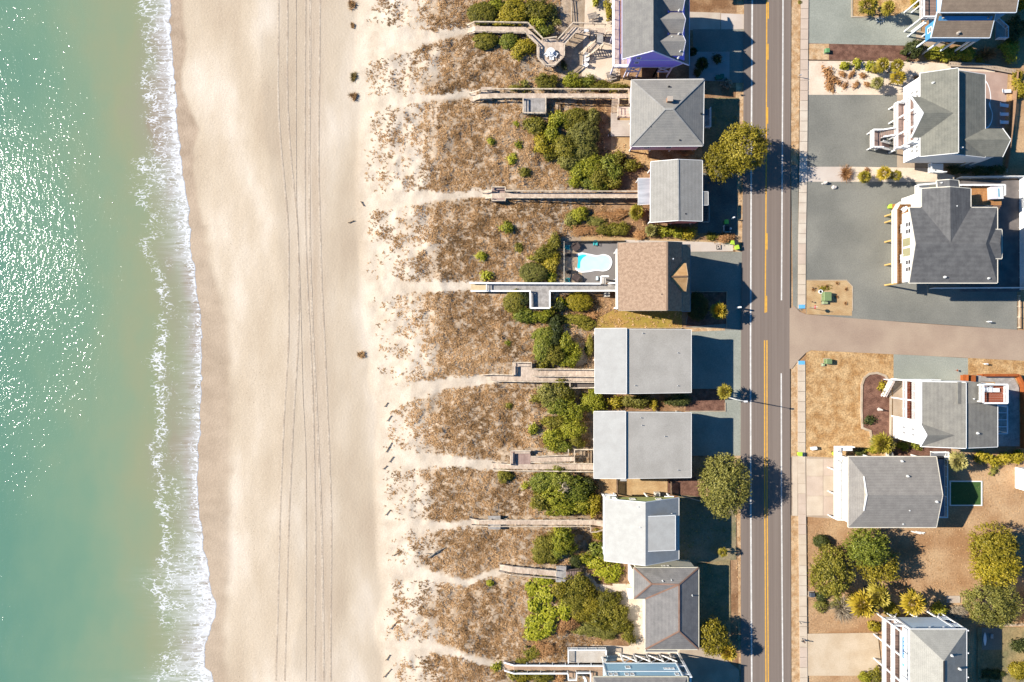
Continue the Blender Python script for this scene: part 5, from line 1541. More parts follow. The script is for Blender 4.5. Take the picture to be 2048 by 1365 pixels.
for y in (yS + 0.75, yc - 1.2, yN - 3.2): MB().box(x0 - 1.0, y - 0.1, 0, x0 - 0.8, y + 0.1, 3.0).build('piling', WHITE, h)
q0, q1 = P(1846, 901, 2.8), P(1891, 919, 2.8)
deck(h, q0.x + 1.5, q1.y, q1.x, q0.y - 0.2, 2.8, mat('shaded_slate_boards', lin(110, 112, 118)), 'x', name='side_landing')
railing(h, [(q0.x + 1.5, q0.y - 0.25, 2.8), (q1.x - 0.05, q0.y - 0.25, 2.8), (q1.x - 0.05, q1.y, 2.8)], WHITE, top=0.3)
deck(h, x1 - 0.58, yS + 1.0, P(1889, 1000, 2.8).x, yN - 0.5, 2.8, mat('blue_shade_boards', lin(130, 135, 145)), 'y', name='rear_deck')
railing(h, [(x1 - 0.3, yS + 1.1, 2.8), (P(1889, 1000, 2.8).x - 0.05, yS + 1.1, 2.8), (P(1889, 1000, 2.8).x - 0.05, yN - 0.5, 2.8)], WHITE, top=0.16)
for p in ((1804.5, 923, 7.2), (1816, 953, 8.3), (1818, 1021, 7.9), (1805.5, 1048, 6.9), (1874, 1004, 9.0)): vent(h, *p, 0.3, 0.13)

# ---------------------------------------------------------------- E6 big balconied house at the bottom
h = new_house(1876, 1320, 'tall powder blue house with light hip roof and stacked white balconies')
pl = shingle('pale_stone_shingle', (205, 202, 192), (194, 191, 182))
ze, zr = 9.8, 13.0
TLp, TRp = P(1819.7, 1259, ze), P(1933, 1259, ze)
x0, x1, yN = TLp.x, TRp.x, TLp.y
yS = yN - 15.5
Ra, Rb = P(1888, 1322.6, zr), P(1888, 1348, zr)
r = roof(h, [[V(x0, yN, ze), V(x1, yN, ze), V(Ra.x, Ra.y, zr)], [V(x1, yN, ze), V(x1, yS, ze), V(Rb.x, Rb.y - 1.5, zr), V(Ra.x, Ra.y, zr)],
             [V(x1, yS, ze), V(x0, yS, ze), V(Rb.x, Rb.y - 1.5, zr)], [V(x0, yS, ze), V(x0, yN, ze), V(Ra.x, Ra.y, zr), V(Rb.x, Rb.y - 1.5, zr)]], pl, 0.2, WHITE, fw=0.1)
caps(r, [((Ra), (V(Rb.x, Rb.y - 1.5, zr)))], DARK)
pb = siding('powder_blue_siding', (0.55, 0.66, 0.76))
xw = 74.5
MB().box(xw, yS + 0.4, 3.4, x1 - 1.2, yN - 0.35, ze - 0.15).build('wall', pb, h)
MB().box(xw - 0.04, yS + 0.45, 3.42, xw + 0.02, yN - 0.3, ze - 0.17).build('front_cladding', WHITE, h)
MB().box(xw + 2.5, yS + 2, 0, x1 - 3, yN - 2.2, 3.39).build('lower_wall', pb, h)
mb = MB()
mb.box(xw - 0.1, yN - 0.4, 3.4, xw + 0.35, yN - 0.28, ze - 0.2); mb.box(x1 - 1.5, yN - 0.4, 3.4, x1 - 1.1, yN - 0.28, ze - 0.2)
mb.build('corner_board', WHITE, h)
for x in (x1 - 6.0, x1 - 3.4):
    MB().lathe([(0.22, 0), (0.22, 0.1)], (x, yN - 0.3, 8.4), 10).build('wall_light', WHITE, h)
for zz in (7.8,):
    for y in (yN - 8.6, yN - 9.4, yN - 11.4, yN - 12.2): window(h, 'W', xw - 0.05, y, zz, 0.35, 0.7, WHITE)
for z, xo in ((6.4, 72.2), (3.4, 72.2)):
    deck(h, xo, yS + 0.4, xw - 0.06, yN - 0.3, z, DECKB, 'x', name='balcony')
    railing(h, [(xw - 0.1, yN - 0.36, z), (xo + 0.05, yN - 0.36, z), (xo + 0.05, yS + 0.5, z)], WHITE, gap=0.1, top=0.26, h=1.1)
for y in (yN - 0.4, yN - 5.0, yN - 9.8, yN - 14.0):
    MB().box(72.15, y - 0.12, 0, 72.4, y + 0.12, 9.6).build('balcony_post', WHITE, h)
    MB().box(xw - 0.3, y - 0.1, 0, xw - 0.06, y + 0.1, 3.2).build('piling', WHITE, h)
MB().box(72.1, yS + 0.4, 9.62, 72.45, yN - 0.3, 9.85).build('balcony_beam', WHITE, h)
mb = MB()
for i in range(3):
    xa_ = xw + 0.3 + i * 4.2
    mb.bar((xa_, yN - 0.3, 3.2), (xa_ + 2.2, yN - 0.3, 0.4), 0.18, 0.18)
mb.build('cross_brace', WHITE, h)
stilts(h, [xw + 0.3, xw + 4.4, xw + 8.6, x1 - 1.4], [yN - 0.5, yS + 0.6], 3.38, WHITE, 0.26)
# rear galleries
for z in (3.4, 6.6):
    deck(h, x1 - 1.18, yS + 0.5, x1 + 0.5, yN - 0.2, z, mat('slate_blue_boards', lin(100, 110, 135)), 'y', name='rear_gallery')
    railing(h, [(x1 - 1.1, yN - 0.3, z), (x1 + 0.42, yN - 0.3, z), (x1 + 0.42, yS + 0.6, z)], MATS['blue_white_trim'], top=0.14)
for y in (yN - 0.32, yN - 4.5, yN - 9): MB().box(x1 + 0.32, y - 0.1, 0, x1 + 0.52, y + 0.1, 9.7).build('balcony_post', WHITE, h)
MB().box(x1 - 1.1, yN - 0.4, 9.5, x1 + 0.5, yN - 0.2, 9.72).build('balcony_beam', WHITE, h)
s0, s1 = (x1 + 2.4, yN - 11), (x1 + 1.3, yN - 6)
deck(h, x1 + 0.52, yN - 6.4, x1 + 2.4, yN - 4.6, 3.2, DECKG, 'x', name='rear_landing')
steps(h, (x1 + 1.6, yN - 12), (x1 + 1.6, yN - 6.4), 1.3, 0, 3.2, WHITE, 16)
railing(h, [(x1 + 0.6, yN - 4.7, 3.2), (x1 + 2.35, yN - 4.7, 3.2), (x1 + 2.35, yN - 6.4, 3.2), (x1 + 2.35, yN - 12, 0)], WHITE, posts=False, top=0.16)
for p in ((1904, 1312, 12.2), (1920, 1339, 11.4)): vent(h, *p, 0.3, 0.13)

# ---------------------------------------------------------------- houses at the right edge, mostly outside the picture
h = new_house(2080, 955, 'plain white walled house at the right edge beside the turf square')
MB().box(100.6, -29.4, 0, 112, -25.2, 6).build('wall', ww, h)
roof(h, [[V(100.2, -29.8, 6), V(112.4, -29.8, 6), V(112.4, -27.3, 7.4), V(100.2, -27.3, 7.4)], [V(100.2, -27.3, 7.4), V(112.4, -27.3, 7.4), V(112.4, -24.8, 6), V(100.2, -24.8, 6)]], gs2, 0.2, WHITE)
h = new_house(2080, 1310, 'olive green walled house at the lower right edge in shadow')
ol = siding('olive_siding', (0.26, 0.30, 0.16))
MB().box(102.4, -68, 0, 114, -59.6, 5.5).build('wall', ol, h)
roof(h, [[V(101.9, -68.4, 5.5), V(114, -68.4, 5.5), V(114, -63.8, 7.5), V(101.9, -63.8, 7.5)], [V(101.9, -63.8, 7.5), V(114, -63.8, 7.5), V(114, -59.2, 5.5), V(101.9, -59.2, 5.5)]], bs, 0.2, TRIM)
h = new_house(2095, 1225, 'house with brown shingle roof corner beside the green tree at the right edge')
MB().box(103, -58.2, 0, 116, -48.5, 5).build('wall', siding('pale_wall', (0.55, 0.5, 0.42)), h)
roof(h, [[V(101.5, -58.6, 5), V(116, -58.6, 5), V(116, -53.3, 7), V(101.5, -53.3, 7)], [V(101.5, -53.3, 7), V(116, -53.3, 7), V(116, -48.1, 5), V(101.5, -48.1, 5)]], bs, 0.2, TRIM)
h = new_house(1500, -110, 'house beyond the top of the picture whose shadow falls on the road verge', name='house')
MB().box(36.0, 69.6, 0, 41.5, 80, 6.4).build('wall', cream, h)
roof(h, [[V(35.5, 69.0, 6.4), V(42, 69.0, 6.4), V(42, 75, 8), V(35.5, 75, 8)], [V(35.5, 75, 8), V(42, 75, 8), V(42, 80.5, 6.4), V(35.5, 80.5, 6.4)]], gs, 0.2, TRIM)
# ============================================================ BOARDWALKS OVER THE DUNES
def TZ(px, py, z=1.0):
    p = P(px, py, z)
    return float(T(p.x, p.y))

def plank_deck(root, a, b, c, d, za, zb, m, name='decking', bw=0.29):
    """a-b and d-c are the two long sides (pixels); planks run across from a-b to d-c"""
    A, B, Cc, D = P(*a, za), P(*b, zb), P(*c, zb), P(*d, za)
    L = ((A + D) / 2 - (B + Cc) / 2).length
    n = max(2, int(L / bw))
    mb = MB()
    g = 0.035
    for i in range(n):
        t0, t1 = (i + g) / n, (i + 1 - g) / n
        p0, p1, q0, q1 = A.lerp(B, t0), A.lerp(B, t1), D.lerp(Cc, t0), D.lerp(Cc, t1)
        dz = Vector((0, 0, random.uniform(-0.006, 0.006)))
        e0 = (p0 - q0).normalized() * random.uniform(0, 0.05)
        mb.extr([p0 + dz + e0, p1 + dz + e0, q1 + dz - e0, q0 + dz - e0], (0, 0, -0.045))
    o = mb.build(name, m, root)
    o['kind'] = 'stuff'
    jb = MB()
    up = Vector((0, 0, -0.14))
    for s in (0.12, 0.88):
        jb.bar(A.lerp(D, s) + up, B.lerp(Cc, s) + up, 0.1, 0.18)
    jb.build('beam', POSTD, root)
    k = max(2, int(L / 3.0))
    for i in range(k + 1):
        for s in (0.06, 0.94):
            p = A.lerp(B, i / k).lerp(D.lerp(Cc, i / k), s)
            zt = float(T(p.x, p.y))
            if p.z - zt > 0.3:
                MB().box(p.x - 0.07, p.y - 0.07, zt - 0.15, p.x + 0.07, p.y + 0.07, p.z - 0.05).build('piling', POSTD, root)
    return o

def wrail(root, pts, m, h=1.0, w=0.2, every=2.4, pm=None, both=True):
    """open timber rail: flat cap, one mid rail, a post every few metres; pts (px, py, z)"""
    q = [P(*p) for p in pts]
    up = Vector((0, 0, 1))
    mb = MB()
    for a, b in zip(q[:-1], q[1:]):
        mb.bar(a + up * h, b + up * h, w, 0.05)
        mb.bar(a + up * (h * 0.5), b + up * (h * 0.5), 0.05, 0.1)
        if both: mb.bar(a + up * (h * 0.85), b + up * (h * 0.85), 0.05, 0.1)
    mb.build('railing', m, root)
    for a, b in zip(q[:-1], q[1:]):
        L = (b - a).length
        k = max(1, int(round(L / every)))
        for i in range(k + 1):
            if i == k and b is not q[-1]: continue
            p = a.lerp(b, i / k)
            MB().box(p.x - 0.06, p.y - 0.06, p.z - 0.25, p.x + 0.06, p.y + 0.06, p.z + h + 0.03).build('post', pm or m, root)

def bench_box(root, x0, y0, x1, y1, z, m, back):
    """built-in bench: seat boards and a back board on side 'back' (N/S/W)"""
    a, b = P(x0, y0, z), P(x1, y1, z)
    mb = MB()
    lx, hx, ly, hy = a.x, b.x, b.y, a.y
    if back in 'NS':
        y_in = (ly, ly + 0.5) if back == 'N' else (hy - 0.5, hy)
        for k in range(3):
            mb.box(lx, y_in[0] + k * 0.165, z + 0.42, hx, y_in[0] + k * 0.165 + 0.15, z + 0.46)
        mb.box(lx + 0.1, y_in[0] + 0.05, z, lx + 0.2, y_in[1] - 0.05, z + 0.419); mb.box(hx - 0.2, y_in[0] + 0.05, z, hx - 0.1, y_in[1] - 0.05, z + 0.419)
    else:
        for k in range(3):
            mb.box(lx + k * 0.165, ly, z + 0.42, lx + k * 0.165 + 0.15, hy, z + 0.46)
        mb.box(lx + 0.05, ly + 0.1, z, lx + 0.45, ly + 0.2, z + 0.419); mb.box(lx + 0.05, hy - 0.2, z, lx + 0.45, hy - 0.1, z + 0.419)
    return mb.build('bench', m, root)

random.seed(21)
def bw_root(px, py, label):
    return empty('boardwalk', P(px, py, 0), label, 'boardwalk', 'boardwalks crossing the dunes to the beach')

# --- 1: walk with octagonal deck, by the purple house
b = bw_root(1040, 70, 'weathered boardwalk that bends round an octagonal deck with a white table')
z = 2.4
DW, RW = DECKW, RAILW
plank_deck(b, (936, 58), (950, 53), (950, 66), (938, 68), 1.35, z, DW)
plank_deck(b, (950, 53), (1052, 55), (1049, 67), (950, 65), z, z, DW)
plank_deck(b, (1052, 55), (1087, 86), (1077, 93), (1049, 67), z, z, DW)
plank_deck(b, (1114, 86), (1146, 55), (1158, 58), (1125, 92), z, z, DW)
plank_deck(b, (1146, 55), (1212, 57), (1212, 69), (1150, 66), z, z, DW)
plank_deck(b, (1212, 57), (1240, 48), (1240, 64), (1212, 69), z, 2.9, DW)
oc = [(1084, 79), (1113, 79), (1128, 94), (1128, 115), (1108, 134), (1090, 134), (1074, 117), (1074, 93)]
mb = MB()
cen = P(1101, 106, z)
opts = [P(x, y, z) for x, y in oc]
ymin, ymax = min(p.y for p in opts), max(p.y for p in opts)
n = 19
for i in range(n):          # boards of the octagon, each clipped to its outline
    u0, u1 = ymin + (ymax - ymin) * (i + 0.04) / n, ymin + (ymax - ymin) * (i + 0.96) / n
    def span(y):
        xs_ = []
        for p, q in zip(opts, opts[1:] + opts[:1]):
            if (p.y - y) * (q.y - y) <= 0 and abs(p.y - q.y) > 1e-6:
                xs_.append(p.x + (q.x - p.x) * (y - p.y) / (q.y - p.y))
        return min(xs_), max(xs_)
    l0, r0 = span(u0); l1, r1 = span(u1)
    mb.extr([(l0, u0, z + 0.006), (r0, u0, z + 0.006), (r1, u1, z + 0.006), (l1, u1, z + 0.006)], (0, 0, -0.05))
mb.build('octagon_decking', DW, b)['kind'] = 'stuff'
for x, y in oc:
    p = P(x, y, z); MB().box(p.x - 0.08, p.y - 0.08, 0, p.x + 0.08, p.y + 0.08, z - 0.05).build('piling', POSTD, b)
wrail(b, [(935, 55, 1.35), (950, 48, z), (1055, 50, z), (1086, 82, z), (1113, 78, z)], RW)
wrail(b, [(936, 70, 1.35), (950, 66, z), (1050, 68, z), (1074, 92, z), (1074, 117, z), (1090, 134, z), (1108, 134, z), (1128, 115, z), (1128, 93, z), (1158, 60, z), (1193, 65, z)], RW)
wrail(b, [(1115, 83, z), (1145, 50, z), (1210, 52, z), (1239, 43, 2.9)], RW)
wrail(b, [(1212, 69, z), (1240, 62, 2.9)], RW)
bench_box(b, 1076, 97, 1084, 116, z, DW, 'W')
# stairs and railed landing beside the house
plank_deck(b, (1194, 68), (1206, 68), (1206, 90), (1194, 90), z - 0.02, z - 0.02, DECKG)
s0, s1 = P(1165, 112, 0), P(1192, 88, z)
steps(b, (P(1175, 108).x, P(1175, 108).y), (P(1196, 90, z).x, P(1196, 90, z).y), 1.3, 0.1, z, DW, 10)
wrail(b, [(1160, 110, 0.0), (1190, 85, z - 0.1)], RW); wrail(b, [(1172, 118, 0.0), (1206, 92, z - 0.1)], RW)
wrail(b, [(1206, 90, z), (1232, 98, z)], RW)

# --- 2: long walk to the grey hip roof, with a side platform and seaward benches
b = bw_root(1100, 190, 'long straight boardwalk with a square side platform, leading to the hip roofed house')
z = 2.1
plank_deck(b, (938, 199), (960, 187), (960, 197), (944, 205), 1.3, z, DW)
plank_deck(b, (960, 187), (1256, 188), (1256, 196.5), (960, 196.5), z, z, DW)
plank_deck(b, (1046, 197), (1091, 197), (1091, 228), (1046, 228), z, z, DECKG)
plank_deck(b, (962, 176.5), (984, 176.5), (984, 186.5), (962, 186.5), z, z, DW)
plank_deck(b, (960, 196.8), (984, 196.8), (984, 200), (960, 200), z, z, DW)
bench_box(b, 963, 177, 984, 181, z, DW, 'N'); bench_box(b, 961, 197, 984, 201, z, DW, 'S')
wrail(b, [(940, 190, 1.3), (960, 184, z), (990, 181.5, z), (1256, 182, z), (1257, 210, z)], RW, every=1.9)
wrail(b, [(944, 205, 1.3), (960, 200, z), (985, 199, z), (1046, 198, z), (1046, 229, z), (1091, 229, z), (1091, 198, z), (1222, 197.5, z)], RW, every=2.4)
wrail(b, [(1236, 198, z), (1236, 212, z)], RW)

# --- 3: straight walk to the cottage, two bench bays at the sea end
b = bw_root(1120, 391, 'straight narrow boardwalk with two bench bays, leading to the red cottage')
z = 2.0
plank_deck(b, (970, 385), (984, 382), (984, 397), (972, 398), 1.4, z, DW)
plank_deck(b, (984, 386), (1277, 386.5), (1277, 396.5), (984, 397), z, z, DW)
plank_deck(b, (984, 377), (1010, 377), (1010, 385.8), (984, 385.8), z, z, DECKP)
plank_deck(b, (984, 397.2), (1010, 397.2), (1010, 403), (984, 403), z, z, DECKP)
bench_box(b, 985, 377, 1010, 381, z, DECKP, 'N'); bench_box(b, 985, 400, 1010, 404, z, DECKP, 'S')
wrail(b, [(966, 387, 1.4), (984, 383, z), (984, 376.5, z), (1010.5, 376.5, z), (1011, 384.5, z), (1277, 385, z)], RW)
wrail(b, [(971, 399, 1.4), (984, 398, z), (984, 403.5, z), (1010.5, 403.5, z), (1011, 398, z), (1277, 397.5, z)], RW)

# --- 4: grey walk with white rails, by the pool
b = bw_root(1090, 577, 'grey boardwalk with broad white rails and a square lookout, beside the kidney shaped pool')
z = 2.3
plank_deck(b, (942, 568), (973, 568), (973, 582), (942, 582), 1.4, z, mat('buff_boards', half(lin(238, 215, 175)), half(lin(220, 195, 155))))
plank_deck(b, (973, 568), (1236, 569), (1236, 582), (973, 582), z, z, DECKG)
plank_deck(b, (1060, 582.3), (1099, 582.3), (1099, 618), (1060, 618), z, z, DECKG)
WR = dict(w=0.3, every=2.5)
wrail(b, [(940, 567, 1.4), (973, 567.5, z), (1200, 568.5, z), (1201, 554, z), (1216, 554, z)], WHITE, **WR)
wrail(b, [(1216, 568, z), (1236, 567, z)], WHITE, **WR)
wrail(b, [(942, 583, 1.4), (1060, 583, z), (1060.5, 617, z), (1099, 617, z), (1099, 583, z), (1236, 582.5, z)], WHITE, **WR)
wrail(b, [(973, 568, z), (973, 582, z)], WHITE, h=0.95, w=0.12, every=1.5)
bench_box(b, 1061, 587, 1067, 616, z, DECKG, 'W')
plank_deck(b, (1203, 556), (1212, 556), (1212, 568), (1203, 568), z - 0.3, z, DECKG)

# --- 5: walk with corner bench to the first long roof
b = bw_root(1085, 750, 'weathered boardwalk with a raised corner bench platform, leading to the first long pale roof')
z = 1.9
plank_deck(b, (980, 752), (1042, 752), (1042, 762), (982, 761), 1.5, z, DW)
plank_deck(b, (1042, 733), (1063, 733), (1063, 762), (1042, 762), z, z, DW)
plank_deck(b, (1026, 727), (1062, 727), (1062, 732.8), (1026, 732.8), z, z, DW)
plank_deck(b, (1028, 733), (1041.8, 733), (1041.8, 751.8), (1028, 751.8), z, z, DW)
plank_deck(b, (1063, 740), (1190, 741), (1190, 752), (1063, 751.5), z, z, DW)
plank_deck(b, (1063, 753), (1192, 754), (1192, 763), (1063, 762), z, z - 0.4, DW)
bench_box(b, 1028, 733, 1034, 752, z, DW, 'W'); bench_box(b, 1034, 728, 1061, 733, z, DW, 'N')
wrail(b, [(962, 750, 1.0), (980, 749, 1.5), (1026, 750, z), (1026, 725, z), (1062.5, 725, z), (1062.5, 738, z), (1190, 739, z)], RW)
wrail(b, [(982, 762, 1.5), (1042, 763, z), (1192, 764.5, z - 0.4)], RW)
wrail(b, [(1064, 752.3, z), (1190, 753, z)], RW, w=0.16)
plank_deck(b, (1140, 765), (1188, 765), (1188, 775), (1140, 775), 1.2, 1.2, mat('dark_old_boards', lin(105, 95, 88)))
wrail(b, [(1139, 764, 1.2), (1139, 776, 1.2), (1190, 775, 1.2)], RW)

# --- 6: its southern twin
b = bw_root(1090, 930, 'weathered boardwalk with a wide corner platform, leading to the second long pale roof')
plank_deck(b, (984, 925), (1023, 929), (1023, 938), (986, 937), 1.4, z, DW)
plank_deck(b, (1023, 929), (1190, 929), (1190, 940), (1023, 938), z, z, DW)
plank_deck(b, (1022, 902), (1061, 902), (1061, 928.8), (1022, 928.8), z, z, DECKP)
plank_deck(b, (1061, 915), (1148, 914), (1148, 923), (1061, 925), z, z + 0.1, DW)
bench_box(b, 1023, 906, 1029, 927, z, DW, 'W'); bench_box(b, 1030, 902, 1060, 907, z, DW, 'N')
wrail(b, [(984, 925, 1.4), (1021, 928, z), (1021, 900.5, z), (1061, 900.5, z)], RW)
wrail(b, [(1062, 912, z), (1136, 909, z), (1136, 898, z)], RW); wrail(b, [(1062, 924, z), (1190, 926.5, z)], RW, w=0.14)
wrail(b, [(986, 938, 1.4), (1023, 940, z), (1190, 942, z)], RW, every=2.6)
wrail(b, [(1148, 925, z), (1148, 898, z), (1186, 898, z), (1188, 925, z)], RW)

# --- 7: narrow walk to the lime house
b = bw_root(1085, 1046, 'narrow pale boardwalk with paired bench bays, leading to the lime walled house')
z = 1.9
plank_deck(b, (942, 1037), (958, 1040), (958, 1049), (944, 1048), 1.4, z, DW)
plank_deck(b, (958, 1040), (1190, 1040), (1190, 1050), (958, 1049), z, z, DW)
plank_deck(b, (1188, 1040), (1211, 1042), (1211, 1055), (1188, 1050), z, z + 0.3, DECKW)
plank_deck(b, (976, 1033), (1001, 1033), (1001, 1039.8), (976, 1039.8), z, z, DECKG)
plank_deck(b, (976, 1049.5), (1001, 1049.5), (1001, 1056), (976, 1056), z, z, DECKG)
bench_box(b, 977, 1032, 1001, 1036, z, DECKG, 'N'); bench_box(b, 977, 1053, 1001, 1057, z, DECKG, 'S')
wrail(b, [(940, 1035, 1.4), (958, 1038.5, z), (1188, 1038.5, z), (1210, 1040, z)], RW, w=0.12)
wrail(b, [(944, 1049, 1.4), (976, 1051, z), (1180, 1051, z), (1180, 1062, z), (1192, 1062, z), (1211, 1056, z)], RW, w=0.12)

# --- 8: short slanting walk
b = bw_root(1080, 1143, 'short slanting boardwalk with two bench bays and a dark ribbed stair')
plank_deck(b, (996, 1129), (1025, 1132), (1023, 1145), (998, 1140), 1.3, z, DW)
plank_deck(b, (1025, 1132), (1114, 1141), (1112, 1153), (1023, 1145), z, z, DW)
plank_deck(b, (1113, 1132), (1133, 1133), (1131, 1164), (1111, 1163), z + 0.05, z + 0.05, DECKG)
bench_box(b, 1114, 1133, 1132, 1138, z, DECKG, 'N'); bench_box(b, 1112, 1158, 1131, 1163, z, DECKG, 'S')
wrail(b, [(1000, 1127, 1.3), (1025, 1131, z), (1113, 1140, z)], RW, w=0.12); wrail(b, [(998, 1141, 1.3), (1023, 1147, z), (1112, 1154.5, z)], RW, w=0.14)
s0, s1 = P(1162, 1144, 0.7), P(1132, 1148, z)
steps(b, (s0.x, s0.y), (s1.x, s1.y), 1.4, 0.75, z, DECKP, 9)
wrail(b, [(1132, 1140, z), (1163, 1137, 0.75)], POSTD, w=0.1); wrail(b, [(1132, 1156, z), (1162, 1151, 0.75)], POSTD, w=0.1)

# --- 9: white railed walk at the bottom
b = bw_root(1110, 1333, 'white railed boardwalk along the bottom edge, leading to the pale blue house')
z = 2.2
plank_deck(b, (1008, 1323), (1028, 1330), (1028, 1340), (1010, 1336), 1.5, z, mat('tan_boards', half(lin(225, 190, 160)), half(lin(205, 170, 142))))
plank_deck(b, (1028, 1330), (1207, 1331), (1207, 1341), (1028, 1340), z, z, MATS['tan_boards'])
WR = dict(w=0.22, every=2.6)
wrail(b, [(1008, 1321, 1.5), (1028, 1327, z), (1208, 1328, z)], WHITE, **WR)
wrail(b, [(1009, 1337, 1.5), (1028, 1343, z), (1135, 1343, z), (1136, 1356, z), (1152, 1356, z), (1152, 1342, z), (1180, 1342, z), (1180, 1365, z)], WHITE, **WR)
plank_deck(b, (1138, 1341), (1152, 1341), (1152, 1355), (1138, 1355), z - 0.3, z - 0.3, MATS['tan_boards'])
plank_deck(b, (1181, 1342), (1207, 1342), (1207, 1400), (1181, 1400), z - 0.01, z - 0.01, MATS['tan_boards'])
# ============================================================ PLANTS
rng = np.random.default_rng(7)
F_OLIVE = leafmat('olive_leaves', [lin(60, 58, 18), lin(96, 92, 26), lin(126, 118, 38), lin(154, 140, 56)])
F_GREEN = leafmat('green_leaves', [lin(62, 70, 22), lin(98, 106, 32), lin(126, 128, 44), lin(152, 146, 62)])
F_BRIGHT = leafmat('bright_leaves', [lin(78, 84, 18), lin(118, 120, 28), lin(148, 144, 40), lin(176, 166, 64)])
F_YELLOW = leafmat('yellow_leaves', [lin(96, 88, 18), lin(132, 120, 26), lin(160, 142, 38), lin(178, 158, 62)])
F_SAGE = leafmat('sage_leaves', [lin(74, 74, 32), lin(104, 102, 44), lin(132, 126, 58), lin(156, 148, 78)])
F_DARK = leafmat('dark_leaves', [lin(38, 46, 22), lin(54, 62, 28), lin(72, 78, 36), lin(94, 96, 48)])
F_GOLD = leafmat('gold_leaves', [lin(74, 68, 14), lin(106, 97, 22), lin(136, 122, 32), lin(162, 146, 54)])
F_BROWN = leafmat('brown_twigs', [lin(120, 84, 50), lin(150, 108, 68), lin(172, 128, 84), lin(190, 150, 104)])
F_GREY = leafmat('grey_twigs', [lin(112, 100, 84), lin(146, 132, 112), lin(168, 154, 132), lin(188, 172, 150)])
F_LIME = leafmat('lime_leaves', [lin(92, 96, 18), lin(134, 136, 26), lin(164, 160, 40), lin(188, 180, 84)])
F_PALM = leafmat('palm_fronds', [lin(86, 78, 22), lin(124, 114, 34), lin(154, 140, 46), lin(182, 164, 78)], spec=0.35)
F_PALMY = leafmat('yellow_palm_fronds', [lin(112, 94, 22), lin(152, 132, 34), lin(180, 154, 48), lin(200, 178, 80)], spec=0.35)
F_PALMG = leafmat('sage_palm_fronds', [lin(100, 98, 54), lin(132, 128, 70), lin(158, 150, 88), lin(184, 172, 114)], spec=0.35)
F_GRASS = leafmat('dry_grass', [lin(114, 87, 55), lin(162, 125, 84), lin(198, 159, 113), lin(228, 194, 152)], trans=0.05, spec=0.1)
LEAFM = dict(olive=F_OLIVE, green=F_GREEN, bright=F_BRIGHT, yellow=F_YELLOW, sage=F_SAGE, dark=F_DARK, gold=F_GOLD, brown=F_BROWN, grey=F_GREY, lime=F_LIME)

def diamonds(c, n, l, w, r):
    """leaf-shaped quads at centres c with normals n"""
    k = len(c)
    n = n / np.linalg.norm(n, axis=1, keepdims=True)
    t = r.normal(size=(k, 3))
    t -= (t * n).sum(1, keepdims=True) * n
    t /= np.linalg.norm(t, axis=1, keepdims=True)
    b = np.cross(n, t)
    l = (l * r.uniform(0.7, 1.35, k))[:, None] / 2
    w = (w * r.uniform(0.7, 1.3, k))[:, None] / 2
    return np.stack([c - t * l, c + b * w, c + t * l, c - b * w], 1)

def lump(d, r, amp, kk=5):
    s = np.zeros(len(d))
    for _ in range(kk):
        a = r.normal(size=3); a *= r.uniform(1.5, 4.0) / np.linalg.norm(a)
        s += np.cos(d @ a + r.uniform(0, 6.28))
    return 1 + amp * s / math.sqrt(kk)

def crown_quads(R, Ht, base, r, leaf=0.3, clump=0.55, cover=2.6, amp=0.12, droop=0.0, tight=0.75, sharp=1.0):
    """leaves gathered in clumps over a lumpy dome: radius R, height Ht, crown starting at height base"""
    hh = (Ht - base) / 2
    area = 4 * math.pi * ((2 * (R * hh) ** 1.6 + (R * R) ** 1.6) / 3) ** (1 / 1.6)
    nl = int(cover * area / (leaf * leaf * 0.32))
    nc = max(14, int(area / (clump * clump * 1.7)))
    d = r.normal(size=(nc, 3)); d /= np.linalg.norm(d, axis=1, keepdims=True)
    d[:, 2] = np.where(d[:, 2] < -0.35, -d[:, 2], d[:, 2])
    lm = lump(d, r, amp)
    rad = lm * r.uniform(tight, 1.0, nc)
    cc = d * rad[:, None] * np.array([R, R, hh]) * 0.94 + np.array([0, 0, base + hh])
    tone = r.normal(0, 0.13, nc)
    i = r.integers(0, nc, nl)
    off = r.normal(size=(nl, 3)) * clump * 0.42 * sharp
    off[:, 2] *= 0.75
    c = cc[i] + off
    c[:, 2] = np.maximum(c[:, 2], 0.03)
    nrm = d[i] * 0.8 + r.normal(size=(nl, 3)) * 0.55 + np.array([0, 0, 0.5]) + off / clump * 0.6
    q = diamonds(c, nrm, leaf, leaf * 0.62, r)
    rnd = np.clip(0.5 + tone[i] + r.normal(0, 0.16, nl), 0, 1)
    return q, rnd

def trunk_mb(R, Ht, base, r, thick):
    mb = MB()
    top = base + (Ht - base) * 0.55
    lean = Vector((r.uniform(-0.3, 0.3), r.uniform(-0.3, 0.3), 0)) * R * 0.15
    mb.tube((0, 0, -0.2), lean + Vector((0, 0, max(base, 0.3))), thick, thick * 0.75, 8)
    for k in range(6):
        a = k * 1.05 + r.uniform(0, 0.6)
        e = lean + Vector((math.cos(a) * R * 0.62, math.sin(a) * R * 0.62, base + (Ht - base) * r.uniform(0.45, 0.75)))
        mb.tube(lean + Vector((0, 0, max(base, 0.3) - 0.1)), e, thick * 0.5, thick * 0.15, 6)
    return mb

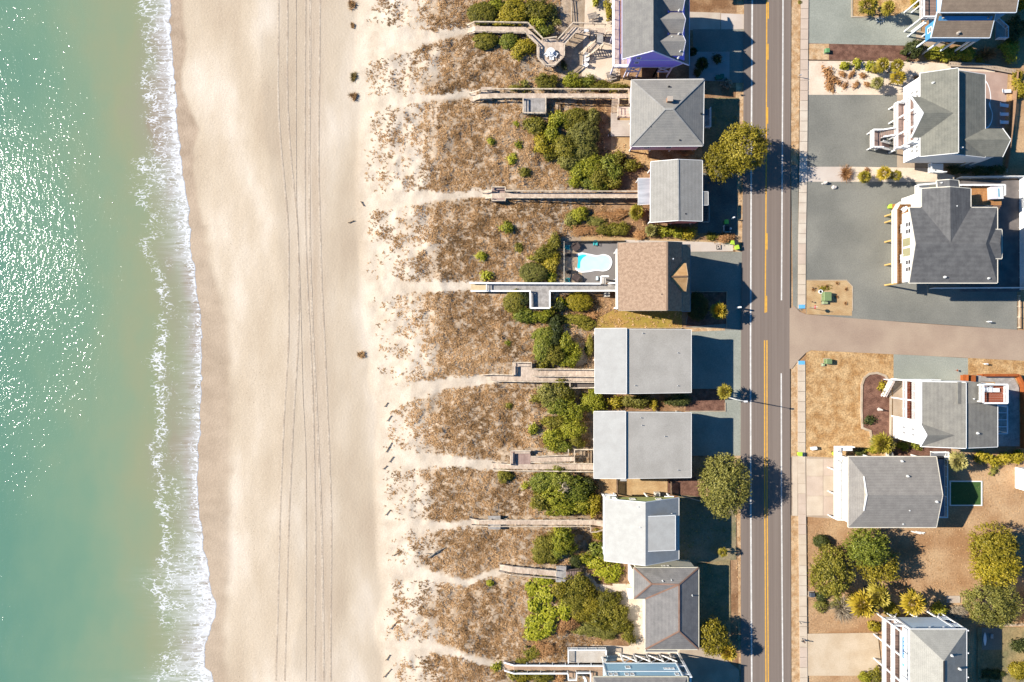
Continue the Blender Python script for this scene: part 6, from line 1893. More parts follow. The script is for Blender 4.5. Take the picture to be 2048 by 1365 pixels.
TEMPL = {}
def shrub_template(size, seed, style):
    key = (size, seed, style)
    if key in TEMPL: return TEMPL[key]
    r = np.random.default_rng(100 + seed * 17 + int(size * 10) + (hash_s(style) % 1000))
    if style == 'twig':
        n = int(260 * size)
        a = r.uniform(0, 6.283, n); e = np.clip(r.normal(0.9, 0.4, n), 0.1, 1.5)
        L = size * r.uniform(0.5, 1.05, n)
        st = np.stack([np.cos(a) * 0.25 * size * r.uniform(0, 1, n), np.sin(a) * 0.25 * size * r.uniform(0, 1, n), r.uniform(0, 0.5, n) * size], 1)
        dr = np.stack([np.cos(a) * np.cos(e), np.sin(a) * np.cos(e), np.sin(e) * 0.8], 1)
        en = st + dr * L[:, None]
        sd = np.cross(dr, r.normal(size=(n, 3))); sd /= np.linalg.norm(sd, axis=1, keepdims=True)
        w = 0.05
        q = np.stack([st - sd * w, st + sd * w, en + sd * w * 0.4, en - sd * w * 0.4], 1)
        rnd = r.uniform(0, 1, n)
        me = quads_mesh('twigs', q, rnd, F_BROWN)
    else:
        R, Ht = size, size * 1.0
        kw = dict(leaf=0.3, clump=0.62, cover=1.9, amp=0.22, tight=0.5)
        if style == 'dome': kw = dict(leaf=0.24, clump=0.36, cover=2.8, amp=0.1, tight=0.8)
        if style == 'loose': kw = dict(leaf=0.36, clump=0.5, cover=1.5, amp=0.2, tight=0.5)
        if style == 'big': kw = dict(leaf=0.5, clump=0.42, cover=1.5, amp=0.2, tight=0.45, sharp=1.2)
        if style == 'spiky': kw = dict(leaf=0.34, clump=0.5, cover=2.0, amp=0.18, tight=0.7)
        q, rnd = crown_quads(R, Ht, -0.25 * Ht, r, **kw)
        me = quads_mesh('crown', q, rnd, F_OLIVE)
    TEMPL[key] = me
    return me
def hash_s(s):
    v = 7
    for ch in s: v = (v * 31 + ord(ch)) & 0xffff
    return v

STEM = {}
def stem_mesh(size):
    if size not in STEM:
        r = np.random.default_rng(int(size * 100))
        mb = trunk_mb(size, size, 0.1, r, 0.06 + 0.03 * size)
        me = bpy.data.meshes.new('stems')
        me.from_pydata(mb.v, [], mb.f)
        me.materials.append(BARK)
        STEM[size] = me
    return STEM[size]

SHN = [0]
def shrub(px, py, rx, ry, kind, style='leaf', h=None, label=None, group=None, cat='shrub', name='shrub', rot=None):
    """one shrub: radii rx, ry in pixels; crown and stems are its parts"""
    SHN[0] += 1
    R = (rx + ry) / 20.0
    size = min((0.7, 1.3, 2.0, 2.9, 3.8), key=lambda s: abs(s - R))
    h = h if h is not None else R * 0.95
    pz = P(px, py, 1.0)
    z0 = max(0.0, float(T(pz.x, pz.y)))
    p = P(px, py, z0 + h * 0.5)
    root = empty(name, (p.x, p.y, z0), label, cat, group)
    me = shrub_template(size, SHN[0] % 3, style)
    c = bpy.data.objects.new('foliage', me)
    link(c, root)
    flip = -1 if SHN[0] % 2 else 1
    c.scale = (rx / 10 / size * flip, ry / 10 / size, h / size)
    c.rotation_euler = (0, 0, 0 if abs(rx - ry) > 4 else (SHN[0] * 1.7) % 6.28)
    c.material_slots[0].link = 'OBJECT'
    c.material_slots[0].material = LEAFM[kind]
    if style != 'twig':
        s = bpy.data.objects.new('stems', stem_mesh(size))
        link(s, root)
        s.scale = (rx / 10 / size * 0.8, ry / 10 / size * 0.8, h / size * 0.8)
    return root

KINDW = dict(olive='olive', green='mid green', bright='bright green', yellow='yellow green', sage='sage green', dark='dark green', gold='golden', brown='dry brown', grey='bare grey', lime='lime green')
NUM = ['first', 'second', 'third', 'fourth', 'fifth', 'sixth', 'seventh', 'eighth', 'ninth', 'tenth', 'eleventh', 'twelfth', 'thirteenth', 'fourteenth']
def thicket(where, group, items, rank='from the beach'):
    """items: (px, py, rx, ry, kind[, style[, height]]); label = colour + place + rank among its colour there"""
    items = sorted(items, key=lambda t: t[0])
    tot = {}
    for t in items: tot[t[4]] = tot.get(t[4], 0) + 1
    seen = {}
    for t in items:
        k = t[4]; seen[k] = seen.get(k, 0) + 1
        lab = KINDW[k] + ' shrub ' + where
        if tot[k] > 1:
            lab += ', ' + NUM[seen[k] - 1] + ' ' + rank
        shrub(t[0], t[1], t[2], t[3], k, t[5] if len(t) > 5 else 'leaf', t[6] if len(t) > 6 else None, lab, group)

thicket('north of the octagonal deck walk', 'shrubs around the octagonal deck', [
    (963, 26, 32, 24, 'olive', 'dome', 1.6), (1030, 18, 34, 28, 'yellow', 'leaf', 2.4), (1072, 22, 34, 26, 'olive', 'leaf', 2.2), (1012, 42, 24, 16, 'yellow', 'leaf', 1.6),
    (1086, 62, 17, 17, 'green', 'leaf', 1.8), (1100, 25, 18, 14, 'sage', 'loose', 1.2), (1078, 45, 18, 12, 'bright', 'leaf', 1.6), (1112, 44, 10, 8, 'sage', 'loose', .7), (995, 8, 20, 12, 'bright')])
thicket('just south of the octagonal deck walk', 'shrubs around the octagonal deck', [
    (972, 82, 26, 17, 'olive', 'dome', 1.5), (1018, 82, 18, 18, 'green', 'dome', 1.6), (1047, 93, 24, 22, 'yellow', 'leaf', 1.7), (1038, 104, 14, 10, 'olive', 'leaf', 1), (1128, 132, 8, 6, 'dark')])
thicket('along the north rail of the long straight boardwalk', 'shrubs between the two upper boardwalks', [
    (1092, 165, 24, 16, 'olive', 'leaf', 1.6), (1144, 162, 24, 19, 'bright', 'leaf', 2.0), (1168, 166, 22, 16, 'green', 'leaf', 1.7), (1198, 172, 26, 10, 'olive', 'leaf', 1.3), (1232, 175, 24, 9, 'olive', 'leaf', 1.3), (1030, 176, 15, 7, 'olive'), (1052, 172, 12, 8, 'sage', 'loose')])
shrub(1222, 22, 14, 22, 'yellow', 'leaf', 2.5, 'yellow green shrub against the seaward deck of the purple house')
shrub(1192, 2, 10, 6, 'bright', 'leaf', 1.2, 'bright green shrub at the top edge near the upper picnic table')
thicket('in the big clump west of the hip roof', 'shrubs west of the grey hip roof', [
    (1072, 252, 24, 22, 'olive', 'leaf', 2), (1083, 288, 24, 20, 'yellow', 'leaf', 2), (1116, 238, 20, 22, 'bright', 'leaf', 2.6), (1150, 238, 30, 24, 'olive', 'dome', 3), (1168, 268, 34, 32, 'sage', 'dome', 3.8),
    (1186, 236, 20, 16, 'sage', 'dome', 2.5), (1128, 296, 28, 26, 'olive', 'leaf', 3), (1165, 302, 30, 24, 'sage', 'dome', 3), (1138, 322, 24, 16, 'sage', 'dome', 2.2), (1104, 268, 22, 18, 'bright', 'leaf', 2.2), (1100, 310, 16, 12, 'olive', 'leaf', 1.5)])
thicket('north of the cottage boardwalk', 'shrubs north of the red cottage walk', [
    (1160, 340, 24, 24, 'bright', 'leaf', 2.4), (1182, 330, 26, 28, 'bright', 'spiky', 3), (1196, 352, 26, 26, 'olive', 'leaf', 2.6), (1222, 336, 22, 26, 'green', 'leaf', 2.6), (1228, 362, 22, 18, 'olive', 'leaf', 2.2), (1150, 366, 16, 12, 'bright', 'leaf', 1.3),
    (1198, 374, 22, 10, 'green', 'leaf', 1.4), (1263, 330, 19, 13, 'olive', 'leaf', 1.7), (1236, 318, 18, 14, 'olive', 'leaf', 2), (1178, 365, 18, 16, 'green')])
for i, (x, y, r_, t) in enumerate(((1033, 247, 5, 'grassy dune west of the square side platform'), (982, 283, 7, 'dune grass west of the big shrub clump'), (1024, 318, 9, 'dune grass in the middle of the third plot'), (1036, 290, 7, 'dune grass beside the big clump'), (1050, 345, 11, 'dune just north of the cottage walk'),
                                  (1015, 457, 14, 'dune west of the pool fence'), (962, 512, 11, 'dune near the white railed walk, upper one'), (973, 551, 9, 'dune touching the white railed walk'), (1038, 495, 8, 'dune left of the pool thicket'),
                                  (1017, 686, 5, 'dune west of the first long roof'), (1018, 812, 6, 'dune between the two corner bench walks'), (1067, 859, 9, 'dune left of the southern thicket'), (1008, 952, 17, 'dune below the wide corner platform'), (1050, 972, 6, 'dune left of the large green clump'), (980, 1167, 6, 'dune below the slanting walk'), (993, 1336, 8, 'dune by the foot of the bottom walk'), (1028, 1351, 9, 'dune below the bottom walk'))):
    shrub(x, y, r_, r_, 'lime' if i in (0, 2, 6, 7, 13, 14) else ('bright' if i % 2 else 'olive'), 'leaf', r_ / 12, 'small lone green shrub on the ' + t, 'lone green shrubs on the dunes')
thicket('between the cottage and the pool fence', 'shrubs between cottage and pool', [
    (1157, 428, 20, 16, 'bright', 'spiky', 1.6), (1142, 440, 16, 14, 'sage', 'loose', 1), (1172, 462, 34, 12, 'brown', 'leaf', 0.9), (1212, 460, 26, 14, 'olive', 'leaf', 1.5), (1240, 458, 22, 13, 'olive', 'leaf', 1.5), (1222, 432, 36, 12, 'brown', 'leaf', 0.8), (1190, 440, 24, 12, 'sage', 'loose', .7), (1282, 470, 20, 10, 'brown', 'leaf', .8)])
thicket('in the hedge below the cottage south wall', 'hedge of the red cottage', [
    (1310, 462, 16, 12, 'sage', 'loose', 1.2), (1330, 461, 18, 12, 'bright', 'leaf', 1.6), (1352, 465, 18, 12, 'bright', 'leaf', 1.6), (1376, 467, 18, 12, 'yellow', 'leaf', 1.6)], 'from the beach')
thicket('on the strip beside the cottage gravel', 'brown shrubs by the bins', [(1424, 472, 14, 9, 'olive', 'leaf', 0.9), (1450, 476, 20, 11, 'brown', 'leaf', 1.0)])
thicket('left of the pool fence', 'shrubs left of the pool', [
    (1110, 484, 14, 22, 'olive', 'leaf', 1.7), (1092, 506, 26, 18, 'olive', 'leaf', 1.8), (1078, 514, 20, 12, 'olive', 'leaf', 1.3), (1102, 530, 16, 24, 'yellow', 'leaf', 1.8), (1068, 546, 30, 22, 'sage', 'dome', 2.0), (1102, 555, 10, 10, 'bright', 'leaf', 0.9)])
thicket('round the square lookout of the white railed walk', 'shrubs by the white railed lookout', [
    (1030, 602, 26, 24, 'olive', 'dome', 1.8), (1048, 632, 28, 18, 'green', 'leaf', 2.0), (1080, 634, 24, 16, 'bright', 'leaf', 1.8), (1044, 598, 16, 16, 'dark', 'dome', 1.6), (1120, 612, 12, 12, 'dark', 'leaf', 1.5), (1124, 605, 8, 10, 'lime', 'big', 1.2), (1102, 622, 8, 8, 'gold', 'leaf', 1.2), (1112, 640, 14, 12, 'dark', 'spiky', 1.6)])
shrub(1158, 604, 29, 21, 'yellow', 'dome', 2.0, 'rounded yellow green dome shrub south of the pool walk')
thicket('on the yard seaward of the lawn', 'shrubs seaward of the yellow lawn', [
    (1150, 640, 30, 14, 'olive', 'loose', 0.9), (1182, 632, 18, 10, 'brown', 'loose', .6), (1180, 692, 9, 26, 'olive', 'leaf', 1.1), (1172, 650, 20, 12, 'olive', 'loose', .7)])
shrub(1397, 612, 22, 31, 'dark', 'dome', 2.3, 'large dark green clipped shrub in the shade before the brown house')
thicket('in the thicket seaward of the first long roof', 'thicket seaward of the first long roof', [
    (1090, 672, 24, 20, 'green', 'dome', 2.4), (1086, 700, 20, 24, 'green', 'dome', 2.3), (1108, 680, 16, 22, 'dark', 'dome', 2.2), (1132, 688, 18, 26, 'bright', 'leaf', 2.2), (1104, 712, 26, 26, 'olive', 'leaf', 2.5), (1136, 722, 24, 18, 'bright', 'leaf', 2.2), (1086, 726, 18, 14, 'olive', 'leaf', 1.8), (1152, 700, 10, 18, 'bright', 'leaf', 1.8), (1112, 654, 18, 14, 'dark', 'spiky', 1.8)])
thicket('between the two long roofed houses', 'shrubs between the two long roofs', [
    (1186, 803, 30, 26, 'bright', 'leaf', 2.6), (1192, 790, 18, 14, 'green', 'leaf', 2.2), (1234, 803, 16, 15, 'yellow', 'leaf', 1.8), (1256, 803, 20, 14, 'sage', 'leaf', 2.0), (1280, 804, 20, 13, 'sage', 'leaf', 1.9), (1308, 808, 13, 9, 'yellow', 'leaf', 1.1), (1360, 800, 28, 16, 'dark', 'leaf', 1.8)])
thicket('in the thicket seaward of the second long roof', 'thicket seaward of the second long roof', [
    (1098, 788, 26, 20, 'sage', 'leaf', 2.2), (1128, 786, 22, 24, 'olive', 'leaf', 2.4), (1112, 812, 24, 16, 'green', 'leaf', 2.2), (1140, 822, 22, 26, 'bright', 'leaf', 2.4), (1108, 845, 24, 18, 'olive', 'leaf', 2.2), (1140, 858, 32, 24, 'bright', 'leaf', 2.7), (1104, 876, 24, 24, 'bright', 'leaf', 2.3), (1124, 894, 26, 14, 'green', 'leaf', 1.8), (1152, 880, 16, 18, 'olive', 'leaf', 2.0), (1074, 798, 10, 12, 'olive', 'loose', .9)])
thicket('in the clump right above the lime house boardwalk', 'large clump above the lime house walk', [
    (1088, 966, 30, 24, 'green', 'spiky', 2.4), (1120, 962, 32, 26, 'green', 'spiky', 2.8), (1112, 990, 34, 26, 'bright', 'spiky', 2.8), (1148, 985, 34, 28, 'green', 'spiky', 3.0), (1082, 1000, 22, 22, 'olive', 'spiky', 2.2), (1122, 1016, 34, 18, 'bright', 'spiky', 2.3), (1160, 1010, 30, 20, 'bright', 'spiky', 2.5), (1176, 972, 18, 20, 'dark', 'spiky', 2.4), (1185, 1010, 18, 22, 'yellow', 'leaf', 2.2), (1128, 975, 14, 12, 'grey', 'loose', 3.2)])
thicket('between the lime house walk and the slanting walk', 'clump below the lime house walk', [
    (1130, 1080, 28, 24, 'bright', 'leaf', 3.0), (1092, 1086, 22, 20, 'olive', 'leaf', 1.6), (1082, 1108, 22, 18, 'olive', 'dome', 1.3), (1104, 1112, 16, 14, 'olive', 'dome', 1.3), (1118, 1105, 18, 12, 'green', 'leaf', 1.6), (1196, 1070, 10, 12, 'yellow', 'loose', .9)])
thicket('with big leaves seaward of the lilac roof', 'big leaved shrubs near the lilac roof', [
    (1170, 1118, 22, 12, 'bright', 'big', 1.2), (1196, 1098, 22, 16, 'green', 'big', 1.4), (1188, 1126, 22, 14, 'lime', 'big', 1.2), (1214, 1112, 18, 16, 'bright', 'big', 1.3), (1206, 1144, 24, 16, 'lime', 'big', 1.2), (1232, 1142, 20, 16, 'lime', 'big', 1.2), (1222, 1160, 18, 8, 'bright', 'big', 1.0), (1150, 1122, 16, 12, 'dark', 'leaf', 1.2)])
thicket('with big round leaves below the slanting walk', 'sea facing lime patch below the slanting walk', [
    (1090, 1162, 22, 14, 'lime', 'big', 0.9), (1064, 1178, 14, 20, 'lime', 'big', 1.0), (1090, 1190, 22, 22, 'lime', 'big', 1.1), (1068, 1214, 14, 18, 'lime', 'big', 1.0), (1094, 1226, 26, 20, 'lime', 'big', 1.1), (1070, 1246, 18, 22, 'lime', 'big', 1.0), (1098, 1252, 20, 16, 'lime', 'big', 1.0), (1066, 1268, 20, 14, 'lime', 'big', .8), (1128, 1222, 16, 24, 'lime', 'big', 1.0), (1086, 1270, 12, 14, 'lime', 'big', .8)])
thicket('in the rusty mass near the lilac roof', 'rusty brown green mass seaward of the lilac roof', [
    (1120, 1180, 22, 18, 'gold', 'leaf', 1.6), (1150, 1168, 28, 20, 'olive', 'leaf', 1.9), (1170, 1178, 22, 22, 'gold', 'leaf', 2.0), (1150, 1200, 32, 24, 'olive', 'leaf', 1.8), (1182, 1206, 28, 22, 'gold', 'leaf', 2.0), (1214, 1200, 28, 22, 'olive', 'leaf', 2.2), (1230, 1222, 22, 26, 'olive', 'leaf', 2.2), (1164, 1232, 26, 18, 'gold', 'leaf', 1.6), (1204, 1234, 26, 22, 'olive', 'leaf', 1.9), (1240, 1250, 26, 20, 'olive', 'leaf', 2.0), (1256, 1268, 20, 16, 'olive', 'leaf', 1.7), (1172, 1258, 34, 18, 'sage', 'loose', 1.2), (1212, 1266, 34, 16, 'sage', 'leaf', 1.3), (1136, 1250, 22, 18, 'brown', 'leaf', 1.1)])
thicket('by the bottom walk', 'shrubs by the bottom walk', [(1086, 1300, 32, 18, 'brown', 'leaf', 1.1), (1064, 1306, 18, 16, 'olive', 'loose', .9), (1044, 1322, 14, 8, 'olive', 'loose', .7), (1046, 1356, 20, 12, 'gold', 'leaf', .9), (1084, 1356, 24, 12, 'olive', 'loose', .9), (1120, 1356, 12, 12, 'brown', 'loose', .8)])
shrub(1434, 118, 7, 9, 'dark', 'leaf', 0.9, 'small dark shrub at the edge of the shaded concrete pad')
shrub(1395, 145, 7, 7, 'dark', 'dome', 0.7, 'tiny rounded dark shrub in the gravel south of the purple house')
shrub(1455, 168, 9, 9, 'grey', 'loose', 0.9, 'bare grey shrub behind the dark green bin')
shrub(1375, 303, 17, 9, 'brown', 'loose', 1.3, 'bare brown shrub between the hip roof and the cottage')
# east side
shrub(1831, 100, 19, 18, 'dark', 'spiky', 3.4, 'dark green upright shrub at the corner of the blue house')
for i, x in enumerate((1868, 1890, 1912, 1934)):
    shrub(x, 107, 16, 13, 'bright', 'dome', 1.7, 'clipped green hedge plant below the blue house, %s from the left' % NUM[i], 'clipped hedge of the blue house', 'hedge', 'hedge_plant')
shrub(1976, 108, 27, 17, 'brown', 'twig', 1.6, 'bare brown shrub with thin grey twigs right of the clipped hedge')
shrub(1960, 118, 8, 6, 'gold', 'leaf', 0.8, 'small orange shrub at the end of the clipped hedge')
shrub(2020, 98, 20, 24, 'bright', 'leaf', 2.2, 'bright green shrub at the right edge below the blue house')
thicket('along the right edge beside the pink patio', 'shrubs along the right edge', [(2042, 180, 16, 22, 'yellow', 'leaf', 1.8), (2036, 150, 12, 12, 'gold', 'loose', 1.2), (2043, 10, 12, 14, 'yellow', 'leaf', 3), (2030, 60, 22, 26, 'dark', 'leaf', 2.4)])
for i, (x, y, k) in enumerate(((1690, 129.5, 'bright'), (1712, 129.5, 'bright'), (1741, 133, 'bright'))):
    shrub(x, y, 9, 9, k, 'spiky', 1.0, 'round green bush in the white sand yard, %s from the sidewalk' % NUM[i], 'green bushes in the white sand yard')
for i, (x, y, r_) in enumerate(((1657, 147, 11), (1663, 160, 10), (1659, 175, 12), (1678, 165, 6))):
    shrub(x, y, r_, r_ * 0.8, 'brown', 'leaf', 0.6, 'dry brown grass shrub in the white sand yard, %s counted from the top' % NUM[i], 'brown grass shrubs in the white sand yard')
for i, (x, y) in enumerate(((1685, 149), (1703, 150), (1724, 151), (1712, 170), (1735, 170), (1689, 173), (1836, 156))):
    shrub(x, y, 7, 4.5, 'brown', 'leaf', 0.6, 'small brown grass mound on white sand, %s' % ('first of the upper row', 'second of the upper row', 'third of the upper row', 'left one of the lower row', 'right one of the lower row', 'tiniest, near the big brown clump', 'close to the white house corner')[i], 'small grass mounds on the white sand')
shrub(1692, 347, 20, 16, 'brown', 'twig', 1.3, 'large rust brown bare shrub on the pale strip between the two gravel drives')
shrub(1735, 342, 6, 5, 'brown', 'leaf', 0.5, 'small brown tuft behind the palms of the pale strip')
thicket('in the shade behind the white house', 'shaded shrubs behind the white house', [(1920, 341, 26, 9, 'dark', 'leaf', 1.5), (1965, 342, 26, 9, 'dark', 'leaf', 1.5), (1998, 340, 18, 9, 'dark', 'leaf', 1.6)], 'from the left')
for i, (x, y) in enumerate(((1653, 573), (1674, 567), (1692, 579), (1673, 594), (1691, 607), (1627, 580))):
    shrub(x, y, 5, 4, 'brown', 'twig', 0.5, 'little dry tuft in the sand bed, %s' % ('straight above the green box', 'at the top', 'upper right', 'right of the green box', 'lower right', 'nearest the sidewalk')[i], 'dry tufts in the sand bed')
shrub(1650, 577, 14, 5, 'gold', 'loose', 0.4, 'golden low plant behind the green utility box in the sand bed')
shrub(1740, 841, 10, 8, 'dark', 'spiky', 0.9, 'small dark palm like shrub in the mulch bed')
shrub(1764, 776, 11, 9, 'yellow', 'loose', 1.0, 'thin yellow plant at the top of the mulch bed')
thicket('below the white gabled wall', 'shrubs under the white gable', [(1746, 898, 14, 9, 'bright', 'leaf', 1.0), (1806, 893, 14, 9, 'bright', 'leaf', 1.2), (1832, 893, 9, 6, 'green', 'leaf', .9), (1722, 905, 14, 8, 'dark', 'leaf', .9)], 'from the left')
thicket('in the row behind the Dutch hip roof', 'yellow row behind the Dutch hip', [(1964, 916, 16, 13, 'yellow', 'big', 1.3), (1988, 920, 18, 14, 'yellow', 'big', 1.5), (2012, 918, 18, 13, 'yellow', 'big', 1.5), (2036, 914, 16, 14, 'yellow', 'big', 1.5)], 'from the left')
shrub(1990, 937, 12, 8, 'sage', 'big', 0.8, 'blue green agave like plant below the yellow row')
shrub(1644, 1085, 16, 13, 'dark', 'dome', 1.9, 'neat dark cone shaped shrub alone beside the sidewalk')
shrub(1642, 1191, 14, 14, 'dark', 'leaf', 1.3, 'dark green shrub beside the sidewalk box')
shrub(1641, 1211, 15, 12, 'sage', 'spiky', 1.0, 'pale sage green yucca like shrub beside the sidewalk')
shrub(1684, 1218, 30, 26, 'grey', 'twig', 1.8, 'large bare grey shrub left of the yellow palms')
shrub(1677, 1208, 14, 12, 'sage', 'loose', 1.2, 'sparse sage shrub among the bare grey branches')
shrub(1783, 1222, 17, 14, 'yellow', 'dome', 1.8, 'rounded yellow green shrub between the palms and the powder blue house')
shrub(1878, 1221, 16, 14, 'bright', 'leaf', 2.0, 'rounded green shrub at the back wall of the powder blue house')
shrub(1918, 1224, 24, 16, 'grey', 'loose', 0.8, 'low dry grey brush right of the powder blue house')
shrub(1751, 1254, 11, 12, 'yellow', 'spiky', 1.3, 'small yellow palm like shrub beside the balcony posts')
shrub(1730, 1356, 14, 10, 'bright', 'leaf', 1.6, 'bright green shrub at the bottom edge beside the sand driveway')
shrub(1752, 1352, 16, 14, 'olive', 'leaf', 2.0, 'olive shrub at the bottom edge touching the white balconies')
shrub(2036, 1342, 20, 22, 'gold', 'leaf', 2.4, 'golden green shrub at the lower right corner')
shrub(1985, 1350, 26, 14, 'dark', 'loose', 0.8, 'low dark shrub in the shade of the lower right yard')
shrub(1600, 5, 5, 4, 'olive', 'loose', 0.4, 'tiny shrub on the verge at the top of the sidewalk')
shrub(1830, 5, 12, 9, 'yellow', 'leaf', 1.2, 'yellow shrub at the top edge left of the blue house deck')

# ---------------------------------------------------------------- trees
def tree(px, py, rx, ry, ht, base, kind, label, leaf=0.4, clump=1.0, seed=1, amp=0.24, cover=1.8, tight=0.6, group=None, spiky=True):
    r = np.random.default_rng(seed)
    R = (rx + ry) / 20
    p = P(px, py, base + (ht - base) * 0.5)
    root = empty('tree', (p.x, p.y, 0), label, 'tree', group)
    q, rnd = crown_quads(R, ht, base, r, leaf=leaf, clump=clump, cover=cover, amp=amp, tight=tight)
    if spiky:      # outward shoots break the outline
        n = int(90 * R)
        d = r.normal(size=(n, 3)); d[:, 2] = np.abs(d[:, 2]) * 0.6 - 0.15; d /= np.linalg.norm(d, axis=1, keepdims=True)
        b0 = d * np.array([R, R, (ht - base) / 2]) * r.uniform(0.8, 0.98, n)[:, None] + np.array([0, 0, base + (ht - base) / 2])
        cs, ns = [], []
        for j in range(5):
            cs.append(b0 + d * (j * 0.17) + r.normal(size=(n, 3)) * 0.09); ns.append(r.normal(size=(n, 3)) + np.array([0, 0, 1.2]))
        q2 = diamonds(np.concatenate(cs), np.concatenate(ns), leaf * 0.95, leaf * 0.5, r)
        q = np.concatenate([q, q2]); rnd = np.concatenate([rnd, np.clip(r.normal(0.62, 0.16, len(q2)), 0, 1)])
    q[:, :, 0] *= rx / 10 / R * 0.94; q[:, :, 1] *= ry / 10 / R * 0.94
    c = bpy.data.objects.new('crown', quads_mesh('crown', q, rnd, LEAFM[kind]))
    link(c, root)
    mb = trunk_mb(R, ht, base, r, 0.12 + 0.035 * R)
    mb.v = [(v[0] + p.x, v[1] + p.y, v[2]) for v in mb.v]
    mb.build('trunk', BARK, root)
    return root
tree(1483, 297, 44, 48, 9.8, 2.6, 'gold', 'large yellow green cedar tree overhanging the road near the hip roofed house', seed=5)
tree(1444, 322, 34, 36, 8.2, 2.0, 'gold', 'smaller seaward half of the cedar pair beside the road, next to the red cottage', seed=6)
tree(1447, 968, 52, 60, 9.2, 1.8, 'sage', 'broad sage green cedar tree beside the road below the second long roof', seed=7, clump=0.8, leaf=0.36, amp=0.18)
tree(1425, 1274, 28, 32, 6.2, 1.8, 'gold', 'small thin golden tree in front of the lilac hip roof', seed=8, cover=1.2, tight=0.5)
tree(1662, 1142, 42, 48, 7.5, 1.2, 'olive', 'round olive green tree nearest the sidewalk in the brown yard', seed=9, clump=0.85)
tree(1732, 1092, 42, 38, 8.5, 1.6, 'green', 'green tree against the south side of the grey Dutch hip roof', seed=10, clump=0.85)
tree(1752, 1128, 40, 34, 6.5, 1.4, 'gold', 'thin autumn golden tree below the green tree in the brown yard', seed=11, cover=1.2, tight=0.5)
tree(1982, 1088, 44, 42, 8.4, 1.6, 'gold', 'golden tree at the right of the brown yard', seed=12, clump=0.8)
tree(1988, 1132, 48, 42, 7.6, 1.4, 'yellow', 'yellow green tree in the middle of the right hand row', seed=13, clump=0.8)
tree(1985, 1205, 52, 46, 8.0, 1.4, 'sage', 'sage green tree at the lower end of the right hand row', seed=14, clump=0.85, leaf=0.38)
tree(2040, 1290, 14, 10, 4, 1, 'dark', 'dark tree at the right edge beside the olive walled house', seed=15)

# ---------------------------------------------------------------- palms
def palm_mesh(seed, n=30, R=1.6, up=0.0):
    r = np.random.default_rng(seed)
    Q, rn = [], []
    for k in range(n):
        a = k * 2.39996 + r.uniform(-0.2, 0.2)
        t = k / n
        el = math.radians(82 - 118 * t ** 0.9) + r.uniform(-0.1, 0.1)
        dr = np.array([math.cos(a) * math.cos(el), math.sin(a) * math.cos(el), math.sin(el)])
        sd = np.array([-math.sin(a), math.cos(a), 0.0])
        nr = np.cross(dr, sd)
        L = R * r.uniform(0.42, 0.55)
        hub = dr * L
        Q.append([-sd * 0.03, sd * 0.03, hub + sd * 0.025, hub - sd * 0.025]); rn.append(0.4)
        tone = r.uniform(0.25, 0.85) if t < 0.8 else r.uniform(0.05, 0.5)
        m = 11
        for j in range(m):
            f = (j / (m - 1) - 0.5) * math.radians(215)
            d2 = dr * math.cos(f) + sd * math.sin(f) + nr * 0.12 * (1 if j % 2 else -1)
            d2 = d2 / np.linalg.norm(d2)
            ln = R * 0.62 * (0.62 + 0.38 * math.cos(f)) * r.uniform(0.85, 1.1)
            tip = hub + d2 * ln + np.array([0, 0, -0.16 * R * (0.3 + t) * ln])
            mid = hub + d2 * ln * 0.5
            pw = np.cross(d2, nr); pw /= np.linalg.norm(pw)
            Q.append([hub, mid + pw * 0.075 * R, tip, mid - pw * 0.075 * R]); rn.append(min(1, max(0, tone + r.normal(0, 0.12))))
    return quads_mesh('fronds', np.array(Q), np.array(rn), F_PALM)
PALMS = [palm_mesh(1), palm_mesh(2, 34), palm_mesh(3, 26), palm_mesh(4, 16)]
PTR = {}
def palm(px, py, r_px, ht, m, label, group=None, seed=0, base=None):
    """fan palm: crown of fronds and a rough trunk; base = pixel of the trunk foot if it leans"""
    p = P(px, py, ht)
    g = P(*base) if base else Vector((p.x, p.y, 0))
    root = empty('palm_tree', (g.x, g.y, 0), label, 'palm', group)
    c = bpy.data.objects.new('fronds', PALMS[seed % 4])
    link(c, root)
    s = r_px / 10 / 1.6 * 0.92
    c.scale = (s, s, s); c.location = (p.x - g.x, p.y - g.y, ht); c.rotation_euler = (0, 0, seed * 1.3)
    c.material_slots[0].link = 'OBJECT'; c.material_slots[0].material = m
    mb = MB()
    n = 5
    for i in range(n):
        a, b = Vector((g.x, g.y, -0.1)).lerp(Vector((p.x, p.y, ht)), i / n), Vector((g.x, g.y, -0.1)).lerp(Vector((p.x, p.y, ht)), (i + 1) / n)
        mb.tube(a, b, 0.17, 0.13, 8)
    mb.build('trunk', BARK, root)
    return root
palm(1438, 622, 19, 4.2, F_PALMY, 'bright yellow fan palm in the shaded bed before the brown house', seed=1)
palm(1450, 784, 17, 4.0, F_PALM, 'yellow green fan palm at the corner of the mulch bed beside the road', seed=2)
palm(1274, 425, 18, 2.4, F_PALM, 'yellow green fan palm at the seaward corner of the red cottage', seed=3 - 3)
palm(1302, 461, 14, 1.4, F_PALMG, 'pale low palm at the beach end of the cottage hedge', seed=2)
palm(1456, 1304, 20, 4.2, F_PALMY, 'yellow fan palm beside the small golden tree at the roadside', seed=1)
palm(1446, 1105, 11, 2.6, F_PALM, 'small bright fan palm on the straw verge before the lime house', seed=3, base=(1436, 1104))
palm(1737, 12, 22, 2.6, F_PALM, 'spreading palm with long thin fronds in the top planting bed', seed=3)
palm(1776, 16, 16, 3.4, F_PALM, 'dark full fan palm at the right of the top planting bed', seed=0)
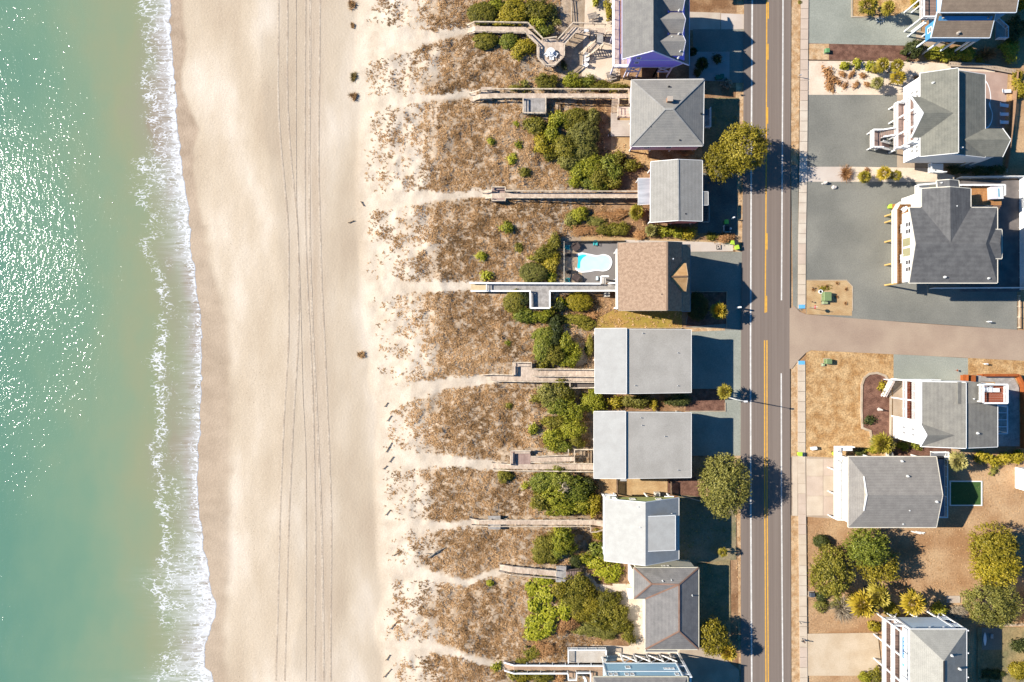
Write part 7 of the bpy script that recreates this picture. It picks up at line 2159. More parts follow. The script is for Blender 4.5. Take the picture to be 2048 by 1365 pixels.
for i, (x, y, r_, h_, mm, t) in enumerate(((1765, 130, 16, 3.0, F_PALM, 'upper left one of the clump'), (1752, 138, 10, 2.0, F_PALM, 'smallest one of the clump'), (1794, 132, 15, 3.6, F_PALM, 'upper right one of the clump'), (1796, 156, 17, 3.4, F_PALMY, 'lower right one with orange fronds'), (1755, 166, 14, 2.6, F_PALMG, 'lower left one, greyish green'))):
    palm(x, y, r_, h_, mm, 'fan palm in the white sand yard, ' + t, 'palms of the white sand yard', seed=i)
for i, (x, y, r_, h_, mm, t) in enumerate(((1729, 354, 14, 2.2, F_PALM, 'left'), (1768, 347, 16, 3.2, F_PALMY, 'middle'), (1792, 351, 13, 3.0, F_PALM, 'right'))):
    palm(x, y, r_, h_, mm, 'fan palm on the pale strip beside the dark roofed house, %s of the three' % t, 'palms of the pale strip', seed=i + 1)
palm(1765, 888, 24, 3.4, F_PALM, 'large yellow green palm at the lower end of the mulch bed', seed=1)
palm(1915, 923, 22, 4.2, F_PALMG, 'large pale grey green palm at the corner of the grey Dutch hip roof', seed=0)
palm(1725, 1209, 30, 4.6, F_PALMY, 'big yellow palm left of the powder blue house, lower of the touching pair', 'palms by the powder blue house', seed=1)
palm(1756, 1192, 27, 5.0, F_PALM, 'big yellow green palm, upper of the touching pair left of the powder blue house', 'palms by the powder blue house', seed=0)
palm(1826, 1207, 27, 5.0, F_PALMY, 'round yellow palm standing alone behind the powder blue house', 'palms by the powder blue house', seed=2)
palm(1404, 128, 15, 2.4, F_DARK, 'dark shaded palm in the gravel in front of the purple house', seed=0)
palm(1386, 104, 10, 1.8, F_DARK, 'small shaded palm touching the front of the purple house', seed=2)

# ---------------------------------------------------------------- dune grass
def blades(cx, cy, cz, per, L, lean, width, r, tones, curl=0.35):
    """tufts of bent blades; arrays of tuft centres; two quads a blade"""
    n = len(cx)
    i = np.repeat(np.arange(n), per)
    k = len(i)
    a = r.uniform(0, 2 * math.pi, k)
    ln = L[i] * r.uniform(0.55, 1.2, k)
    el = np.clip(r.normal(lean, 0.35, k), 0.08, 1.45)
    d = np.stack([np.cos(a) * np.cos(el), np.sin(a) * np.cos(el), np.sin(el)], 1)
    s = np.stack([-np.sin(a), np.cos(a), np.zeros(k)], 1) * width
    o = np.stack([cx[i], cy[i], cz[i]], 1) + np.stack([np.cos(a), np.sin(a), np.zeros(k)], 1) * (r.uniform(0, 0.1, k) * L[i])[:, None]
    m = o + d * (ln * 0.55)[:, None]
    d2 = d + np.array([0, 0, -curl]) + np.stack([np.cos(a), np.sin(a), np.zeros(k)], 1) * 0.25
    d2 /= np.linalg.norm(d2, axis=1, keepdims=True)
    e = m + d2 * (ln * 0.5)[:, None]
    e[:, 2] = np.maximum(e[:, 2], cz[i] + 0.02)
    q1 = np.stack([o - s, o + s, m + s * 0.9, m - s * 0.9], 1)
    q2 = np.stack([m - s * 0.9, m + s * 0.9, e + s * 0.15, e - s * 0.15], 1)
    t = np.clip(tones[i] + r.normal(0, 0.14, k), 0, 1)
    return np.concatenate([q1, q2]), np.concatenate([t, t])

r = np.random.default_rng(99)
N = 150000
gx, gy = r.uniform(690, 1222, N), r.uniform(-14, 1380, N)
den = veg_density(gx, gy)
for x0, y0, x1, y1 in BOARD_RECTS:
    den = np.where((gx > x0) & (gx < x1) & (gy > y0) & (gy < y1), den * 0.25, den)
for x0, y0, x1, y1 in ((1124, 474, 1250, 575), (1120, 0, 1250, 160), (1180, 650, 1250, 960), (1200, 985, 1260, 1135), (1205, 1160, 1300, 1330), (1214, 205, 1262, 300), (1235, 310, 1300, 445)):
    den = np.where((gx > x0) & (gx < x1) & (gy > y0) & (gy < y1), 0, den)
clust = fbm(gx / 7.0, gy / 7.0, 81, 3)
den = np.where(gx < 875, den * (0.25 + 1.9 * sstep(0.42, 0.66, fbm(gx / 17.0, gy / 17.0, 83, 3))), den)
keep = r.uniform(0, 1, N) < np.clip(den * (0.25 + 1.1 * sstep(0.36, 0.62, clust)) * 0.85, 0, 1)
gx, gy, den = gx[keep], gy[keep], den[keep]
p0x, p0y = (gx - 1024) / 10, (682.5 - gy) / 10
gz = T(p0x, p0y)
k = (HC - gz) / HC
wx_, wy_ = p0x * k, p0y * k
gz = T(wx_, wy_)
big = fbm(gx / 60, gy / 60, 91, 3)
ton = np.clip(0.50 + (big - 0.5) * 0.8 + (fbm(gx / 12, gy / 12, 92, 2) - 0.5) * 0.7, 0.05, 0.95)
Ls = np.where(gx < 850, 0.34, 0.42) * r.uniform(0.6, 1.3, len(gx))
Q, tn = blades(wx_, wy_, gz, 7, Ls, 0.6, 0.03, r, ton)
o = bpy.data.objects.new('dune_grass', quads_mesh('dune_grass', Q, tn, F_GRASS))
C.objects.link(o)
tag(o, 'dry brown beach grass covering the dunes between the sandy paths', 'grass', kind='stuff')
print('dune grass blades', len(Q))
# rough weeds round the yards behind the dunes
def weeds(name, label, areas, dens, L, m, seed, tone=0.5, per=8):
    r = np.random.default_rng(seed)
    X_, Y_ = [], []
    for x0, y0, x1, y1 in areas:
        n = int((x1 - x0) * (y1 - y0) / 100 * dens)
        X_.append(r.uniform(x0, x1, n)); Y_.append(r.uniform(y0, y1, n))
    X_, Y_ = np.concatenate(X_), np.concatenate(Y_)
    kk = r.uniform(0, 1, len(X_)) < sstep(0.3, 0.62, fbm(X_ / 14, Y_ / 14, seed, 3))
    X_, Y_ = X_[kk], Y_[kk]
    x, y = (X_ - 1024) / 10, (682.5 - Y_) / 10
    z = np.maximum(T(x, y), 0.0) + 0.1 * (X_ > 1190)
    Q, t = blades(x, y, z, per, np.full(len(x), L) * r.uniform(0.6, 1.3, len(x)), 0.6, 0.03, r, np.full(len(x), tone) + r.normal(0, 0.15, len(x)))
    o = bpy.data.objects.new(name, quads_mesh(name, Q, t, m)); C.objects.link(o)
    return tag(o, label, 'grass', kind='stuff')
weeds('yard_weeds', 'straggling dry weeds in the yards between dunes and houses', [(1180, 600, 1240, 655), (1160, 640, 1192, 740), (1190, 280, 1300, 345), (1150, 400, 1300, 475), (1230, 622, 1362, 656), (1192, 955, 1210, 1030), (1190, 1060, 1212, 1110), (1240, 1140, 1266, 1180), (1090, 1270, 1280, 1296), (1400, 480, 1480, 486), (1060, 1290, 1135, 1330), (1230, 130, 1260, 165)], 2.2, 0.35, F_GRASS, 5, 0.6)
weeds('roadside_grass', 'short straw coloured grass along the road verges', [(1474, 190, 1486, 480), (1470, 960, 1482, 1300), (1583, 0, 1598, 330), (1583, 735, 1594, 910), (1583, 1035, 1598, 1365), (1616, 90, 1656, 118), (1940, 720, 2048, 744)], 5, 0.16, F_GRASS, 6, 0.75, 7)
weeds('lawn_tufts', 'short tufts of the dry orange lawn at the side street corner', [(1614, 706, 1720, 912), (1720, 706, 1786, 745), (1706, 860, 1740, 912)], 9, 0.16, F_GRASS, 7, 0.85, 7)
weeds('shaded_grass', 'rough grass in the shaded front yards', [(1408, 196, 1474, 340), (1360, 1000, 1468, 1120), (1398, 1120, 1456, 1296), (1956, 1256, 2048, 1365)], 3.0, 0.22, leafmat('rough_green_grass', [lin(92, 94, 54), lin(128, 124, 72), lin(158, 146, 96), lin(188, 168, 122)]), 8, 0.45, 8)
weeds('yard_stubble', 'sparse dead grass over the bare brown yard', [(1612, 1036, 1960, 1265), (1900, 930, 2048, 1060)], 3.2, 0.12, F_GRASS, 9, 0.5, 6)
# lone clumps on the open beach
for i, (x, y, s, t) in enumerate(((708, 154, 9, 'upper of the neighbouring pair high on the beach'), (709, 193, 8, 'lower of the neighbouring pair high on the beach'), (722, 710, 7, 'alone on the sand level with the first long roof'), (704, 9, 8, 'at the top edge of the beach'), (705, 51, 4, 'smallest one, near the top edge'))):
    r = np.random.default_rng(300 + i)
    n = 16
    p = P(x, y, 0.2)
    cx, cy = r.normal(0, s / 32, n), r.normal(0, s / 26, n)
    g0 = float(T(p.x, p.y))
    Q, tn = blades(cx, cy, np.zeros(n), 22, np.full(n, 0.2 + s * 0.06), 0.9, 0.03, r, np.full(n, 0.33) + r.normal(0, 0.1, n))
    o = bpy.data.objects.new('grass_clump', quads_mesh('grass_clump', Q, tn, F_GRASS if i != 0 else leafmat('olive_grass', [lin(86, 72, 34), lin(120, 100, 48), lin(140, 116, 60), lin(170, 140, 84)])))
    C.objects.link(o); o.location = (p.x, p.y, g0)
    tag(o, 'brown grass clump on the beach, ' + t, 'grass clump', 'lone grass clumps on the beach')
# ============================================================ SMALLER THINGS
def put(root, px, py, rot=0.0, z=0.1):
    p = P(px, py, z)
    root.location = (p.x, p.y, z)
    root.rotation_euler = (0, 0, math.radians(rot))
    return root
def again(proto, px, py, rot, z, label):
    c = copy_tree(proto)
    put(c, px, py, rot, z)
    c['label'] = label
    return c

GREYW = mat('silvered_wood', lin(150, 140, 130), lin(118, 108, 100), scale=3, fine=0.15)
# picnic tables
t = empty('picnic_table', (0, 0, 0), 'grey wooden picnic table on the upper part of the sand patio', 'picnic table', 'picnic tables on the sand patio')
for k in range(5): MB().box(-0.95, -0.38 + k * 0.155, 0.72, 0.95, -0.24 + k * 0.155, 0.76).build('table_board', GREYW, t)
for s in (-1, 1):
    MB().box(-0.95, s * 0.72 - 0.14, 0.43, 0.95, s * 0.72 + 0.14, 0.47).build('bench_seat', GREYW, t)
    mb = MB(); mb.bar((s * 0.7, -0.72, 0), (s * 0.7, -0.2, 0.71), 0.09, 0.05); mb.bar((s * 0.7 + 0.06, 0.72, 0), (s * 0.7 + 0.06, 0.2, 0.71), 0.09, 0.05); mb.bar((s * 0.7 + 0.03, -0.85, 0.39), (s * 0.7 + 0.03, 0.85, 0.39), 0.05, 0.09)
    o = mb.build('leg_frame', GREYW, t)
put(t, 1185, 37, 14)
again(t, 1222, 154, 14, 0.1, 'grey wooden picnic table on the lower sand patio above the hip roofed house')

# adirondack style chairs
def chair(m, label, group, cat='chair', name='garden_chair'):
    c = empty(name, (0, 0, 0), label, cat, group)
    MB().extr([(-0.3, -0.32, 0.26), (0.3, -0.32, 0.26), (0.3, 0.28, 0.38), (-0.3, 0.28, 0.38)][::1], (0, 0, 0.04)).build('seat', m, c)
    for k in range(4):
        MB().extr([(-0.3 + k * 0.155, -0.3, 0.27), (-0.165 + k * 0.155, -0.3, 0.27), (-0.165 + k * 0.155, -0.62, 0.98), (-0.3 + k * 0.155, -0.62, 0.98)], (0, -0.03, -0.01)).build('back_slat', m, c)
    for s in (-1, 1):
        MB().box(s * 0.36 - 0.07, -0.38, 0.55, s * 0.36 + 0.07, 0.36, 0.58).build('arm', m, c)
        MB().box(s * 0.36 - 0.04, 0.24, 0, s * 0.36 + 0.04, 0.32, 0.549).build('leg', m, c)
        MB().box(s * 0.36 - 0.04, -0.36, 0, s * 0.36 + 0.04, -0.28, 0.549).build('leg', m, c)
    return c
PLW = mat('white_plastic', (0.78, 0.79, 0.8), rough=0.4, fine=0.01)
c = chair(PLW, 'white garden chair on the sand patio, uppermost of three in a row', 'white chairs on the sand patio')
put(c, 1172, 112, 75)
again(c, 1171, 121, 85, 0.1, 'white garden chair on the sand patio, middle of three in a row')
again(c, 1170, 131, 60, 0.1, 'white garden chair on the sand patio, lowest of three in a row')
ch = [again(c, 1103, 119, 185, 2.41, 'white chair at the round deck table, on its road and lower side'), again(c, 1111, 112, 240, 2.41, 'white chair at the round deck table, on its house side'), again(c, 1093, 112, 130, 2.41, 'white chair at the round deck table, on its beach side')]
for k in ch: k['group'] = 'chairs round the octagonal deck table'
tb = empty('round_table', (0, 0, 0), 'white round table on the octagonal deck', 'table')
MB().lathe([(0.02, 0.70), (0.8, 0.71), (0.82, 0.74), (0.02, 0.745)], n=24).build('table_top', PLW, tb)
MB().lathe([(0.35, 0), (0.3, 0.04), (0.06, 0.08), (0.06, 0.70)], n=12).build('pedestal', PLW, tb)
put(tb, 1101, 107, 0, 2.41)
tb = empty('wash_table', (0, 0, 0), 'small square white table on the boardwalk behind the purple house', 'table')
MB().box(-0.4, -0.35, 0.8, 0.4, 0.35, 0.86).build('table_top', PLW, tb)
for x in (-0.34, 0.34):
    for y in (-0.29, 0.29): MB().box(x - 0.03, y - 0.03, 0, x + 0.03, y + 0.03, 0.799).build('leg', PLW, tb)
put(tb, 1172, 64, 0, 2.41)
TEAL = mat('teal_plastic', (0.06, 0.42, 0.42), rough=0.45, fine=0.02)
c = chair(TEAL, 'teal chair by the pool in the upper left corner of the deck', 'teal pool chairs')
put(c, 1136, 496, -90, 0.12)
again(c, 1136, 561, -90, 0.12, 'teal chair by the pool in the lower left corner of the deck')
again(c, 1190, 488.5, 180, 0.12, 'teal chair by the upper pool fence')
BLUEC = mat('blue_plastic', (0.03, 0.22, 0.50), rough=0.45, fine=0.02)
c = chair(BLUEC, 'blue balcony chair on the powder blue house, first in the row from the top', 'blue balcony chairs')
put(c, 1805.5, 1277, 95, 6.41)
for i, y in enumerate((1285, 1293, 1301, 1309)):
    again(c, 1805.5, y, 95, 6.41, 'blue balcony chair on the powder blue house, %s in the row from the top' % NUM[i + 1])
c = chair(PLW, 'white chair on the orange balcony, upper one near the glass doors', 'white chairs on the orange balcony')
put(c, 1802, 455, 90, 6.31)
again(c, 1802, 463, 90, 6.31, 'white chair on the orange balcony, just above the glass doors')
again(c, 1801, 515, 90, 6.31, 'white chair on the orange balcony, below the glass doors')
again(c, 1801.5, 523, 90, 6.31, 'white chair on the orange balcony, lowest one')
again(c, 1804, 421, 130, 6.31, 'white chair in the upper corner of the orange balcony')
k = again(c, 1966, 780, 190, 12.31, 'white chair on the roof top lookout, left one'); k['group'] = 'chairs on the roof top lookout'
k = again(c, 1975, 780, 170, 12.31, 'white chair on the roof top lookout, right one'); k['group'] = 'chairs on the roof top lookout'
st = empty('stool', (0, 0, 0), 'round teal stool on the powder blue balcony', 'stool')
MB().lathe([(0.3, 0.0), (0.33, 0.2), (0.33, 0.4), (0.28, 0.45)], n=16).build('cushion', TEAL, st)
put(st, 1807, 1329, 0, 6.41)

# loungers
def lounger(m, mc, label, group):
    c = empty('sun_lounger', (0, 0, 0), label, 'sun lounger', group)
    MB().box(-0.32, -0.55, 0.26, 0.32, 0.98, 0.36).build('cushion', mc, c)
    MB().extr([(-0.32, -0.55, 0.28), (0.32, -0.55, 0.28), (0.32, -1.05, 0.72), (-0.32, -1.05, 0.72)], (0, 0.05, 0.08)).build('backrest', mc, c)
    for x in (-0.27, 0.27):
        for y in (-0.5, 0.85): MB().box(x - 0.03, y - 0.03, 0, x + 0.03, y + 0.03, 0.259).build('leg', m, c)
    return c
l = lounger(PLW, PLW, 'white sun lounger in full sun on the pink patio', 'white loungers on the pink patio')
put(l, 2010, 184, -88, 0.3)
again(l, 2005, 212, -98, 0.3, 'white sun lounger on the pink patio, highest of the three in shade')
again(l, 2005, 230, -90, 0.3, 'white sun lounger on the pink patio, middle of the three in shade')
again(l, 2005, 246, -92, 0.3, 'white sun lounger on the pink patio, lowest of the three in shade')
DKF = mat('dark_brown_wicker', (0.075, 0.055, 0.05), (0.055, 0.04, 0.038), scale=6, rough=0.8)
l = lounger(DARK, DARK, 'black sun lounger in the fence shade left of the pool, upper one', 'black loungers left of the pool')
put(l, 1142, 511, -90, 0.12)
again(l, 1142, 545, -90, 0.12, 'black sun lounger in the fence shade left of the pool, lower one')
def armchair(label, group):
    c = empty('wicker_armchair', (0, 0, 0), label, 'armchair', group)
    MB().box(-0.55, -0.5, 0.1, 0.55, 0.65, 0.45).build('seat', DKF, c)
    MB().extr([(-0.6, -0.5, 0.1), (0.6, -0.5, 0.1), (0.55, -0.8, 0.95), (-0.55, -0.8, 0.95)], (0, 0.16, 0.02)).build('backrest', DKF, c)
    for s in (-1, 1): MB().box(s * 0.64 - 0.085, -0.5, 0.05, s * 0.64 + 0.085, 0.6, 0.62).build('arm', DKF, c)
    return c
a = armchair('dark wicker armchair at the upper left of the pool', 'wicker armchairs by the pool')
put(a, 1151, 495, 125, 0.12)
again(a, 1151, 556, 55, 0.12, 'dark wicker armchair at the lower left of the pool')

# pools
def pool(px, py, outline, label, deep, floor_m=None, rim=0.35, z=0.1):
    """outline: pixel points round the water; rim, shell wall, water"""
    h = empty('swimming_pool', P(px, py, z), label, 'swimming pool')
    pts = [P(x, y, z) for x, y in outline]
    cen = sum(pts, Vector()) / len(pts)
    outp = [p + (p - cen).normalized() * rim for p in pts]
    mb = MB(); n = len(pts)
    for i in range(n):
        j = (i + 1) % n
        up = Vector((0, 0, 0.08))
        mb.poly([pts[i] + up, pts[j] + up, outp[j] + up, outp[i] + up]); mb.poly([outp[i] + up, outp[j] + up, outp[j], outp[i]]); mb.poly([pts[i] + up, pts[j] + up, pts[j], pts[i]])
    mb.build('coping', SHELL, h)
    dn = Vector((0, 0, 0.03))
    mb = MB(); mb.poly([p + dn for p in pts])
    mb.build('pool_water', floor_m, h, tri=True)
    if deep:
        mb = MB(); mb.poly([P(x, y, z + 0.036) for x, y in deep])
        mb.build('deep_end', mat('deep_pool_water', (0.02, 0.50, 0.66), (0.04, 0.56, 0.70), rough=0.08, spec=0.5, fine=0.02), h, tri=True)
    return h
def smooth(pts, k=6):
    out = []
    n = len(pts)
    for i in range(n):
        p0, p1, p2, p3 = [Vector((*pts[(i + d) % n], 0)) for d in (-1, 0, 1, 2)]
        for j in range(k):
            t = j / k
            v = 0.5 * ((2 * p1) + (p2 - p0) * t + (2 * p0 - 5 * p1 + 4 * p2 - p3) * t * t + (3 * p1 - p0 - 3 * p2 + p3) * t ** 3)
            out.append((v.x, v.y))
    return out
shallow = mat('shallow_pool_water', (0.42, 0.62, 0.65), (0.47, 0.65, 0.67), rough=0.1, spec=0.5, fine=0.02, scale=0.6)
kid = smooth([(1149, 524), (1153, 513), (1165, 508), (1178, 511), (1191, 514), (1205, 511), (1217, 515), (1221, 525), (1216, 537), (1205, 541), (1190, 539), (1176, 542), (1163, 543), (1153, 537)])
dp = smooth([(1151, 524), (1154, 515), (1164, 510), (1173, 511), (1166, 516), (1161, 524), (1160, 536), (1155, 536)])
pool(1185, 525, kid, 'kidney shaped white fibreglass pool with bright turquoise deep end', dp, shallow)
blw = mat('blue_pool_water', (0.10, 0.42, 0.66), (0.08, 0.38, 0.62), rough=0.08, spec=0.5, fine=0.03)
pool(1968, 210, smooth([(1958, 175), (1970, 165), (1978, 180), (1980, 200), (1977, 210), (1983, 225), (1982, 242), (1974, 254), (1960, 250)]), 'curved light blue pool at the back wall of the white cross gabled house', None, mat('pale_blue_pool_water', (0.30, 0.58, 0.72), (0.26, 0.54, 0.70), rough=0.08, spec=0.5, fine=0.03))
pool(2008, 514, [(1996, 476), (2016, 476), (2016, 551), (1996, 551)], 'rectangular deep blue pool behind the dark roofed house', None, blw, 0.15)
pool(1153, 1366, smooth([(1142, 1366), (1146, 1357), (1156, 1353), (1166, 1357), (1169, 1368), (1160, 1380), (1147, 1378)]), 'small turquoise pool at the bottom edge below the white railed walk', None, mat('turquoise_pool_water', (0.12, 0.52, 0.60), (0.10, 0.48, 0.56), rough=0.08, spec=0.5, fine=0.03), 0.5)
# hot tub
ht = empty('hot_tub', (0, 0, 0), 'square hot tub with white folded cover on the orange rear deck', 'hot tub')
MB().box(-1.2, -1.15, 0, 1.2, 1.15, 0.85).build('tub', siding('tub_panel', (0.5, 0.48, 0.5)), ht)
MB().box(-1.22, -1.17, 0.85, 0.12, 1.17, 0.98).build('cover_half', siding('tub_cover', (0.62, 0.58, 0.62)), ht)
MB().box(0.14, -1.17, 0.852, 1.22, 1.17, 0.93).build('cover_half', PLW, ht)
MB().box(0.25, -0.8, 0.931, 0.5, 0.8, 0.95).build('water_gap', mat('tub_water', (0.1, 0.3, 0.4), rough=0.1, fine=0), ht)
put(ht, 1987, 388, 2, 5.42)

# bins
def bin_(m, label, group=None):
    b = empty('wheelie_bin', (0, 0, 0), label, 'bin', group)
    mb = MB(); mb.v += [(-0.25, -0.28, 0.08), (0.25, -0.28, 0.08), (0.25, 0.28, 0.08), (-0.25, 0.28, 0.08), (-0.36, -0.36, 1.0), (0.36, -0.36, 1.0), (0.36, 0.36, 1.0), (-0.36, 0.36, 1.0)]
    mb.f += [(0, 3, 2, 1), (0, 1, 5, 4), (1, 2, 6, 5), (2, 3, 7, 6), (3, 0, 4, 7), (4, 5, 6, 7)]
    mb.build('body', m, b)
    MB().extr([(-0.4, -0.4, 1.001), (0.4, -0.4, 1.001), (0.4, 0.4, 1.06), (-0.4, 0.4, 1.06)], (0, 0, 0.05)).build('lid', m, b)
    MB().bar((-0.3, 0.45, 0.98), (0.3, 0.45, 0.98), 0.05, 0.05).build('handle', m, b)
    for s in (-1, 1): MB().tube((s * 0.26, 0.26, 0.12), (s * 0.32, 0.26, 0.12), 0.12, 0.12, 10).build('wheel', BLACK, b)
    return b
LIMEP = mat('lime_plastic', (0.42, 0.60, 0.06), (0.38, 0.56, 0.05), rough=0.45, fine=0.02)
LGP = mat('leaf_green_plastic', (0.22, 0.62, 0.10), rough=0.45, fine=0.02)
DGP = mat('deep_green_plastic', (0.02, 0.13, 0.09), rough=0.45, fine=0.02)
b0 = bin_(LGP, 'bright green wheelie bin on the shaded gravel by the red cottage'); put(b0, 1450, 446, 5)
b1 = bin_(DARK, 'black wheelie bin inside the small timber bin pen by the red cottage'); put(b1, 1451.5, 459, 0)
b2 = bin_(LIMEP, 'yellow green wheelie bin at the roadside, the one nearest the concrete walk', 'lime roadside bins'); put(b2, 1463, 487, 80)
again(b2, 1471, 496.5, 15, 0.1, 'yellow green wheelie bin at the roadside, lower and nearest the road')
b3 = bin_(DARK, 'black wheelie bin between the two lime roadside bins'); put(b3, 1469.5, 487, 10)
b4 = again(b2, 1596.5, 907, 90, 0.15, 'lime green wheelie bin on the verge at the sidewalk end of the concrete driveway'); b4['group'] = 'lime bins near the Dutch hip roofed house'
b5 = again(b2, 1666, 906.5, 0, 0.15, 'lime green wheelie bin in the corner of the white entry steps'); b5['group'] = 'lime bins near the Dutch hip roofed house'
b6 = bin_(DGP, 'dark green wheelie bin on the shaded concrete pad, right one', 'dark green bins'); put(b6, 1441, 157, 0)
again(b6, 1432.5, 158.5, 10, 0.1, 'dark green wheelie bin on the shaded concrete pad, left one')
b7 = again(b2, 1777, 415, 0, 0.1, 'lime bin tucked beside the front balcony piling, upper one'); b7['group'] = 'lime bins under the orange balcony'
b8 = again(b2, 1784, 428, 20, 0.1, 'lime bin tucked beside the front balcony piling, lower one'); b8['group'] = 'lime bins under the orange balcony'
pen = empty('bin_pen', P(1452, 460, 0), 'small timber pen round the black bin by the red cottage', 'bin pen')
for a, b in (((1446, 453), (1446, 465.5)), ((1446, 465.5), (1458, 465.5))):
    p, q = P(*a), P(*b)
    for z in (0.35, 0.75): MB().bar(p + Vector((0, 0, z)), q + Vector((0, 0, z)), 0.06, 0.16).build('rail', TRIM, pen)
    for e in (p, q): MB().box(e.x - 0.06, e.y - 0.06, 0, e.x + 0.06, e.y + 0.06, 0.95).build('post', TRIM, pen)
based('gas_bottle', MB().lathe([(0.14, 0), (0.2, 0.06), (0.22, 0.2), (0.22, 0.75), (0.12, 0.9), (0.05, 1.0)], tuple(P(1459, 458.5, 0.1)), 14), PLW, 'white gas bottle beside the small timber bin pen', 'gas bottle')

# utility boxes
UG = mat('utility_green', (0.16, 0.22, 0.10), (0.14, 0.195, 0.09), rough=0.5, fine=0.05)
def ubox(px, py, w, d, hgt, label, m=UG, rot=0, pad=True):
    u = empty('utility_box', (0, 0, 0), label, 'utility box', None)
    if pad: MB().box(-w / 2 - 0.15, -d / 2 - 0.15, -0.05, w / 2 + 0.15, d / 2 + 0.15, 0.1).build('pad', conc2, u)
    mb = MB(); mb.extr([(-w / 2, -d / 2, 0.1), (-w / 2, -d / 2, hgt * 0.86), (-w / 2 + 0.12, -d / 2, hgt), (w / 2, -d / 2, hgt), (w / 2, -d / 2, 0.1)], (0, d, 0)); mb.build('cabinet', m, u)
    mb = MB(); mb.box(-w / 2 - 0.025, -0.02, 0.2, -w / 2, 0.02, hgt * 0.8); mb.build('door_seam', DARK, u)
    return put(u, px, py, rot, 0.12)
ubox(1650, 594, 1.45, 1.75, 1.25, 'large olive green utility cabinet in the sand bed')
ubox(1648, 606, 1.0, 0.5, 0.6, 'low pale green utility box just below the large cabinet in the sand bed', mat('utility_pale_green', (0.30, 0.36, 0.20), rough=0.5))
ubox(1653, 723, 1.1, 0.95, 1.2, 'green utility cabinet on the dry lawn at the side street corner')
ubox(1645, 730, 0.5, 0.4, 0.5, 'little pale utility pedestal below the green cabinet on the lawn', MATS['utility_pale_green'])
ubox(1652, 104, 0.8, 0.8, 0.75, 'small green utility box at the end of the red mulch strip', mat('utility_bright_green', (0.10, 0.24, 0.10), rough=0.5))
ubox(1622, 1188, 0.9, 0.85, 0.8, 'dark grey utility box on a pale pad beside the sidewalk', mat('utility_grey', (0.06, 0.07, 0.09), rough=0.5))
ubox(1625, 896, 1.0, 0.55, 1.0, 'white utility pedestal on the dry lawn above the concrete driveway', PLW, 12, False)
def flat(name, x0, y0, x1, y1, hgt, m, label, cat, z=0.1):
    a, b = P(x0, y0, z), P(x1, y1, z)
    return based(name, MB().box(a.x, a.y, z - 0.05, b.x, b.y, z + hgt), m, label, cat)
flat('cover_slab', 1627, 716, 1634.5, 730, 0.08, PLW, 'flat white slab on the lawn left of the green cabinet', 'slab')
flat('cover_slab', 1632, 586, 1639, 603, 0.06, concw, 'flat pale slab left of the large green cabinet in the sand bed', 'slab', 0.12)
flat('stepping_slab', 1893, 1192, 1920, 1206, 0.05, conc, 'pale rectangular slab in the brown yard', 'slab')
mb = MB(); mb.lathe([(0.42, 0), (0.42, 0.3), (0.3, 0.3), (0.3, 0.02)], tuple(P(1640.5, 584, 0.12)), 18)
based('drain_ring', mb, PLW, 'white rimmed black drain ring beside the green cabinet', 'drain')
mb = MB(); mb.lathe([(0.29, 0.0), (0.29, 0.1)], tuple(P(1640.5, 584, 0.13)), 16)
based('drain_cover', mb, BLACK, 'black round cover inside the white drain ring', 'drain cover')
pd = empty('septic_pad', P(1437, 495, 0.1), 'white concrete cover with two round black caps on the walk', 'cover')
a, b = P(1433, 490, 0.1), P(1441.5, 499.5, 0.1)
MB().box(a.x, a.y, 0.05, b.x, b.y, 0.24).build('frame', DARK, pd); MB().box(a.x + 0.09, a.y - 0.09, 0.05, b.x - 0.09, b.y + 0.09, 0.25).build('slab', concw, pd)
for x, y in ((1436.5, 493.3), (1438, 497)): MB().lathe([(0.13, 0), (0.13, 0.05)], tuple(P(x, y, 0.252)), 12).build('cap', DARK, pd)

# air conditioners
def acunit(px, py, label, z=0.1):
    u = empty('air_conditioner', (0, 0, 0), label, 'air conditioner', 'air conditioners beside the houses')
    MB().box(-0.65, -0.5, 0, 0.65, 0.5, 0.12).build('stand', conc2, u)
    MB().box(-0.5, -0.42, 0.12, 0.5, 0.42, 1.0).build('casing', siding('ac_beige', (0.55, 0.52, 0.45)), u)
    MB().lathe([(0.36, 1.0), (0.36, 1.03), (0.31, 1.03), (0.31, 1.005)], n=18).build('fan_ring', METAL, u)
    MB().lathe([(0.3, 1.001), (0.3, 1.01)], n=16).build('fan_grille', BLACK, u)
    mb = MB()
    for k in range(4): mb.bar((0, 0, 1.018), (0.3 * math.cos(k * 1.57 + 0.4), 0.3 * math.sin(k * 1.57 + 0.4), 1.018), 0.09, 0.012)
    mb.build('fan_blade', METAL, u)
    return put(u, px, py, 0, z)
acunit(1313, 988, 'beige air conditioner with round fan beside the lime green wall', 0.1)
acunit(1776, 908, 'beige air conditioner with round fan beside the grey Dutch hip roof', 0.2)
acunit(1213, 590, 'white air conditioner under the boardwalk at the brown shingled house', 0.1)
rk = empty('meter_rack', P(1323, 988, 0.1), 'dark ribbed rack standing right of the air conditioner at the lime green wall', 'rack')
for k in range(4):
    p = P(1319.5 + k * 2.3, 988, 0.5); MB().box(p.x - 0.05, p.y - 0.3, 0.1, p.x + 0.05, p.y + 0.3, 0.9).build('slat', DARK, rk)
g = empty('grill', (0, 0, 0), 'light blue covered grill at the lower right of the pool deck', 'grill')
MB().box(-0.35, -0.28, 0, 0.35, 0.28, 0.7).build('cart', METAL, g); MB().tube((-0.36, 0, 0.8), (0.36, 0, 0.8), 0.28, 0.28, 12).build('hood', siding('pale_grill', (0.5, 0.62, 0.66)), g)
put(g, 1194, 558, 90, 0.12)

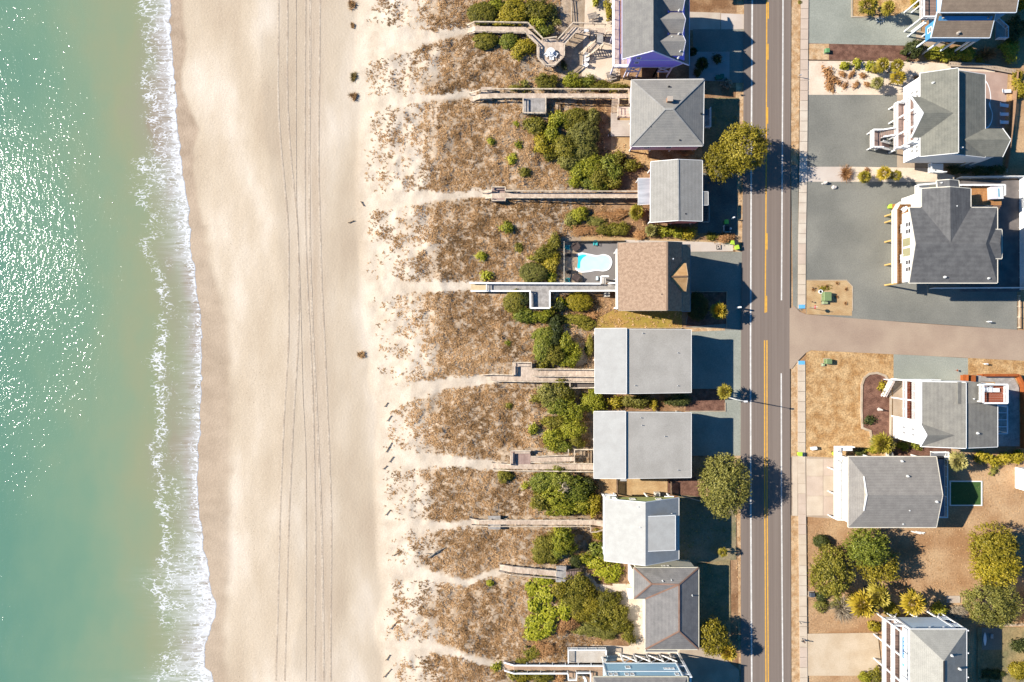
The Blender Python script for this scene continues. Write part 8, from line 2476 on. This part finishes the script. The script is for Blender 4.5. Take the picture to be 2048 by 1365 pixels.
# lamp, signs, markers, mailboxes
lp = empty('street_lamp', P(1446, 792.5, 0), 'tall grey street lamp leaning its arm over the road beside the fan palm', 'street lamp')
a = P(1446, 792.5, 0)
tp = Vector((a.x, a.y, 8.6))
MB().tube((a.x, a.y, -0.1), tp, 0.13, 0.09, 10).build('pole', VENT, lp)
MB().tube(tp - Vector((0, 0, 0.15)), tp + Vector((1.3, -0.28, 0.25)), 0.06, 0.05, 8).build('arm', VENT, lp)
MB().box(tp.x + 1.2, tp.y - 0.45, 8.78, tp.x + 1.85, tp.y - 0.15, 8.92).build('lamp_head', PLW, lp)
MB().box(a.x - 0.2, a.y - 0.2, 0, a.x + 0.2, a.y + 0.2, 0.12).build('base', conc, lp)
def post_sign(px, py, hgt, label, plate=None, name='sign_post', pm=METAL, w=0.07, cat='sign', group=None):
    a = P(px, py, 0)
    s = empty(name, (a.x, a.y, 0), label, cat, group)
    MB().box(a.x - w / 2, a.y - w / 2, -0.1, a.x + w / 2, a.y + w / 2, hgt).build('post', pm, s)
    if plate:
        kind, pw, phh, m, face = plate
        if kind == 'rect':
            v = (MB().box(a.x - w / 2 - 0.03, a.y - pw / 2, hgt - phh, a.x - w / 2 - 0.002, a.y + pw / 2, hgt) if face == 'x' else MB().box(a.x - pw / 2, a.y - w / 2 - 0.03, hgt - phh, a.x + pw / 2, a.y - w / 2 - 0.002, hgt))
            v.build('sign_plate', m, s)
        else:
            pts = [(a.x + w / 2 + 0.005, a.y + pw / 2 * math.cos(math.pi / 8 + k * math.pi / 4), hgt - pw / 2 + pw / 2 * math.sin(math.pi / 8 + k * math.pi / 4)) for k in range(8)]
            MB().extr(pts, (0.03, 0, 0)).build('sign_plate', m, s)
    return s
REDS = mat('sign_red', (0.4, 0.02, 0.02), rough=0.4, fine=0.02)
post_sign(1617, 616, 3.2, 'thin post with an eight sided sign at the side street corner', ('oct', 0.76, 0.76, REDS, 'x'))
MB().box(P(1617, 616).x - 0.35, P(1617, 616).y - 0.03, 3.22, P(1617, 616).x + 0.35, P(1617, 616).y + 0.03, 3.42).build('name_plate', PLW, bpy.data.objects[[o.name for o in bpy.data.objects if o.get('label', '').startswith('thin post with an eight')][0]])
post_sign(1473, 616, 2.6, 'white round topped marker post in the gravel above the shadow of the fan palm', None, 'marker_post', PLW, 0.3, 'marker post')
post_sign(1463, 438, 1.8, 'white marker post on the verge beside the red cottage gravel', None, 'marker_post', PLW, 0.22, 'marker post')
post_sign(1595, 155.5, 1.7, 'small sign post on the verge beside the white sand yard', ('rect', 0.5, 0.5, PLW, 'y'))
post_sign(1596.5, 1241.5, 1.6, 'thin sign post on the verge above the sand driveway', ('rect', 0.15, 0.75, DARK, 'x'))
post_sign(1216, 273.5, 1.0, 'thin white post at the seaward corner of the pale ground deck', ('rect', 0.4, 0.12, PLW, 'x'), pm=PLW, cat='post', name='garden_post')
post_sign(1623, 576, 0.9, 'short dark stake at the upper left of the sand bed', ('rect', 0.25, 0.2, DARK, 'x'), pm=DARK)
post_sign(1622, 604.5, 0.9, 'short dark stake at the lower left of the sand bed', ('rect', 0.25, 0.2, DARK, 'x'), pm=DARK)
def mailbox(px, py, label, rot=0, m=PLW):
    a = empty('mailbox', (0, 0, 0), label, 'mailbox', 'mailboxes along the side street')
    MB().box(-0.05, -0.05, -0.1, 0.05, 0.05, 1.0).build('post', TRIM, a)
    mb = MB(); mb.extr([(-0.32, -0.13, 1.0), (-0.32, 0.13, 1.0), (-0.32, 0.13, 1.15), (-0.32, 0.09, 1.23), (-0.32, 0, 1.27), (-0.32, -0.09, 1.23), (-0.32, -0.13, 1.15)], (0.64, 0, 0)); mb.build('box', m, a)
    MB().box(0.1, 0.135, 1.1, 0.14, 0.15, 1.34).build('flag', REDS, a)
    return put(a, px, py, rot, 0.1)
mailbox(1972, 644, 'white mailbox on the dark gravel near the side street')
mailbox(1965, 728, 'white mailbox on the dry grass strip below the side street')
post_sign(1910, 741, 1.0, 'brown garden post at the corner of the orange fence', ('rect', 0.4, 0.3, DECKR, 'x'), pm=DECKR, name='garden_post', cat='post')
# stones, coil, statue
def rock(px, py, r_, hgt, label, m, seed, z=0.1):
    bm = bmesh.new(); bmesh.ops.create_icosphere(bm, subdivisions=2, radius=1)
    for v in bm.verts:
        k = 1 + 0.28 * mnoise.noise(v.co * 1.3 + Vector((seed * 3.1, 0, 0)))
        v.co = Vector((v.co.x * r_ * k, v.co.y * r_ * 0.75 * k, max(v.co.z, -0.3) * hgt * k))
    me = bpy.data.meshes.new('boulder'); bm.to_mesh(me); bm.free(); me.materials.append(m)
    o = bpy.data.objects.new('boulder', me); C.objects.link(o)
    p = P(px, py, z); o.location = (p.x, p.y, z + 0.1)
    return tag(o, label, 'boulder', 'pale boulders by the gravel')
stone = mat('pale_stone', (0.5, 0.46, 0.42), (0.42, 0.38, 0.35), scale=2, bump=0.03)
rock(1650, 367, 0.45, 0.9, 'pale upright boulder with a little green growth at the edge of the dark gravel', stone, 1)
rock(1645, 368, 0.3, 0.3, 'low pinkish stone left of the upright boulder', stone, 2)
rock(1668, 375.5, 0.6, 0.5, 'long pale boulder on the dark gravel below the brown bare shrub', stone, 3)
sv = empty('garden_statue', P(1757, 819, 0.1), 'small pale statue lying in the mulch bed shade before the white gabled house', 'statue')
p = P(1757, 819, 0.1)
MB().lathe([(0.35, 0), (0.35, 0.15), (0.2, 0.2)], p, 12).build('plinth', stone, sv); MB().lathe([(0.16, 0.2), (0.26, 0.6), (0.2, 1.0), (0.1, 1.15), (0.16, 1.3), (0.12, 1.5), (0.02, 1.55)], p, 12).build('figure', stone, sv)
mb = MB(); q = P(1760, 41, 0.1)
for k in range(20):
    a0, a1 = k * math.pi / 10, (k + 1) * math.pi / 10
    mb.tube((q.x + 0.75 * math.cos(a0), q.y + 0.42 * math.sin(a0), 0.16), (q.x + 0.75 * math.cos(a1), q.y + 0.42 * math.sin(a1), 0.16), 0.06, 0.06, 6)
based('hose_coil', mb, PLW, 'pale coiled hose on the gravel below the palm bed', 'hose')
# surfboard
sb = MB()
pr = [(math.sin(math.pi * t) ** 0.75 * 0.29, t * 2.7 - 1.35) for t in np.linspace(0.0, 1, 17)]
up_ = [(x, y) for x, y in pr] + [(-x, y) for x, y in reversed(pr[1:-1])]
q = P(1969, 1278, 0.2)
sb.extr([(q.x + x, q.y + y, 0.3) for x, y in up_], (0, 0, 0.09))
based('surfboard', sb, siding('surfboard_white', (0.75, 0.78, 0.8)), 'white surfboard lying on the shaded paved pad', 'surfboard')
flat('storage_box', 1979, 1267, 1984, 1276, 0.4, METAL, 'small grey box beside the surfboard on the paved pad', 'box', 0.15)
edging('pad_edging', [(1963, 1300.5), (2004.5, 1300.5), (2005, 1256)], 'pale edging along two sides of the surfboard pad', 0.12, 0.14)
# turf square
ts = empty('putting_green', P(1931, 986, 0.1), 'square of artificial green turf framed with pale timber, half in shadow', 'turf pad')
a, b = P(1901, 964, 0.15), P(1962, 1010, 0.15)
MB().box(a.x, a.y, 0.02, b.x, b.y, 0.16).build('turf', turf, ts)
for x0, y0, x1, y1 in ((a.x - 0.2, a.y, b.x + 0.2, a.y + 0.2), (a.x - 0.2, b.y - 0.2, b.x + 0.2, b.y), (a.x - 0.2, b.y + 0.001, a.x, a.y - 0.001), (b.x, b.y + 0.001, b.x + 0.2, a.y - 0.001)):
    MB().box(x0, y0, 0.02, x1, y1, 0.26).build('frame_board', TRIM, ts)
mb = MB()
for k in range(5):
    a, b = P(1822 + k * 3, 1063 + (k % 3), 0.2), P(1838 + k * 3, 1066 + (k % 2) * 2, 0.2)
    mb = MB().bar(a + Vector((0, 0, 0.06 * (k % 2))), b + Vector((0, 0, 0.06 * (k % 2))), 0.18, 0.05)
    based('plank', mb, TRIM, 'loose pale plank below the grey Dutch hip roof, %s from the left in its pile' % NUM[k], 'plank', 'pile of loose planks')

# fences
def fence(pts, label, hgt, m, kind='boards', name='fence', post=2.4, cap=0.1, gap=0.15, group=None, z=0.05, singles=False):
    q = [P(x, y, z) for x, y in pts]
    f = empty(name, tuple(q[0]), label, 'fence', group)
    proto = None
    sl = MB()
    for a, b in zip(q[:-1], q[1:]):
        L = (b - a).length
        for zz in ((0.3, hgt - 0.15) if kind != 'rails' else (0.35, 0.7, hgt - 0.03)):
            MB().bar(a + Vector((0, 0, zz)), b + Vector((0, 0, zz)), cap if zz > hgt - 0.2 else 0.06, 0.08).build('rail', m, f)
        n = max(1, int(L / gap))
        for i in range(n):
            p = a.lerp(b, (i + 0.5) / n)
            if kind == 'rails': break
            w = gap * (0.9 if kind == 'boards' else 0.5)
            d = (b - a).normalized(); s = Vector((-d.y, d.x, 0)) * 0.05
            e = d * (w / 2)
            if singles and proto is not None:
                o = proto.copy(); C.objects.link(o); o.parent = f
                o.location = p - q[0]; o.rotation_euler = (0, 0, math.atan2(d.y, d.x))
            elif singles:
                o = MB().box(-w / 2, 0.04, 0.05, w / 2, 0.07, hgt).build('picket', m)
                o.parent = f; o.location = p - q[0]; o.rotation_euler = (0, 0, math.atan2(d.y, d.x)); proto = o
            else:
                sl.bar(p + s + Vector((0, 0, 0.05)), p + s + Vector((0, 0, hgt)), w, 0.03)
        k = max(1, int(round(L / post)))
        for i in range(k + 1):
            if i == k and b is not q[-1]: continue
            p = a.lerp(b, i / k)
            MB().box(p.x - 0.06, p.y - 0.06, z - 0.1, p.x + 0.06, p.y + 0.06, hgt + 0.1 + z).build('post', m, f)
    if sl.v: sl.build('boards', m, f)['kind'] = 'stuff'
    return f
charc = mat('charcoal_picket', (0.05, 0.055, 0.06), fine=0.05)
fence([(1127, 484.5), (1250, 484)], 'dark picket fence along the upper side of the pool deck', 1.3, charc, 'pickets', gap=0.16, singles=True)
fence([(1127, 486), (1127, 566)], 'pale capped picket fence along the beach side of the pool deck', 1.5, mat('pale_picket', (0.55, 0.5, 0.42)), 'pickets', gap=0.17, singles=True)
fence([(1926, 750), (1926, 764)], 'short orange board fence beside the green gravel drive', 1.6, ORANGE, cap=0.16)
fence([(1953, 750), (2027, 750), (2039, 774), (2040, 895)], 'orange board fence round the back patio of the roof top lookout house', 1.7, ORANGE, cap=0.5)
a, b = P(1926, 750, 1.0), P(1952, 764, 1.0)
db = empty('cedar_box', P(1939, 757, 0), 'broad orange boarded box by the top of the back patio', 'deck box')
for k in range(8): MB().box(a.x + k * 0.32, b.y, 0.1, a.x + k * 0.32 + 0.3, a.y - 0.1, 1.0).build('board', ORANGE, db)
sheet('patio_boards', [(1953, 751), (2026, 751), (2038, 775), (2039, 893), (1990, 893), (1990, 764), (1953, 764)], DECKG, 'grey boarded back patio inside the orange fence')
fence([(1232.5, 958), (1233, 988)], 'dark board fence across the sand strip, beach side one', 1.5, POSTD, group='fences between the long roof and lime house')
fence([(1339.5, 962), (1340, 986)], 'dark board fence across the sand strip, road side one', 1.5, POSTD, group='fences between the long roof and lime house')
fence([(1362, 991), (1400, 1001)], 'low timber fence from the lime house to the big sage green tree', 1.0, RAILW, 'rails')
fence([(1894, 131), (1960, 134), (2027, 147)], 'low pale capped wall like fence behind the white cross gabled house', 0.8, conc2, cap=0.9, gap=0.3)
fence([(2027, 148), (2020, 230), (2006, 340)], 'timber fence along the right side of the pink patio', 1.4, mat('brown_grey_fence', lin(150, 120, 95)))
fence([(1912, 358), (1996, 357), (2037, 357), (2038, 580)], 'white vinyl fence round the back yard of the dark roofed house', 1.7, WHITE, cap=0.12)
fence([(1858, 578), (2046, 577)], 'white topped fence on the lower side of the dark roofed house', 1.9, WHITE, cap=0.16)
fence([(2034, 592), (2034, 656)], 'low timber fence at the right end of the dark gravel', 0.8, RAILW, 'rails')
fence([(2016, 1054), (2060, 1056)], 'pale board fence at the right edge of the brown yard', 1.5, conc2, cap=0.3)
fence([(1956, 1240), (1990, 1248), (2070, 1246)], 'weathered fence between brown yard and the lower right house', 1.2, RAILW, 'rails')
fence([(1228, 657), (1362, 657)], 'low pale fence along the lower edge of the yellow lawn', 0.5, RAILW, 'rails')
fence([(1141, 2), (1143, 48)], 'thin timber fence dividing the sand patio from the yellow shrubs', 1.0, RAILW, 'rails')
sfm = mat('sand_fence_slats', lin(176, 150, 120), lin(140, 116, 92), scale=4)
for i, (x0, y0, x1, y1) in enumerate(((775, 806, 769, 813), (782, 832, 774, 842), (783, 886, 772, 904), (786, 914, 778, 924), (773, 932, 766, 938), (780, 1020, 771, 1030), (799, 1104, 785, 1111), (795, 1242, 780, 1258), (779, 1310, 772, 1320), (782, 1338, 767, 1354), (707, 442, 697, 446), (727, 412, 722, 404))):
    p = P((x0 + x1) / 2, (y0 + y1) / 2)
    fence([(x0, y0), (x1, y1)], 'short slatted sand fence at the foot of the dunes, %s counting down from the top' % ('third fourth fifth sixth seventh eighth ninth tenth eleventh twelfth second first'.split()[i]), 0.28, sfm, 'pickets', 'sand_fence', 1.2, 0.04, 0.2, 'sand fences', float(T(p.x, p.y)))

# driftwood on the dune
dw = empty('driftwood', P(872, 1106, 1), 'bleached forked driftwood branch lying on the dune grass', 'driftwood')
bl_ = mat('bleached_wood', lin(150, 142, 130), lin(95, 88, 80), scale=3)
def dpt(x, y, dz): p = P(x, y, 1); return Vector((p.x, p.y, float(T(p.x, p.y)) + dz))
for pts, r0, r1 in (([(857, 1115, .25), (864, 1110, .35), (872, 1103, .4), (882, 1098, .35), (890, 1094, .3)], .2, .08), ([(864, 1110, .35), (859, 1106, .5), (852, 1106, .6)], .12, .05), ([(862, 1112, .3), (862, 1117, .5)], .1, .05), ([(872, 1103, .4), (880, 1105, .5)], .08, .03)):
    mb = MB()
    for i, (a, b) in enumerate(zip(pts[:-1], pts[1:])):
        t0, t1 = i / (len(pts) - 1), (i + 1) / (len(pts) - 1)
        mb.tube(dpt(*a), dpt(*b), r0 + (r1 - r0) * t0, r0 + (r1 - r0) * t1, 7)
    mb.build('branch', bl_, dw)

# a person walking along the sidewalk
def skin_mesh(name, nodes, edges, m, lvl=1):
    me = bpy.data.meshes.new(name)
    me.from_pydata([n_[0] for n_ in nodes], edges, [])
    o = bpy.data.objects.new(name, me); C.objects.link(o)
    sk = o.modifiers.new('skin', 'SKIN')
    for i, n_ in enumerate(nodes):
        me.skin_vertices[0].data[i].radius = (n_[1], n_[2] if len(n_) > 2 else n_[1])
    me.skin_vertices[0].data[0].use_root = True
    sb_ = o.modifiers.new('sub', 'SUBSURF'); sb_.levels = sb_.render_levels = lvl
    dg = bpy.context.evaluated_depsgraph_get()
    m2 = bpy.data.meshes.new_from_object(o.evaluated_get(dg))
    bpy.data.objects.remove(o)
    m2.materials.clear(); m2.materials.append(m)
    for p_ in m2.polygons: p_.use_smooth = True
    return bpy.data.objects.new(name, m2)
pe = empty('person', P(1602.5, 1279, 0.1), 'person in dark clothes walking along the sidewalk by the sand driveway', 'person')
SKIN = mat('skin', (0.45, 0.28, 0.2), rough=0.6, fine=0.02)
CLO = mat('dark_clothes', (0.03, 0.032, 0.04), (0.045, 0.045, 0.05), rough=0.9)
HAIR = mat('brown_hair', (0.06, 0.035, 0.02), rough=0.8)
nodes = [((0, 0, .95), .15, .11), ((0, .02, 1.2), .16, .11), ((0, .02, 1.42), .15, .09), ((0, .03, 1.52), .06, .06), ((0, .05, 1.62), .085, .1), ((0, .05, 1.74), .075, .09),
         ((.1, 0, .88), .095, .095), ((.11, .22, .5), .06, .065), ((.11, .3, .1), .045, .05), ((.11, .43, .05), .04, .035),
         ((-.1, 0, .88), .095, .095), ((-.11, -.1, .5), .06, .065), ((-.11, -.38, .14), .045, .05), ((-.11, -.28, .05), .04, .035),
         ((.2, .02, 1.4), .06, .06), ((.26, -.1, 1.12), .045, .045), ((.27, .06, .9), .035, .035), ((.27, .14, .84), .035, .02),
         ((-.2, .02, 1.4), .06, .06), ((-.26, .06, 1.12), .045, .045), ((-.27, .28, .98), .035, .035), ((-.27, .36, .96), .035, .02)]
edges = [(0, 1), (1, 2), (2, 3), (3, 4), (4, 5), (0, 6), (6, 7), (7, 8), (8, 9), (0, 10), (10, 11), (11, 12), (12, 13), (2, 14), (14, 15), (15, 16), (16, 17), (2, 18), (18, 19), (19, 20), (20, 21)]
bd = skin_mesh('body', nodes, edges, SKIN)
bd.data.materials.append(CLO)
for p_ in bd.data.polygons:
    c = p_.center
    if c.z < 1.46 and not (abs(c.x) > 0.21 and c.z < 1.0) and c.z > 0.0: p_.material_index = 1
link(bd, pe)
hr = MB().lathe([(0.02, 1.80), (0.07, 1.79), (0.1, 1.72), (0.105, 1.64), (0.09, 1.58)], (0, 0.03, 0.02), 14).build('hair', HAIR)
hr.parent = pe
for s in (-1, 1):
    e = MB().lathe([(0.005, 0), (0.012, 0.006), (0.012, 0.016), (0.005, 0.022)], (s * 0.035, 0.145, 1.65), 8).build('eye', DARK); e.parent = pe
nz_ = MB().bar((0, 0.15, 1.65), (0, 0.165, 1.6), 0.025, 0.03).build('nose', SKIN); nz_.parent = pe
for s in (-1, 1):
    for k in range(4):
        b0_ = Vector((s * .27 + (k - 1.5) * .016, .14 if s > 0 else .36, .84 if s > 0 else .96))
        f = MB().tube(b0_, b0_ + Vector((0, 0.03, -0.07 + 0.008 * abs(k - 1))), 0.009, 0.007, 6).build('finger', SKIN); f.parent = pe
    f = MB().tube((s * .27 - s * .03, .13 if s > 0 else .35, .86 if s > 0 else .98), (s * .27 - s * .055, .16 if s > 0 else .38, .82 if s > 0 else .94), 0.01, 0.008, 6).build('thumb', SKIN); f.parent = pe
pe.rotation_euler = (0, 0, math.radians(8))
